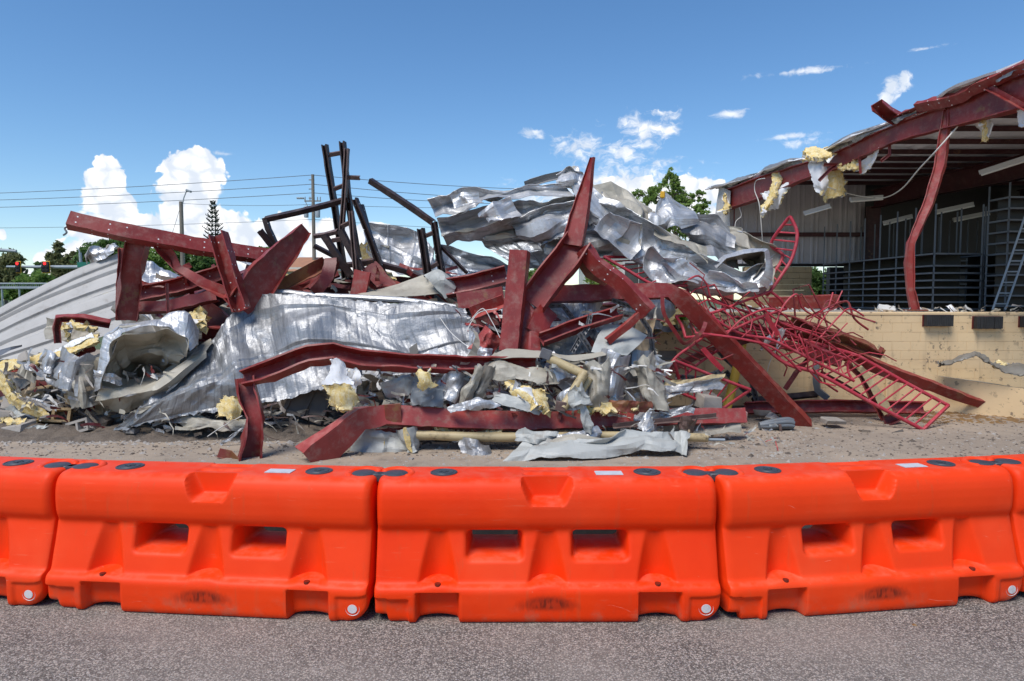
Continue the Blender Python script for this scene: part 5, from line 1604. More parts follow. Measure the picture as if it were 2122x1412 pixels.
bm_('dark gutter strip lying on the ground at the dock wall', [(1560, 830, 10.6), (1694, 817, 10.75)], 8, 12, 'co', 60, 'black_steel', .004)
bm_('dark kinked downpipe hanging against the dock wall', [(1694, 740, 10.75), (1690, 775, 10.7), (1694, 808, 10.65), (1716, 826, 10.6)], 12, 9, 'cw', 10, 'cable_grey', .008)

# --- black steel frame in the middle
BK = [('left tall black post of the upright steel frame', [(673, 300, 10.3), (694, 430, 10.35), (717, 586, 10.4)], 11, 'black_steel'),
      ('right tall black post of the upright steel frame', [(710, 294, 10.3), (717, 370, 10.3), (726, 440, 10.3), (742, 535, 10.3)], 11, 'black_steel'),
      ('slim brown post crossing the right tall black post', [(719, 308, 10.15), (714, 400, 10.15), (708, 480, 10.15)], 9, 'brown_steel'),
      ('long black bar reaching left from the upright frame', [(550, 455, 10.3), (630, 437, 10.25), (722, 413, 10.2)], 10, 'black_steel'),
      ('short black bracket hanging at the left end of the long bar', [(549, 452, 10.3), (556, 475, 10.3), (572, 508, 10.35)], 10, 'black_punched'),
      ('stubby black bar sloping below the bracket', [(538, 478, 10.2), (566, 512, 10.3)], 10, 'black_steel'),
      ('punched black post leaning right of the upright frame', [(735, 412, 10.2), (762, 480, 10.2), (796, 574, 10.25)], 11, 'black_punched'),
      ('second punched black post beside the first leaning one', [(748, 425, 10.4), (766, 490, 10.4), (790, 572, 10.4)], 9, 'black_punched'),
      ('black brace slanting low left in the frame', [(672, 489, 10.1), (700, 532, 10.1), (728, 572, 10.1)], 12, 'black_steel'),
      ('black brace slanting low in the middle of the frame', [(706, 478, 10.0), (728, 520, 10.0), (750, 560, 10.0)], 12, 'black_steel'),
      ('flat brown post low in the front of the frame', [(728, 438, 9.95), (732, 500, 9.95), (738, 566, 9.95)], 9, 'brown_steel'),
      ('long black bar floating up to the left of the silver roll', [(767, 375, 10.3), (830, 415, 10.2), (898, 462, 10.1)], 11, 'black_steel'),
      ('left black post of the pair by the silver roll', [(872, 474, 9.9), (879, 520, 9.9), (887, 574, 9.9)], 13, 'black_steel'),
      ('right black post of the pair by the silver roll', [(899, 460, 10.0), (908, 520, 10.0), (918, 580, 10.0)], 11, 'black_punched'),
      ('dark bar lying low right of the frame feet', [(790, 548, 10.3), (840, 562, 10.3), (884, 582, 10.3)], 10, 'black_steel'),
      ('dark bar lying low left of the frame feet', [(652, 510, 10.5), (690, 530, 10.5), (712, 545, 10.4)], 8, 'black_steel'),
      ('brown flat bar crossing the frame feet', [(690, 554, 10.2), (735, 548, 10.2), (775, 540, 10.2)], 9, 'brown_steel'),
      ('brown flat bar sticking left from the frame middle', [(650, 490, 10.3), (672, 487, 10.3), (700, 480, 10.2)], 8, 'brown_steel'),
      ('thin dark rod sloping right of the black post pair', [(912, 510, 10.1), (942, 540, 10.0), (968, 566, 9.95)], 6, 'black_steel')]
for lab, pts, h, m_ in BK:
    bm_(lab, pts, h, h * 1.15, 'co' if 'post' in lab else 'cw', 22, m_, .004, name='steel_post' if 'post' in lab else 'steel_bar', cat='steel post' if 'post' in lab else 'steel bar')
for lab, a, b_ in (('topmost short brown rung of the upright frame', (683, 321, 10.3), (707, 317, 10.3)), ('second short brown rung of the upright frame', (693, 392, 10.3), (713, 384, 10.3)), ('small brown rung by the frame middle brace', (688, 499, 10.0), (708, 495, 10.0)), ('short brown bar end poking right from the frame top', (722, 368, 10.2), (746, 369, 10.2)), ('upper rung between the black post pair', (880, 490, 9.95), (897, 483, 9.95)), ('lower rung between the black post pair', (890, 556, 9.95), (908, 546, 9.95)), ('kinked rung left of the flat brown post', (708, 470, 10.1), (724, 462, 10.1))):
    bm_(lab, [a, b_], 8, 7, 'cw', 15, 'brown_steel', .002, name='steel_rung', cat='steel rung')

# ------------------------------------------------------------------ sheets
def pleat(label, A, B_, n, amp, mats, seed, jit=4.0, sub=2, ribs=None, crease=.035, name='metal_sheet', cat='metal sheet', thick=.006, rag=0.0, jd=.05):
    """a crushed panel between two torn edges: straight hard folds along it, kinked across at every jittered row"""
    rng = random.Random(seed * 17 + 3)

    def res(e):
        out = []
        for i in range(len(e) - 1):
            for k in range(sub):
                f = k / sub
                out.append(tuple(e[i][c_] * (1 - f) + e[i + 1][c_] * f for c_ in range(3)))
        return out + [e[-1]]
    A, B_ = res(A), res(B_)
    rows = []
    fr = [0.0] + sorted(min(.94, max(.06, (k + 1) / (n - 1) + rng.uniform(-.25, .25) / (n - 1))) for k in range(n - 2)) + [1.0]
    for (a, b_) in zip(A, B_):
        row = []
        for k, f in enumerate(fr):
            z = (amp if k % 2 else -amp) * rng.uniform(.55, 1.25)
            e = k in (0, n - 1)
            j_ = jit * (.5 if e else 1)
            row.append((a[0] * (1 - f) + b_[0] * f + rng.uniform(-j_, j_), a[1] * (1 - f) + b_[1] * f + rng.uniform(-j_, j_), a[2] * (1 - f) + b_[2] * f + z + rng.uniform(-jd, jd)))
        rows.append(row)
    return sheet(name, label, cat, rows, mats, ribs=ribs, crease=crease, seed=seed, fold=1.0, thick=thick, rag=rag, ncrease=12, cper=(.10, .7))


# big front silver sheet
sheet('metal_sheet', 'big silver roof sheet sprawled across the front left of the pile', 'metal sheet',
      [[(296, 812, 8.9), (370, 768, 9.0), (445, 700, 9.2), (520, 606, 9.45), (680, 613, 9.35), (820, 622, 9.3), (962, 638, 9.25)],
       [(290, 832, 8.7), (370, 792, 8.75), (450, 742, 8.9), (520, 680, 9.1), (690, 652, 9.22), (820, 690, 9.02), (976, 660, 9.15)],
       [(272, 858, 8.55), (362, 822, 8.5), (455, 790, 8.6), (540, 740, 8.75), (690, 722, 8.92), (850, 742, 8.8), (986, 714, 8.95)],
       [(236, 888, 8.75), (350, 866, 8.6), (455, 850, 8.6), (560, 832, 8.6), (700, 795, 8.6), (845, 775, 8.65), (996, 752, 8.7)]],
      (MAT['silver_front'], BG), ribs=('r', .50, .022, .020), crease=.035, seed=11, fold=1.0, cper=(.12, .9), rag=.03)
beam('roll_seam', 'bright rolled seam along the top edge of the big silver sheet', 'seam', [(518, 606, 9.66), (600, 607, 9.66), (640, 612, 9.64), (740, 617, 9.64), (830, 622, 9.6), (966, 640, 9.5)], M_(13, 9.6), M_(12, 9.6), 'tube', 0, None, SB, .012)
# curled sheet: a torn tube open to the viewer
curl = [(196, 812), (204, 744), (214, 692), (242, 666), (326, 660), (350, 652), (384, 655), (403, 716)]
inn = [(212, 806), (216, 752), (228, 712), (252, 690), (322, 686), (350, 680), (384, 700), (394, 728)]
sheet('metal_sheet', 'silver sheet buckled into an open fold with a dark hollow', 'metal sheet',
      [[(x + 8, y + 6, 9.5) for x, y in curl], [(x, y, 8.78) for x, y in curl], [(a, b_, 8.62) for a, b_ in inn]], (S, BG), crease=.03, seed=12, step=.022)
pleat('beige creased inside of the buckled open fold', [(a, b_, 8.7) for a, b_ in inn], [(262, 812, 9.5), (266, 806, 9.6), (272, 798, 9.7), (284, 790, 9.9), (300, 784, 9.7), (322, 778, 9.9), (346, 776, 9.7), (364, 774, 9.5)], 5, .12, (BG, S), 13, 7.0, sub=1, jd=.1)
sheet('metal_sheet', 'beige lower lip of sheet folding under the curl', 'metal sheet',
      [[(214, 768, 9.0), (262, 790, 9.05), (330, 775, 9.1), (440, 706, 9.3)], [(206, 800, 8.7), (262, 806, 8.75), (330, 790, 8.8), (444, 716, 9.1)], [(192, 835, 8.75), (258, 822, 8.62), (320, 808, 8.6), (430, 735, 8.9)], [(214, 852, 9.0), (262, 856, 8.9), (300, 842, 8.8), (380, 790, 8.8)]], (BG, S), crease=.022, seed=14, fold=1.0)
scrap('narrow crumpled silver lip in front of the curl', 222, 782, 8.65, 60, 16, 12, .5, .3, (S, BG), 81, crease=.04)
# beige sheet with folded corner
sheet('metal_sheet', 'flat beige sheet sloping up behind the big silver sheet', 'metal sheet', [[(722, 610, 9.95), (800, 590, 10.0), (886, 568, 10.0), (930, 600, 9.9)], [(740, 625, 9.7), (820, 616, 9.7), (910, 608, 9.7), (1006, 646, 9.55)]], (BG, S), crease=.02, seed=15)
sheet('metal_flap', 'folded beige corner flap on the sloping sheet', 'metal sheet', [[(880, 574, 9.8), (904, 566, 9.8), (918, 578, 9.8)], [(898, 590, 9.65), (916, 580, 9.6), (938, 602, 9.65)], [(916, 612, 9.6), (922, 620, 9.6), (940, 606, 9.65)]], (PP, BG), crease=.02, seed=16)
# upper silver sheets
pleat('top silver roll jutting left near the black bar', [(886, 412, 10.15), (945, 397, 10.1), (1000, 387, 10.1), (1080, 386, 10.1), (1168, 383, 10.1)], [(903, 452, 10.05), (960, 436, 10.0), (1015, 424, 9.95), (1092, 410, 9.95), (1190, 404, 9.95)], 3, .11, (S, BG), 17, 4.0)
pleat('wide silver flap drooping below the top roll', [(903, 455, 10.1), (970, 438, 10.05), (1050, 414, 10.0), (1120, 414, 10.0), (1198, 404, 10.0)], [(926, 512, 10.1), (990, 494, 10.05), (1072, 474, 10.0), (1112, 464, 10.0), (1196, 452, 10.0)], 4, .11, (S, BG), 18, 4.5)
pleat('bluish silver ribbed sheet hanging behind the centre', [(966, 492, 10.7), (1070, 468, 10.7), (1170, 440, 10.6), (1264, 430, 10.5)], [(1096, 562, 10.5), (1142, 556, 10.45), (1212, 536, 10.4), (1302, 526, 10.4)], 4, .09, (SU, BG), 19, 6.0, ribs=('r', .30, .02, .02))
pleat('crumpled silver fold between the drooping flap and spike', [(1052, 462, 9.95), (1128, 432, 9.9), (1204, 408, 9.85)], [(1096, 504, 9.9), (1150, 490, 9.85), (1208, 472, 9.8)], 5, .10, (S, BG), 20, 5.0)
pleat('grey silver crease tucked under the drooping flap', [(1000, 478, 10.2), (1060, 466, 10.1), (1110, 462, 10.05)], [(1010, 500, 10.1), (1072, 492, 10.05), (1120, 486, 10.0)], 4, .06, (SD, BG), 221, 3.0)
pleat('torn silver apron behind the spike beam', [(1120, 500, 10.2), (1180, 480, 10.1), (1262, 470, 10.1)], [(1130, 556, 10.2), (1190, 545, 10.1), (1272, 530, 10.1)], 5, .09, (S, BG), 222, 5.0)
pleat('white silver sheet behind the punched black posts', [(756, 462, 11.3), (810, 466, 11.2), (872, 482, 11.1), (900, 520, 11.0)], [(752, 540, 10.9), (815, 560, 10.8), (860, 590, 10.7), (912, 602, 10.7)], 5, .08, (SB, BG), 41, 4.0, ribs=('r', .4, .02, .02))
pleat('silver sheet behind the black post pair', [(903, 498, 10.8), (960, 520, 10.8), (1064, 556, 10.7)], [(898, 582, 10.5), (950, 592, 10.5), (1052, 598, 10.5)], 5, .08, (SU, BG), 42, 4.0)
beam('ridge_cap', 'dark folded ridge strip sticking up behind the top roll', 'flashing', [(1088, 384, 10.8), (1130, 370, 10.8), (1166, 362, 10.7)], M_(14, 10.8), M_(10, 10.8), 'L', 20, None, SD, .01)
pleat('long silver fold sweeping from the top down to the right', [(1205, 360, 10.3), (1248, 396, 10.1), (1318, 438, 9.9), (1398, 500, 9.75), (1470, 540, 9.65), (1540, 560, 9.65), (1604, 538, 9.75)],
      [(1152, 376, 10.2), (1192, 428, 9.9), (1250, 496, 9.7), (1312, 546, 9.6), (1395, 588, 9.55), (1490, 614, 9.55), (1586, 614, 9.65)], 4, .11, (S, BG), 43, 9.0, sub=2, crease=.06)
pleat('crest of the silver sweep folded over at the top', [(1154, 362, 10.1), (1180, 346, 10.1), (1208, 360, 10.2)], [(1160, 386, 10.0), (1190, 378, 9.95), (1222, 388, 10.05)], 4, .06, (SB, BG), 223, 3.0)
pleat('grey beige roof corner folded beside the spike', [(1224, 386, 10.3), (1268, 374, 10.4), (1310, 402, 10.45), (1350, 438, 10.4)], [(1262, 420, 10.1), (1290, 428, 10.1), (1318, 448, 10.1), (1342, 462, 10.1)], 3, .05, (BG, SD), 44, 2.0)
pleat('shadowed underside sheet below the beige roof corner', [(1248, 408, 10.5), (1300, 440, 10.5), (1360, 470, 10.5)], [(1330, 500, 10.3), (1390, 532, 10.3), (1470, 556, 10.3)], 4, .06, (BD, S), 45, 4.0)
pleat('peaked dull silver fold with a rusty orange tip', [(1338, 450, 10.1), (1358, 422, 10.15), (1375, 398, 10.2), (1420, 430, 10.3)], [(1350, 464, 9.95), (1380, 470, 9.9), (1405, 476, 9.95), (1452, 462, 10.1)], 4, .06, (S, BG), 46, 3.0)
pleat('silver flap folded back across the middle of the sweep', [(1262, 440, 9.55), (1300, 462, 9.5), (1336, 500, 9.45)], [(1236, 470, 9.5), (1270, 500, 9.45), (1312, 528, 9.4)], 3, .05, (SB, BG), 231, 6.0, crease=.05)
pleat('creased silver plate riding on the lower sweep', [(1352, 520, 9.45), (1400, 540, 9.4), (1452, 556, 9.4)], [(1336, 550, 9.4), (1392, 574, 9.35), (1448, 586, 9.35)], 3, .05, (S, BG), 232, 6.0, crease=.06)
pleat('bright bent corner of sheet low on the sweep', [(1470, 560, 9.4), (1520, 572, 9.4), (1566, 584, 9.4)], [(1462, 590, 9.38), (1520, 602, 9.36), (1572, 606, 9.38)], 3, .05, (SB, BG), 233, 5.0, crease=.05)
pleat('silver tongue standing up on the drooping flap', [(990, 440, 9.8), (1022, 420, 9.75), (1060, 408, 9.75)], [(1012, 470, 9.75), (1044, 462, 9.7), (1084, 446, 9.7)], 3, .06, (SB, BG), 234, 6.0, crease=.06)
pleat('dull silver kink crossing the top roll', [(930, 404, 9.85), (960, 398, 9.85), (990, 396, 9.85)], [(944, 440, 9.8), (972, 436, 9.78), (1004, 426, 9.8)], 3, .05, (S, BG), 235, 5.0, crease=.05)
o = MB().box(P(1373, 404, 10.1), (.07, .05, .10), bev=.015).build('rust_cap', MAT['sig_yellow'])
tag(o, 'small orange cap on the tip of the peaked silver fold', 'cap')
pleat('wide dull silver sheet rolling over right of the peak', [(1384, 436, 10.35), (1430, 436, 10.35), (1482, 446, 10.3), (1512, 474, 10.25)], [(1436, 524, 10.0), (1470, 538, 9.9), (1502, 548, 9.9), (1534, 558, 9.95)], 5, .09, (SD, BG), 47, 5.0)
pleat('grey folded strip overlapping the middle of the silver sweep', [(1352, 466, 9.9), (1400, 488, 9.85), (1440, 504, 9.8), (1464, 512, 9.75)], [(1358, 484, 9.75), (1405, 508, 9.7), (1446, 530, 9.62), (1466, 548, 9.6)], 3, .04, (BG, S), 48, 2.5)
pleat('pale beige sheet end draped in front of the warehouse corner', [(1488, 466, 10.5), (1540, 474, 10.4), (1578, 500, 10.3), (1612, 520, 10.2)], [(1518, 532, 10.1), (1556, 542, 10.0), (1584, 560, 9.95), (1602, 592, 9.9)], 5, .07, (BG, S), 49, 4.0)
rim2 = [(1482, 550), (1500, 532), (1540, 524), (1582, 522), (1586, 545), (1574, 568), (1562, 580)]
bk2 = [(1500, 560), (1512, 545), (1540, 538), (1566, 540), (1568, 552), (1560, 566), (1552, 572)]
sheet('metal_sheet', 'hollow square tube end of folded sheet at the right of the sweep', 'metal sheet', [[(x, y, 9.55) for x, y in rim2], [(x, y, 10.3) for x, y in bk2]], (BD, S), crease=.02, seed=50)
sheet('metal_flap', 'bright silver rim flap around the hollow tube end', 'metal sheet', [[(1478, 548, 9.62), (1500, 528, 9.62), (1540, 519, 9.62), (1588, 520, 9.62), (1596, 560, 9.6), (1586, 600, 9.6)], [(1484, 556, 9.5), (1506, 536, 9.5), (1542, 527, 9.5), (1580, 526, 9.5), (1578, 556, 9.5), (1566, 585, 9.5)]], (SB, BG), crease=.015, seed=51)

# --- deeper layers of the wreck
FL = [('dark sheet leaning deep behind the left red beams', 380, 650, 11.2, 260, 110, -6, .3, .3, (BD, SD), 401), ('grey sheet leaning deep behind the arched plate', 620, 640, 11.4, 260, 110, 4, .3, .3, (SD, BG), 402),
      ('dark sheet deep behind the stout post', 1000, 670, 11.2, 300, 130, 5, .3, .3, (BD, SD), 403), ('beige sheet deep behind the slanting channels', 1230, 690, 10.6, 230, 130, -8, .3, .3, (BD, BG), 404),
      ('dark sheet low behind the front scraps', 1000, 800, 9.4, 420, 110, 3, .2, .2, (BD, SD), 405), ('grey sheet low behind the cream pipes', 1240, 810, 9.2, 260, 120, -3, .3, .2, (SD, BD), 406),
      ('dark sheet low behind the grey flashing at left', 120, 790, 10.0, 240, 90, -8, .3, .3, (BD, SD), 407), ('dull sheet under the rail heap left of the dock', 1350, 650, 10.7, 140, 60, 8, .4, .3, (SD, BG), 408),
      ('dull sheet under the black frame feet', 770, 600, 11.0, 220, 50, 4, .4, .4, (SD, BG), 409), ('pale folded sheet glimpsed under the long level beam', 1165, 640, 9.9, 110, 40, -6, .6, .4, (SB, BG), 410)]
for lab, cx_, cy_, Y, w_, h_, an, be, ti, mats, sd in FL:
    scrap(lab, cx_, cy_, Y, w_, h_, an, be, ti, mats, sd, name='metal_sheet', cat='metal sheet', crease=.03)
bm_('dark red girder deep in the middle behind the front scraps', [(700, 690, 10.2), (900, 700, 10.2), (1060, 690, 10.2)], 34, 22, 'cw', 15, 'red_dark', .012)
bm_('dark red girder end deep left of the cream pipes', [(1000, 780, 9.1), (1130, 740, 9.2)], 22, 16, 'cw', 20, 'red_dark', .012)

# --- loose sheets and scraps in the middle
sheet('metal_sheet', 'pale grey sheet slab tilted right of the stout post', 'metal sheet', [[(1255, 668, 8.9), (1300, 672, 8.9), (1342, 695, 8.9)], [(1240, 690, 8.7), (1290, 700, 8.65), (1325, 715, 8.65)], [(1225, 732, 8.5), (1262, 738, 8.45), (1300, 735, 8.5)]], (PP, BG), crease=.018, seed=52)
sheet('metal_sheet', 'long thin beige edge strip curving under the stout post', 'metal sheet', [[(1012, 742, 8.35), (1050, 728, 8.35), (1110, 732, 8.35), (1180, 738, 8.35), (1262, 728, 8.4)], [(1020, 748, 8.2), (1060, 745, 8.15), (1120, 745, 8.15), (1190, 748, 8.2), (1255, 738, 8.25)]], (BG, PP), crease=.015, seed=53)
MS = [  # label, cx, cy, Y, w, h, ang, bend, tilt, mats, seed
    ('beige curled panel left of the cream pipes', 1080, 778, 8.15, 150, 34, 6, .5, .5, (BG, S), 101),
    ('tall beige crushed panel standing right of the cream pipes', 1240, 805, 8.1, 62, 110, -8, .5, .1, (BG, S), 102),
    ('bright silver curved sheet right of the tall beige panel', 1268, 782, 8.35, 60, 110, 12, .8, .1, (SB, BG), 103),
    ('dark grey sheet in shadow behind the silver curve', 1305, 780, 8.8, 90, 110, 5, .3, .0, (SD, BG), 104),
    ('tall beige and silver leaf shaped sheet by the hollow blocks', 1346, 795, 8.3, 46, 120, -14, .9, .1, (BG, SB), 105),
    ('silver sheet under the left cream pipe', 1170, 775, 8.3, 90, 50, 30, .6, .4, (SB, BG), 106),
    ('crumpled silver foil at the centre of the scraps', 1190, 830, 8.0, 60, 40, -20, .6, .3, (S, BG), 107),
    ('blue grey painted scrap beside the hanging white insulation', 885, 818, 7.95, 64, 44, 5, .3, .2, (MAT['cable_grey'], BG), 108),
    ('white crumpled scrap above the blue grey one', 840, 800, 8.15, 80, 34, -14, .5, .4, (PP, SB), 109),
    ('silver corner scrap right of the blue grey one', 940, 800, 8.1, 60, 60, 25, .7, .2, (S, BG), 110),
    ('narrow grey leaning strip under the front bent beam', 978, 800, 7.95, 24, 90, 22, .4, .0, (BG, S), 111),
    ('second narrow grey leaning strip beside the first', 1000, 798, 8.05, 18, 84, 24, .4, .0, (BD, S), 112),
    ('long silver sliver lying on the low splice beam', 985, 842, 7.85, 110, 16, -6, .3, .5, (S, BG), 113),
    ('white sheet edge curling below the yellow wad', 1072, 838, 7.9, 100, 22, 12, .6, .5, (PP, BG), 114),
    ('pale arrow shaped torn scrap hanging over the low beam', 1200, 822, 7.75, 44, 40, -25, .4, .1, (PP, BG), 115),
    ('thin pale strip hanging down across the low beam', 1212, 862, 7.75, 16, 76, -14, .3, .0, (PP, BG), 116),
    ('rusty brown curled strap on the low beam', 1300, 842, 8.05, 96, 24, 4, 1.2, .1, (MAT['red_rust'], MAT['brown_steel']), 117),
    ('crumpled silver bracket on the right of the low beam', 1345, 872, 8.1, 50, 50, 20, .7, .2, (S, BG), 118),
    ('grey twisted strap right of the silver bracket', 1400, 855, 8.2, 70, 16, -14, .6, .2, (SD, BG), 119),
    ('pale beige sheet lying past the end of the low beam', 1455, 882, 8.55, 150, 44, -6, .2, .4, (BG, PP), 120),
    ('long grey gutter piece lying left of the yellow post', 1430, 803, 8.7, 130, 22, -8, .4, .4, (SD, BG), 121),
    ('beige flat strip above the long grey gutter piece', 1432, 793, 8.9, 130, 14, -7, .3, .5, (MAT['cream_pipe'], BG), 122),
    ('small silver scrap under the hollow blocks', 1370, 760, 8.9, 40, 30, 20, .6, .3, (S, BG), 123),
    ('silver scrap in the gap behind the centre channels', 1220, 640, 9.4, 60, 50, 10, .7, .3, (SB, BG), 124),
    ('cardboard coloured board behind the perforated strips', 1185, 655, 9.5, 46, 70, 10, .1, .1, (MAT['card'], MAT['card']), 125),
    ('silver sheet behind the short curved tube end', 1155, 660, 9.3, 80, 60, -10, .4, .3, (S, BG), 126),
    ('silver sheet glinting under the thin slanting channel', 1245, 690, 9.0, 70, 40, -20, .6, .4, (SB, BG), 127),
    ('dark silver sheet deep under the slanting channels', 1180, 715, 8.9, 120, 40, -14, .4, .3, (SD, BG), 128),
    ('silver sheet corner beside the stout post foot', 985, 715, 8.75, 30, 70, -12, .4, .0, (S, BG), 129),
    ('red brown sheet scrap by the foot of the stout post', 1010, 712, 8.65, 50, 60, 30, .3, .1, (MAT['red_light'], MAT['red']), 130),
    ('small silver peak scrap by the stout post foot', 1000, 735, 8.4, 24, 30, 10, .6, .0, (SB, BG), 131),
    ('white membrane sheet draped under the low splice beam', 790, 918, 7.9, 110, 50, 8, .4, .2, (PP, MAT['fibre']), 132),
    ('second white membrane fold under the low splice beam', 845, 915, 7.85, 50, 54, -14, .8, .1, (PP, MAT['fibre']), 133),
    ('dull grey scrap on the ground left of the pale torn sheet', 985, 932, 7.8, 60, 32, 10, .6, .6, (SD, BG), 134),
    ('clear plastic looking white flap on the cream pipe', 1110, 905, 7.75, 80, 28, 6, .3, .3, (PP, PP), 135),
    ('crumpled silver foil on top of the pale torn sheet', 1200, 905, 7.85, 90, 24, -12, .8, .4, (S, BG), 136),
    ('brown bent bracket hooked on the pale sheet end', 1422, 885, 8.1, 26, 40, 10, .8, .0, (MAT['brown_steel'], MAT['red_rust']), 137),
    ('grey crumpled flashing left of the curl', 150, 770, 9.0, 70, 80, 20, .8, .2, (SD, BG), 138),
    ('beige torn panel between the flashing and the curl', 168, 800, 8.9, 60, 90, -12, .6, .2, (BG, S), 139),
    ('silver folded corner under the yellow strip', 105, 752, 9.2, 50, 40, 30, .7, .2, (S, BG), 140),
    ('grey strip sloping under the yellow strip', 95, 782, 9.1, 110, 12, 34, .2, .2, (SD, BG), 141),
    ('white scrap in the rubble at the far left', 40, 850, 9.0, 60, 26, -10, .3, .6, (PP, BG), 142),
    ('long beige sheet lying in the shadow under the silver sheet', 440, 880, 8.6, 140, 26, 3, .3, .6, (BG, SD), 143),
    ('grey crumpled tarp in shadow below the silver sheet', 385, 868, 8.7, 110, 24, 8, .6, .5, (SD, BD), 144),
    ('thin grey strip on the dirt left of the crushed beam foot', 480, 905, 8.2, 60, 6, -36, .1, .2, (SD, BG), 145),
    ('silver sheet sliver below the front bent beam', 900, 780, 8.5, 230, 26, -6, .3, .3, (S, BG), 146),
    ('pale curled strip at the left foot of the rubble', 62, 890, 8.7, 70, 10, -16, .6, .2, (PP, SD), 147),
    ('red brown torn sheet behind the hanging white insulation', 150, 690, 10.3, 100, 40, 10, .3, .2, (BG, MAT['red']), 148),
    ('broken beige board in the scraps left of the hollow blocks', 1330, 700, 9.2, 36, 90, 14, .1, .1, (MAT['card'], MAT['card']), 149),
    ('bluish sheet under the beige flat sheet', 1060, 640, 10.0, 120, 30, 6, .4, .4, (SU, BG), 150),
]
for lab, cx_, cy_, Y, w_, h_, an, be, ti, mats, sd in MS:
    scrap(lab, cx_, cy_, Y, w_, h_, an, be, ti, mats, sd, crease=.022)
pleat('pale torn sheet lying on the ground behind the middle barrier', [(1100, 896, 7.85), (1150, 910, 7.8), (1250, 902, 7.85), (1340, 896, 7.9), (1400, 893, 7.95), (1426, 904, 7.95)], [(1036, 972, 7.4), (1130, 960, 7.42), (1250, 950, 7.5), (1330, 938, 7.62), (1395, 940, 7.65), (1426, 950, 7.6)], 4, .045, (PP, BG), 54, 5.0, rag=.01)
# framed dark panel in shadow
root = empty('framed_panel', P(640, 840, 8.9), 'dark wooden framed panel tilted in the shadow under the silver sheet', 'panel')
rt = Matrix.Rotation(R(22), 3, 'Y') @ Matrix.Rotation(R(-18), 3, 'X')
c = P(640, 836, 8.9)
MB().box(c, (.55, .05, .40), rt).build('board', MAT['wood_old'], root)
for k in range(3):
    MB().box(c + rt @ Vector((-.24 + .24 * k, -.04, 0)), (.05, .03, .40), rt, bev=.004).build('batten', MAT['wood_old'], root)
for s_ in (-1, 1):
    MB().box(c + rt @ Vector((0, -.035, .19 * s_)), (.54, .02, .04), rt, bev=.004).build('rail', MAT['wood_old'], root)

# --- pipes and the yellow post
wire('cream_pipe', 'cream pipe slanting down from a square flange', 'pipe', [(1136, 742, 8.1), (1175, 760, 8.05), (1214, 778, 8.0)], M_(9.5, 8.1), MAT['cream_pipe'], 12)
MB_ = MB().box(P(1131, 734, 8.05), (.13, .03, .12), Matrix.Rotation(R(20), 3, 'Y'), bev=.006)
tag(MB_.build('square_plate', MAT['perf_grey']), 'grey square flange at the top of the slanting cream pipe', 'flange')
wire('cream_pipe', 'cream pipe leaning left with a rusty square foot', 'pipe', [(1212, 772, 7.95), (1190, 808, 7.9), (1166, 846, 7.82)], M_(9.5, 7.9), MAT['cream_pipe'], 12)
MB_ = MB().box(P(1162, 842, 7.80), (.12, .04, .11), Matrix.Rotation(R(10), 3, 'Y'), bev=.006)
tag(MB_.build('rusty_plate', MAT['brown_steel']), 'rusty square plate at the foot of the leaning cream pipe', 'plate')
wire('cream_pipe', 'short tan pipe tucked beside the leaning cream pipe', 'pipe', [(1222, 784, 8.05), (1202, 815, 8.0)], M_(8, 8), MAT['cream_pipe'], 10)
wire('cream_pipe', 'long scorched cream pipe lying under the low splice beam', 'pipe', [(846, 900, 7.95), (1000, 906, 7.95), (1200, 905, 8.0)], M_(10, 8), MAT['cream_pipe'], 12)
wire('cream_pipe', 'cream pipe end sticking out right of the pale torn sheet', 'pipe', [(1210, 903, 8.0), (1350, 904, 8.0), (1466, 908, 8.0)], M_(9, 8), MAT['cream_pipe'], 12)
wire('conduit', 'thin grey conduit poking out beyond the cream pipe end', 'pipe', [(1455, 911, 8.0), (1502, 912, 8.0)], M_(3, 8), MAT['pole_metal'], 8)
wire('bollard', 'yellow steel bollard leaning behind the long bent beam', 'bollard', [(1538, 712, 10.0), (1524, 775, 9.9), (1506, 848, 9.8)], M_(9.5, 9.9), MAT['yellow_post'], 12)

# --- red ladder rails -------------------------------------------------


def ladder(label, A, B_, n, r, mat='rail_red', skip=0.0, seed=1, name='ladder_rail', endA=True, endB=True, rr=.5, bow=0.0):
    """two bent tube rails with rungs between them"""
    rng = random.Random(seed)
    pa, pb = smooth_path([P(*p) for p in A], 8), smooth_path([P(*p) for p in B_], 8)

    def at(path, f):
        L = [0]
        for i in range(1, len(path)): L.append(L[-1] + (path[i] - path[i - 1]).length)
        t_ = f * L[-1]
        for i in range(1, len(path)):
            if L[i] >= t_: return path[i - 1].lerp(path[i], (t_ - L[i - 1]) / max(1e-6, L[i] - L[i - 1]))
        return path[-1]
    root = empty(name, pa[0], label, 'ladder')
    MB().tube(pa, r, 8).build('rail', MAT[mat], root, 60)
    MB().tube(pb, r, 8).build('rail', MAT[mat], root, 60)
    for k in range(n):
        f = k / (n - 1)
        if rng.random() < skip: continue
        a, b_ = at(pa, f), at(pb, min(1, f + rng.uniform(-.008, .008)))
        mid = (a + b_) / 2 + Vector((rng.uniform(-1, 1), rng.uniform(-1, 1), rng.uniform(-1, 1))) * bow
        MB().tube(smooth_path([a, mid, b_], 4) if bow else [a, b_], r * (1 if k in (0, n - 1) else rr), 6).build('rung', MAT[mat], root, 60)
    return root


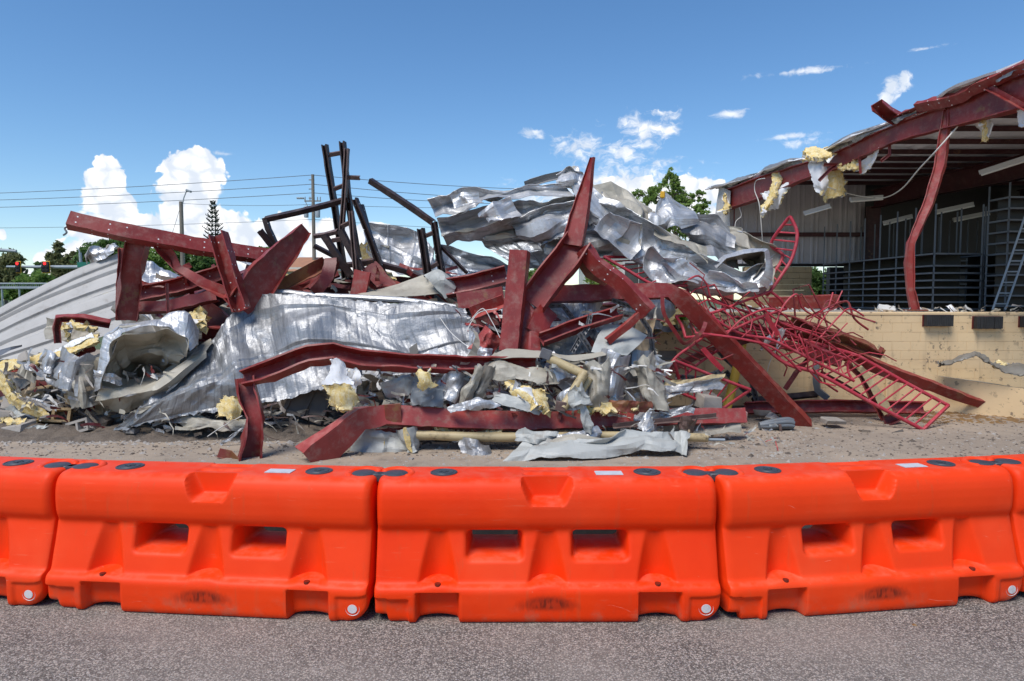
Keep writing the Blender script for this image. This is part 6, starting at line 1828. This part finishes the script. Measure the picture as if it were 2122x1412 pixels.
ladder('long red ladder rail sloping from the tangle down to the ground at right', [(1533, 673, 9.6), (1580, 715, 9.55), (1630, 754, 9.5), (1698, 776, 9.45), (1800, 832, 9.35), (1913, 891, 9.25)], [(1612, 690, 10.0), (1690, 712, 9.95), (1767, 734, 9.9), (1800, 750, 9.85), (1880, 795, 9.75), (1966, 841, 9.6)], 22, .026)
ladder('short red ladder rail sticking upright at the right of the silver sweep', [(1590, 612, 9.75), (1620, 570, 9.8), (1642, 533, 9.85), (1652, 485, 9.9), (1638, 450, 9.95)], [(1578, 600, 10.1), (1604, 565, 10.15), (1622, 530, 10.2), (1598, 505, 10.25), (1634, 452, 10.0)], 11, .025)
ladder('red cage panel of level bars in front of the pale house', [(1252, 533, 9.5), (1300, 560, 9.45), (1356, 590, 9.4), (1420, 592, 9.4)], [(1322, 533, 10.0), (1368, 556, 9.95), (1400, 575, 9.9), (1440, 590, 9.8)], 11, .021)
ladder('red ladder rail slanting down left beside the hollow blocks', [(1476, 684, 9.4), (1440, 712, 9.3), (1397, 745, 9.2), (1370, 796, 9.1)], [(1520, 705, 9.7), (1470, 738, 9.6), (1430, 768, 9.5), (1396, 806, 9.4)], 11, .020)
ladder('low red ladder rail lying left of the yellow bollard', [(1397, 747, 9.15), (1470, 776, 9.2), (1555, 808, 9.25)], [(1414, 816, 9.3), (1450, 830, 9.3), (1500, 846, 9.3)], 8, .022)
ladder('upper red ladder rail tangled in the middle of the rail heap', [(1420, 590, 9.6), (1500, 630, 9.6), (1580, 660, 9.6), (1690, 720, 9.6), (1760, 745, 9.65)], [(1450, 640, 9.3), (1530, 690, 9.35), (1600, 705, 9.4), (1680, 745, 9.45), (1770, 790, 9.5)], 20, .019, bow=.05, seed=4)
ladder('red ladder rail crossing the heap from lower left to the upright one', [(1400, 655, 9.3), (1470, 650, 9.35), (1540, 625, 9.5), (1596, 604, 9.7)], [(1420, 700, 9.2), (1500, 690, 9.3), (1570, 660, 9.5), (1630, 640, 9.8)], 10, .020, bow=.04, seed=5)
ladder('rusty bent ladder rail at the back of the rail heap', [(1460, 600, 9.9), (1560, 640, 9.9), (1650, 660, 9.9), (1740, 710, 9.9)], [(1480, 640, 9.8), (1560, 672, 9.8), (1650, 700, 9.8), (1720, 730, 9.8)], 16, .015, 'rail_rust', bow=.08, seed=6)
RT = [('thin rusty rod bent into a square hook over the dock', [(1648, 660, 10.2), (1644, 600, 10.2), (1676, 590, 10.2), (1702, 640, 10.2), (1716, 680, 10.1)]),
      ('thin rusty rod looping high at the right of the rail heap', [(1656, 640, 10.1), (1660, 610, 10.1), (1690, 650, 10.0), (1735, 680, 10.0), (1774, 716, 9.9)]),
      ('thin rusty rod with a long tail pointing right', [(1690, 690, 10.0), (1715, 624, 10.1), (1760, 650, 10.0), (1814, 668, 9.9)]),
      ('thin rusty rod springing down right past the tail', [(1720, 640, 10.1), (1755, 625, 10.1), (1770, 660, 10.0), (1800, 684, 9.9)]),
      ('thin red rod zigzagging across the top of the rail heap', [(1400, 640, 9.3), (1440, 600, 9.35), (1480, 590, 9.4), (1510, 640, 9.4), (1560, 600, 9.5), (1580, 640, 9.5)]),
      ('thin red rod arching in front of the silver sweep', [(1415, 588, 9.35), (1445, 572, 9.35), (1465, 590, 9.35), (1476, 620, 9.35), (1520, 640, 9.4)]),
      ('thin red rod hanging below the heap with a hooked end', [(1700, 750, 10.2), (1710, 795, 10.2), (1736, 812, 10.2)]),
      ('thin red rod bowed over the cage in the heap middle', [(1500, 700, 9.3), (1540, 660, 9.3), (1600, 640, 9.4), (1640, 670, 9.5), (1650, 700, 9.5)]),
      ('thin red rod crossing the heap down to the long ladder', [(1560, 620, 9.6), (1620, 670, 9.5), (1700, 700, 9.5), (1780, 760, 9.6)]),
      ('thin red rod lying along the lower edge of the heap', [(1440, 690, 9.2), (1520, 700, 9.2), (1600, 720, 9.3), (1660, 770, 9.4)]),
      ('thin red rod sticking up beside the bowed one', [(1600, 700, 9.4), (1620, 640, 9.5), (1650, 610, 9.6), (1664, 640, 9.7), (1700, 662, 9.8)]),
      ('thin red rod curling above the end of the rail heap', [(1700, 700, 9.7), (1735, 660, 9.8), (1760, 640, 9.9), (1790, 655, 9.9)])]
for k, (lab, pts) in enumerate(RT):
    wire('bent_rod', lab, 'steel rod', pts, .013 if k % 3 else .016, MAT['rail_rust' if k < 4 else 'rail_red'], 6, soft=k not in (0, 4, 6))
rr_ = random.Random(77)
for k in range(26):
    x, y = rr_.uniform(1420, 1720), 0
    f = (x - 1420) / 300
    y = 600 + f * 90 + rr_.uniform(-10, 70)
    Yr = rr_.uniform(9.2, 10.0)
    pts = [(x, y, Yr)]
    an = rr_.uniform(-1.2, 1.9)
    for q in range(rr_.randint(2, 4)):
        ln = rr_.uniform(22, 60)
        pts.append((pts[-1][0] + math.cos(an) * ln, min(pts[-1][1] + math.sin(an) * ln * .8, 800), Yr + rr_.uniform(-.25, .25)))
        an += rr_.uniform(-1.1, 1.1)
    wire('bent_rod', 'short thin bent rod snarled in the heap of red rails', 'steel rod', pts, rr_.choice((.008, .010, .012)), MAT[rr_.choice(('rail_red', 'rail_red', 'rail_rust'))], 5, soft=False, group='snarled thin rods in the rail heap')
bm_('red flat strap standing in the rail heap', [(1586, 650, 9.4), (1598, 672, 9.4), (1612, 696, 9.4)], 10, 4, 'flat', 20, 'rail_red', .004)
bm_('wide red bar under the rail heap running to the right', [(1480, 690, 9.9), (1600, 706, 9.95), (1740, 752, 10.0)], 18, 14, 'cw', -15, 'red', .008)
bm_('dark red beam below the heap against the dock top', [(1380, 770, 9.7), (1450, 735, 9.8), (1560, 700, 10.0)], 14, 12, 'cw', 10, 'red_dark', .008)
scrap('bright foil ribbon dangling below the rail heap', 1615, 705, 9.5, 10, 46, 14, .4, 0, (SB, SB), 151, crease=.02)
scrap('small foil ribbon left of the dangling one', 1590, 712, 9.55, 8, 36, 34, .4, 0, (SB, SB), 152, crease=.02)


# perforated angle strips
def perf(label, pts, w_=9):
    Y = sum(p[2] for p in pts) / len(pts)
    root = empty('perforated_angle', P(*pts[0]), label, 'metal strip')
    pth = [P(*p) for p in pts]
    beam('strip', None, None, pts, M_(w_, Y), M_(w_ * .6, Y), 'L', 25, .004, MAT['perf_grey'], .004, parent=root, step=.06)
    m = MB()
    for i in range(len(pth) - 1):
        a, b_ = pth[i], pth[i + 1]
        tg = (b_ - a).normalized()
        n = max(1, int((b_ - a).length / .06))
        for k in range(n):
            q = a.lerp(b_, (k + .5) / n)
            d = (q - Vector((0, 0, CAMH))).normalized()
            nn = -(d - tg * tg.dot(d)).normalized(); bb = nn.cross(tg)
            rt_ = Matrix((tg, bb, nn)).transposed()
            m.box(q + nn * .006 + bb * M_(w_, Y) * .05, (.034, .016, .022), rt_)
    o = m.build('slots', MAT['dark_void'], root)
    o['kind'] = 'stuff'


perf('black perforated angle sagging across the dock wall behind the long bent beam', [(1482, 722, 10.4), (1520, 758, 10.4), (1556, 786, 10.4), (1568, 832, 10.4)])
perf('second perforated angle lying parallel below on the dock wall', [(1504, 770, 10.5), (1530, 798, 10.5), (1556, 822, 10.5)])
perf('perforated angle running down over the hollow block end', [(1268, 622, 9.1), (1316, 640, 9.1), (1346, 684, 9.05), (1352, 720, 9.0), (1362, 768, 8.95)])
perf('perforated angle bent like a hook beside the curved tube end', [(1116, 646, 8.95), (1140, 634, 8.95), (1166, 634, 8.95), (1190, 664, 8.95)])
perf('perforated angle hanging down the centre of the scraps', [(1224, 652, 8.75), (1218, 680, 8.7), (1200, 705, 8.65), (1186, 730, 8.6)])
perf('short perforated angle leaning under the slanting channel', [(1228, 682, 8.8), (1240, 705, 8.75), (1246, 722, 8.7)])
perf('upright perforated angle behind the cardboard board', [(1208, 615, 9.6), (1210, 660, 9.6)])
perf('low perforated angle lying left of the yellow bollard', [(1400, 780, 9.4), (1450, 785, 9.4), (1498, 768, 9.4)])
perf('crossed perforated angle beside the hanging centre one', [(1200, 690, 8.62), (1215, 712, 8.6), (1228, 732, 8.6)])

# --- insulation in the pile
IG = dict(name='insulation_batt')
tatter('white and yellow insulation flap hanging from the front bent beam', [[(692, 750, 7.62), (704, 746, 7.6), (716, 752, 7.62)], [(684, 772, 7.6), (704, 770, 7.55), (722, 776, 7.6)], [(670, 798, 7.6), (702, 796, 7.52), (732, 800, 7.58)]], (WF, FB), 201, rag=.03, fuzz=.003, thick=.02)
tatter('yellow fibre lower half of the hanging insulation flap', [[(672, 800, 7.6), (702, 796, 7.55), (732, 800, 7.58)], [(684, 822, 7.6), (708, 824, 7.52), (742, 828, 7.58)], [(690, 842, 7.6), (714, 850, 7.55), (736, 846, 7.6)]], (FB, WF), 202, thick=(.03, .06))
tatter('small white rag of facing beside the hanging insulation flap', [[(734, 766, 7.85), (742, 762, 7.85)], [(730, 782, 7.82), (750, 782, 7.82)], [(738, 802, 7.82), (748, 798, 7.82)]], (WF, FB), 203, rag=.03, fuzz=.003, thick=.01)
tatter('wispy tan fibre clump under the right clip of the front bent beam', [[(866, 772, 7.85), (892, 772, 7.85)], [(868, 788, 7.82), (896, 786, 7.82)], [(880, 806, 7.84), (902, 800, 7.84)]], (FB, WF), 204, rag=.05)
tatter('yellow insulation hanging in shadow left of the crushed beam foot', [[(458, 828, 8.45), (480, 822, 8.4), (500, 826, 8.4)], [(458, 846, 8.4), (480, 846, 8.35), (498, 846, 8.4)], [(462, 862, 8.4), (478, 864, 8.35), (492, 870, 8.4)]], (FB, WF), 205)
tatter('yellow insulation tuft on the red beams above the curl', [[(386, 650, 9.5), (404, 640, 9.5), (420, 646, 9.5)], [(384, 662, 9.3), (408, 658, 9.25), (434, 672, 9.3)]], (FB, WF), 206, thick=(.06, .14))
tatter('long dirty insulation strip sloping across the left of the pile', [[(-10, 752, 9.3), (60, 740, 9.35), (130, 722, 9.45), (200, 692, 9.6)], [(0, 776, 9.2), (66, 758, 9.25), (134, 738, 9.35), (204, 708, 9.5)]], (FB, WF), 207, rag=.03, fuzz=.008, thick=(.02, .05))
tatter('white paper facing along the sloping insulation strip', [[(20, 748, 9.42), (90, 728, 9.45), (190, 690, 9.62)], [(30, 758, 9.34), (100, 738, 9.38), (196, 700, 9.55)]], (WF, FB), 208, rag=.02, fuzz=.002, thick=.01)
tatter('drooping yellow insulation rope curving down to the rubble at left', [[(-14, 775, 9.1), (-4, 800, 9.05), (16, 828, 9.0), (48, 852, 8.95), (84, 872, 8.9)], [(6, 772, 9.0), (14, 798, 8.95), (34, 822, 8.9), (60, 840, 8.85), (92, 862, 8.85)]], (FB, WF), 209, thick=(.05, .1), rag=.03)
tatter('big yellow insulation wad spilling left of the cream pipes', [[(1045, 788, 8.0), (1080, 795, 7.95), (1120, 806, 7.95)], [(1052, 808, 7.95), (1090, 812, 7.85), (1134, 830, 7.88)], [(1070, 830, 7.95), (1110, 842, 7.85), (1146, 848, 7.88)]], (FB, WF), 210, thick=(.05, .12))
tatter('white facing inside the big yellow wad', [[(1068, 802, 7.86), (1100, 806, 7.84)], [(1075, 838, 7.84), (1108, 836, 7.82)]], (WF, FB), 211, rag=.02, thick=.01)
tatter('small yellow scraps along the top of the low splice beam', [[(1200, 838, 8.0), (1260, 836, 8.0), (1320, 842, 8.05)], [(1200, 850, 7.95), (1262, 850, 7.95), (1318, 852, 8.0)]], (FB, WF), 212, thick=(.03, .06))
tatter('yellow insulation heap on top of the broken dock end', [[(1345, 648, 10.9), (1390, 640, 10.9), (1450, 645, 10.9)], [(1340, 664, 10.6), (1395, 662, 10.55), (1456, 664, 10.6)]], (FB, WF), 213, thick=(.08, .2))
tatter('yellow insulation under the punched black posts', [[(745, 520, 10.6), (764, 505, 10.6), (770, 540, 10.6)], [(748, 545, 10.4), (775, 556, 10.4), (822, 585, 10.3)]], (FB, WF), 214, thick=(.03, .06))
tatter('yellow insulation by the bent red loop at left', [[(128, 672, 9.9), (150, 664, 9.9), (200, 676, 9.95)], [(134, 700, 9.85), (146, 676, 9.85), (198, 684, 9.9)]], (FB, WF), 215, thick=(.03, .07))
tatter('yellow fibre left of the rusty curved flange', [[(570, 600, 9.9), (588, 570, 9.9), (600, 572, 9.9)], [(590, 606, 9.85), (598, 590, 9.85), (610, 585, 9.85)]], (FB, WF), 216, thick=(.03, .07))
tatter('yellow fibre under the long scorched pipe', [[(905, 886, 8.0), (980, 892, 8.0), (1040, 890, 8.0)], [(905, 898, 7.95), (980, 900, 7.95), (1040, 900, 7.95)]], (FB, WF), 217, thick=(.02, .05))
tatter('yellow fibre scraps on the ground left of the rubble blocks', [[(4, 862, 8.9), (40, 866, 8.85), (70, 872, 8.85)], [(0, 876, 8.8), (44, 880, 8.75), (76, 884, 8.75)]], (FB, WF), 218, thick=(.02, .06))


# --- concrete blocks and rubble
def hollow_block(label, c, rot, s=(.40, .20, .20), mat='block_grey'):
    L, D_, H_ = s
    m = MB()
    t_ = .034
    for a in (-1, 1):
        m.box((0, a * (D_ / 2 - t_ / 2), 0), (L, t_, H_))
        m.box((a * (L / 2 - t_ / 2), 0, 0), (t_, D_ - 2 * t_ - .002, H_ - .003))
    m.box((0, 0, 0), (t_, D_ - 2 * t_ - .002, H_ - .003))
    o = m.build('concrete_block', MAT[mat], None, 30)
    o.matrix_world = Matrix.Translation(c) @ rot
    tag(o, label, 'concrete block', 'loose hollow blocks')
    return o


E = lambda x, y, z: Matrix.Rotation(R(z), 4, 'Z') @ Matrix.Rotation(R(y), 4, 'Y') @ Matrix.Rotation(R(x), 4, 'X')
hollow_block('whole hollow concrete block with two cores facing out at lower left', P(112, 862, 9.15), E(72, 6, 24), mat='block_tan')
hollow_block('broken hollow concrete block tilted on the dirt at lower left', P(172, 884, 8.9), E(82, -16, -14), (.36, .17, .19))
hollow_block('hollow block end poking from the rubble left of the curl', P(104, 826, 9.6), E(60, 0, 10))


def chunk(label, px, py, Y, w_, h_, seed, mat='block_grey', name='rubble_chunk', cat='rubble', ang=0, dep=None):
    rng = random.Random(seed)
    bmm = bmesh.new()
    W_, H_ = M_(w_, Y) / 2, M_(h_, Y) / 2
    D_ = dep or min(W_, .2)
    for sx in (-1, 1):
        for sy in (-1, 1):
            for sz in (-1, 1):
                for _ in range(2):
                    bmm.verts.new((sx * W_ * rng.uniform(.65, 1), sy * D_ * rng.uniform(.6, 1), sz * H_ * rng.uniform(.6, 1)))
    bmesh.ops.convex_hull(bmm, input=bmm.verts)
    bmesh.ops.delete(bmm, geom=[v for v in bmm.verts if not v.link_faces], context='VERTS')
    me = bpy.data.meshes.new(name); bmm.to_mesh(me); bmm.free()
    me.materials.append(MAT[mat])
    o = bpy.data.objects.new(name, me); COL.objects.link(o)
    o.location = P(px, py, Y); o.rotation_euler = (rng.uniform(-.2, .2), R(ang), rng.uniform(-.4, .4))
    tag(o, label, cat)
    return o


for k, (lab, px, py, Y, w_, h_, mt, an) in enumerate([
        ('grey slab chunk leaning beside the whole hollow block', 62, 838, 9.4, 110, 30, 'block_grey', 8), ('pale block fragment at the far left edge of the rubble', 8, 862, 9.0, 34, 26, 'block_grey', 10),
        ('tan broken slab on top of the rubble at left', 70, 815, 9.6, 60, 14, 'block_tan', -8), ('grey fragment between the two hollow blocks', 140, 905, 8.75, 30, 10, 'block_grey', 4),
        ('pale concrete lump below the drooping rope', 40, 884, 8.8, 54, 16, 'block_grey', -6), ('tan block fragment under the grey flashing', 160, 826, 9.3, 40, 22, 'block_tan', 12),
        ('dark grey lump under the big silver sheet tip', 275, 893, 8.7, 24, 12, 'block_grey', 0), ('white splinter chunk right of the long bent beam foot', 1602, 866, 9.7, 22, 16, 'off_white', 40),
        ('pale pink brick fragment by the beige sheet end', 1536, 862, 9.3, 22, 26, 'ash_pink', 4), ('tan rubble patch on the ground left of the ladder foot', 1725, 872, 9.4, 44, 9, 'slab', 2),
        ('grey rubble lump behind the long bent beam foot', 1580, 856, 9.9, 30, 12, 'block_grey', 5), ('broken grey block fragment under the low ladder', 1465, 832, 9.3, 50, 34, 'block_grey', 6),
        ('dark brown soil clod near the broken hollow block', 212, 878, 8.95, 34, 30, 'soil', 20), ('black clod lying right of the grey coil', 1790, 894, 9.1, 20, 6, 'soil', 3),
        ('grey stone chip on the lot behind the barrier', 852, 952, 7.5, 11, 7, 'block_grey', 0), ('grey block fragment on the dock top behind yellow fibre', 1385, 650, 11.0, 26, 14, 'block_grey', 0),
        ('red painted flange lump by the beam end at left', 250, 830, 9.2, 50, 30, 'beige_dark', 0), ('dark broken board in the shadow at centre left', 330, 858, 8.9, 50, 16, 'wood_old', 6)]):
    chunk(lab, px, py, Y, w_, h_, 300 + k, mt, ang=an)

# grey bundle on the lot
root = empty('cable_bundle', P(1608, 900, 9.15), 'grey strapped bundle of hose lying on the lot', 'bundle')
for k in range(7):
    a = k * .9
    off = Vector((0, .04 * math.cos(a), .025 + .05 + .04 * math.sin(a)))
    A, B_ = P(1574, 893, 9.2), P(1642, 889, 9.2)
    A.z = B_.z = 0
    MB().tube(smooth_path([A + off * .4 + Vector((0, 0, .03)), A.lerp(B_, .3) + off, A.lerp(B_, .8) + off * 1.3, B_ + off * 1.1], 5), .034, 8).build('hose', MAT['cable_grey'], root, 60)
MB().tube([P(1616, 880, 9.1), P(1619, 900, 9.1)], .02, 6).build('strap', MAT['brown_steel'], root, 60)

# plant and loose wires
V, F = [], []
rng = random.Random(3)
c = P(1410, 664, 10.5)
for k in range(16):
    a, ln = rng.uniform(0, 6.28), rng.uniform(.10, .17)
    d = Vector((math.cos(a), math.sin(a) * .7, rng.uniform(.25, 1.0))).normalized()
    s_ = d.cross(Vector((0, 0, 1))).normalized() * .035
    p0 = c + Vector((rng.uniform(-.05, .05), rng.uniform(-.05, .05), 0))
    o0 = len(V)
    V += [p0, p0 + d * ln * .5 + s_, p0 + d * ln - Vector((0, 0, .02)), p0 + d * ln * .5 - s_]
    F.append((o0, o0 + 1, o0 + 2, o0 + 3))
tag(mk('weed', V, F, MAT['leaf_fresh']), 'bright green leafy weed on the broken dock end', 'plant')
WR = [('white thin wire looping by the stout post', [(975, 665, 8.6), (1000, 640, 8.6), (1020, 668, 8.55), (1036, 700, 8.5)]), ('second thin wire arcing left of the stout post', [(965, 690, 8.6), (990, 650, 8.7), (1030, 640, 8.7)]),
      ('fine wire sagging over the big silver sheet', [(770, 690, 8.7), (790, 650, 9.0), (830, 632, 9.4)]), ('fine wire strung from the silver sheet to the front beam', [(900, 640, 9.3), (935, 690, 8.9), (985, 730, 8.6)]),
      ('thin pale wire on the dirt left of the crushed foot', [(430, 905, 8.4), (460, 885, 8.4), (502, 862, 8.3)]), ('fine wire hanging below the sweep near the rail heap', [(1630, 700, 9.6), (1600, 740, 9.6), (1590, 770, 9.7)])]
for lab, pts in WR:
    wire('loose_wire', lab, 'wire', pts, .006, MAT['off_white'], 4)
beam('loose_stick', 'thin weathered stick lying on the lot before the ladder', 'stick', [(1808, 912, 8.9), (1870, 892, 9.1)], .03, .03, 'box', 0, None, MAT['wood_old'], .004)
beam('loose_stick', 'long dark bar lying over the right of the low splice beam', 'steel bar', [(1270, 884, 8.0), (1380, 872, 8.1), (1486, 862, 8.2)], M_(9, 8.1), M_(9, 8.1), 'L', 20, None, MAT['brown_steel'], .006)


# --- torn strips, splinters and slivers matted through the wreck (uncountable)
def tangle(name, label, n, reg, mats, seed, ln=(14, 70), wd=(2.5, 12), droop=.5):
    rng = random.Random(seed)
    V, F, fm = [], [], []
    for k in range(n):
        px, py, Y = reg(rng)
        p = P(px, py, Y)
        p.z = max(p.z, .03)
        L = M_(rng.uniform(*ln), Y); w_ = M_(rng.uniform(*wd), Y) / 2
        a = rng.uniform(-.7, .7) + (math.pi / 2 if rng.random() < .25 else 0)
        d = Vector((math.cos(a), rng.uniform(-.5, .5), math.sin(a) * .7)).normalized()
        sd_ = d.cross(Vector((rng.uniform(-.4, .4), -1, rng.uniform(-.2, .9)))).normalized()
        m = rng.randint(3, 5)
        o0 = len(V)
        q = p - d * L * .5
        taper = rng.uniform(.2, 1.0)
        for i in range(m + 1):
            f = i / m
            ww = w_ * (1 - (1 - taper) * f) * rng.uniform(.8, 1.15)
            V += [q - sd_ * ww, q + sd_ * ww]
            d = (d + Vector((rng.uniform(-.5, .5), rng.uniform(-.5, .5), rng.uniform(-.5, .3) * droop * 1.6))).normalized()
            sd_ = (sd_ + Vector((rng.uniform(-.3, .3), rng.uniform(-.3, .3), rng.uniform(-.3, .3)))).normalized()
            q = q + d * L / m
            q.z = max(q.z, .012)
        mi = rng.randrange(len(mats))
        for i in range(m):
            F.append((o0 + 2 * i, o0 + 2 * i + 1, o0 + 2 * i + 3, o0 + 2 * i + 2)); fm.append(mi)
    o = mk(name, V, F, mats, fm)
    return tag(o, label, 'debris', kind='stuff')


mm_ = [SD, BG, BG, BD, PP, S, MAT['red_light'], MAT['red_dark'], MAT['off_white'], MAT['brown_steel']]
tangle('metal_shreds', 'mat of thin torn metal strips and slivers in the centre of the wreck', 420, lambda r: (r.uniform(745, 1385), r.uniform(755, 862), r.uniform(8.0, 8.9)), mm_, 1, (12, 60), (2, 10))
tangle('torn_plates', 'crush of torn sheet plates filling the gaps between the centre beams', 190, lambda r: (r.uniform(745, 1360), r.uniform(735, 858), r.uniform(8.5, 9.4)), [BG, SD, BD, S, PP, BG], 11, (26, 90), (10, 34))
tangle('side_plates', 'crush of torn sheet plates at the left of the wreck', 90, lambda r: (r.uniform(-20, 250), r.uniform(735, 870), r.uniform(9.2, 10.0)), [BG, SD, BD, MAT['card'], MAT['block_grey']], 12, (22, 70), (8, 26))
tangle('beam_plates', 'torn plates wedged behind the stout post and slanting channels', 90, lambda r: (r.uniform(960, 1340), r.uniform(625, 740), r.uniform(9.2, 10.0)), [BG, SD, S, MAT['red'], MAT['red_light'], BD], 13, (24, 80), (8, 26))
tangle('upper_shreds', 'mat of torn slivers among the centre beams', 170, lambda r: (r.uniform(960, 1360), r.uniform(640, 750), r.uniform(8.7, 9.6)), mm_ + [MAT['red'], MAT['red']], 2, (14, 55), (2, 9))
tangle('left_shreds', 'splinters, board scraps and torn strips in the rubble at left', 300, lambda r: (r.uniform(-20, 420), r.uniform(745, 895), r.uniform(8.6, 9.7)), [BG, BD, SD, MAT['wood_old'], MAT['card'], MAT['off_white'], MAT['block_grey'], MAT['red_dark']], 3, (10, 46), (2, 9))
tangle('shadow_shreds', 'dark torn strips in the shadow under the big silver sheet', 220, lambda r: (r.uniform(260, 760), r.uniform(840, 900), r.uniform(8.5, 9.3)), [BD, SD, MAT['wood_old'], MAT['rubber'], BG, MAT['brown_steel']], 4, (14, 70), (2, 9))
tangle('ground_shreds', 'small strips and splinters strewn along the front of the wreck', 200, lambda r: (r.uniform(700, 1620), r.uniform(880, 925), r.uniform(7.9, 8.9)), [BG, SD, PP, MAT['wood_old'], MAT['red_light'], MAT['card']], 5, (8, 40), (1.5, 6), .9)
tangle('back_shreds', 'torn red and grey pieces wedged between the upper beams', 150, lambda r: (r.uniform(280, 960), r.uniform(560, 650), r.uniform(9.9, 10.8)), [MAT['red'], MAT['red_dark'], MAT['red_light'], BD, SD, BG], 6, (20, 80), (4, 14))
tangle('dock_shreds', 'litter of scraps along the dock edge and broken dock end', 130, lambda r: (r.uniform(1340, 2122), r.uniform(636, 646), r.uniform(10.95, 11.4)), [MAT['off_white'], BG, MAT['block_grey'], MAT['wood_old'], MAT['card']], 7, (4, 22), (1.5, 5), .9)

# --- gravel, chips and litter scattered on the lot (uncountable)
def scatter(name, label, n, area, size, mat, seed, dens=None, flat=.5):
    rng = np.random.RandomState(seed)
    V, F = [], []
    k = 0
    while k < n:
        px, py = area(rng)
        q = 1.78 * FPX / (py - HOR)
        p = P(px, py, q)
        s_ = size * rng.uniform(.4, 1.6) * (2.2 if rng.rand() < .05 else 1)
        o0 = len(V)
        th = rng.uniform(0, 6.28)
        for j in range(4):
            a = th + j * math.pi / 2 + rng.uniform(-.4, .4)
            V.append((p.x + math.cos(a) * s_, p.y + math.sin(a) * s_, -.002))
        V.append((p.x + rng.uniform(-.3, .3) * s_, p.y + rng.uniform(-.3, .3) * s_, s_ * flat * rng.uniform(.6, 1.4)))
        F += [(o0 + j, o0 + (j + 1) % 4, o0 + 4) for j in range(4)]
        k += 1
    o = mk(name, V, F, MAT[mat])
    return tag(o, label, 'gravel', kind='stuff')


band = lambda x0, x1, y0, y1, pw=1.0: (lambda r: (r.uniform(x0, x1), y0 + (y1 - y0) * r.rand() ** pw))
scatter('gravel', 'small grey stones strewn over the dusty lot', 4200, band(-60, 2180, 852, 975), .012, 'block_grey', 1)
scatter('rubble_crumbs', 'pale rubble crumbs along the front of the wreck', 2600, band(-40, 700, 862, 925, 1.3), .022, 'block_grey', 2)
scatter('soil_crumbs', 'dark soil crumbs on the lot', 3000, band(-40, 2170, 865, 950), .016, 'soil', 3)
scatter('pile_crumbs', 'light chips scattered around the pale torn sheet', 900, band(900, 1700, 890, 955), .016, 'slab', 4)
scatter('leaf_litter', 'brown dead leaves by the ramp foot', 700, band(1900, 2170, 845, 880), .035, 'dry_leaf', 5, flat=.3)
scatter('barrier_grit', 'fine grit and dust gathered along the barrier feet', 1500, band(-20, 2140, 1236, 1312), .005, 'slab', 8, flat=.6)
scatter('asphalt_litter', 'few brown leaf bits on the asphalt in front', 110, band(0, 2122, 1270, 1405), .009, 'dry_leaf', 6, flat=.4)
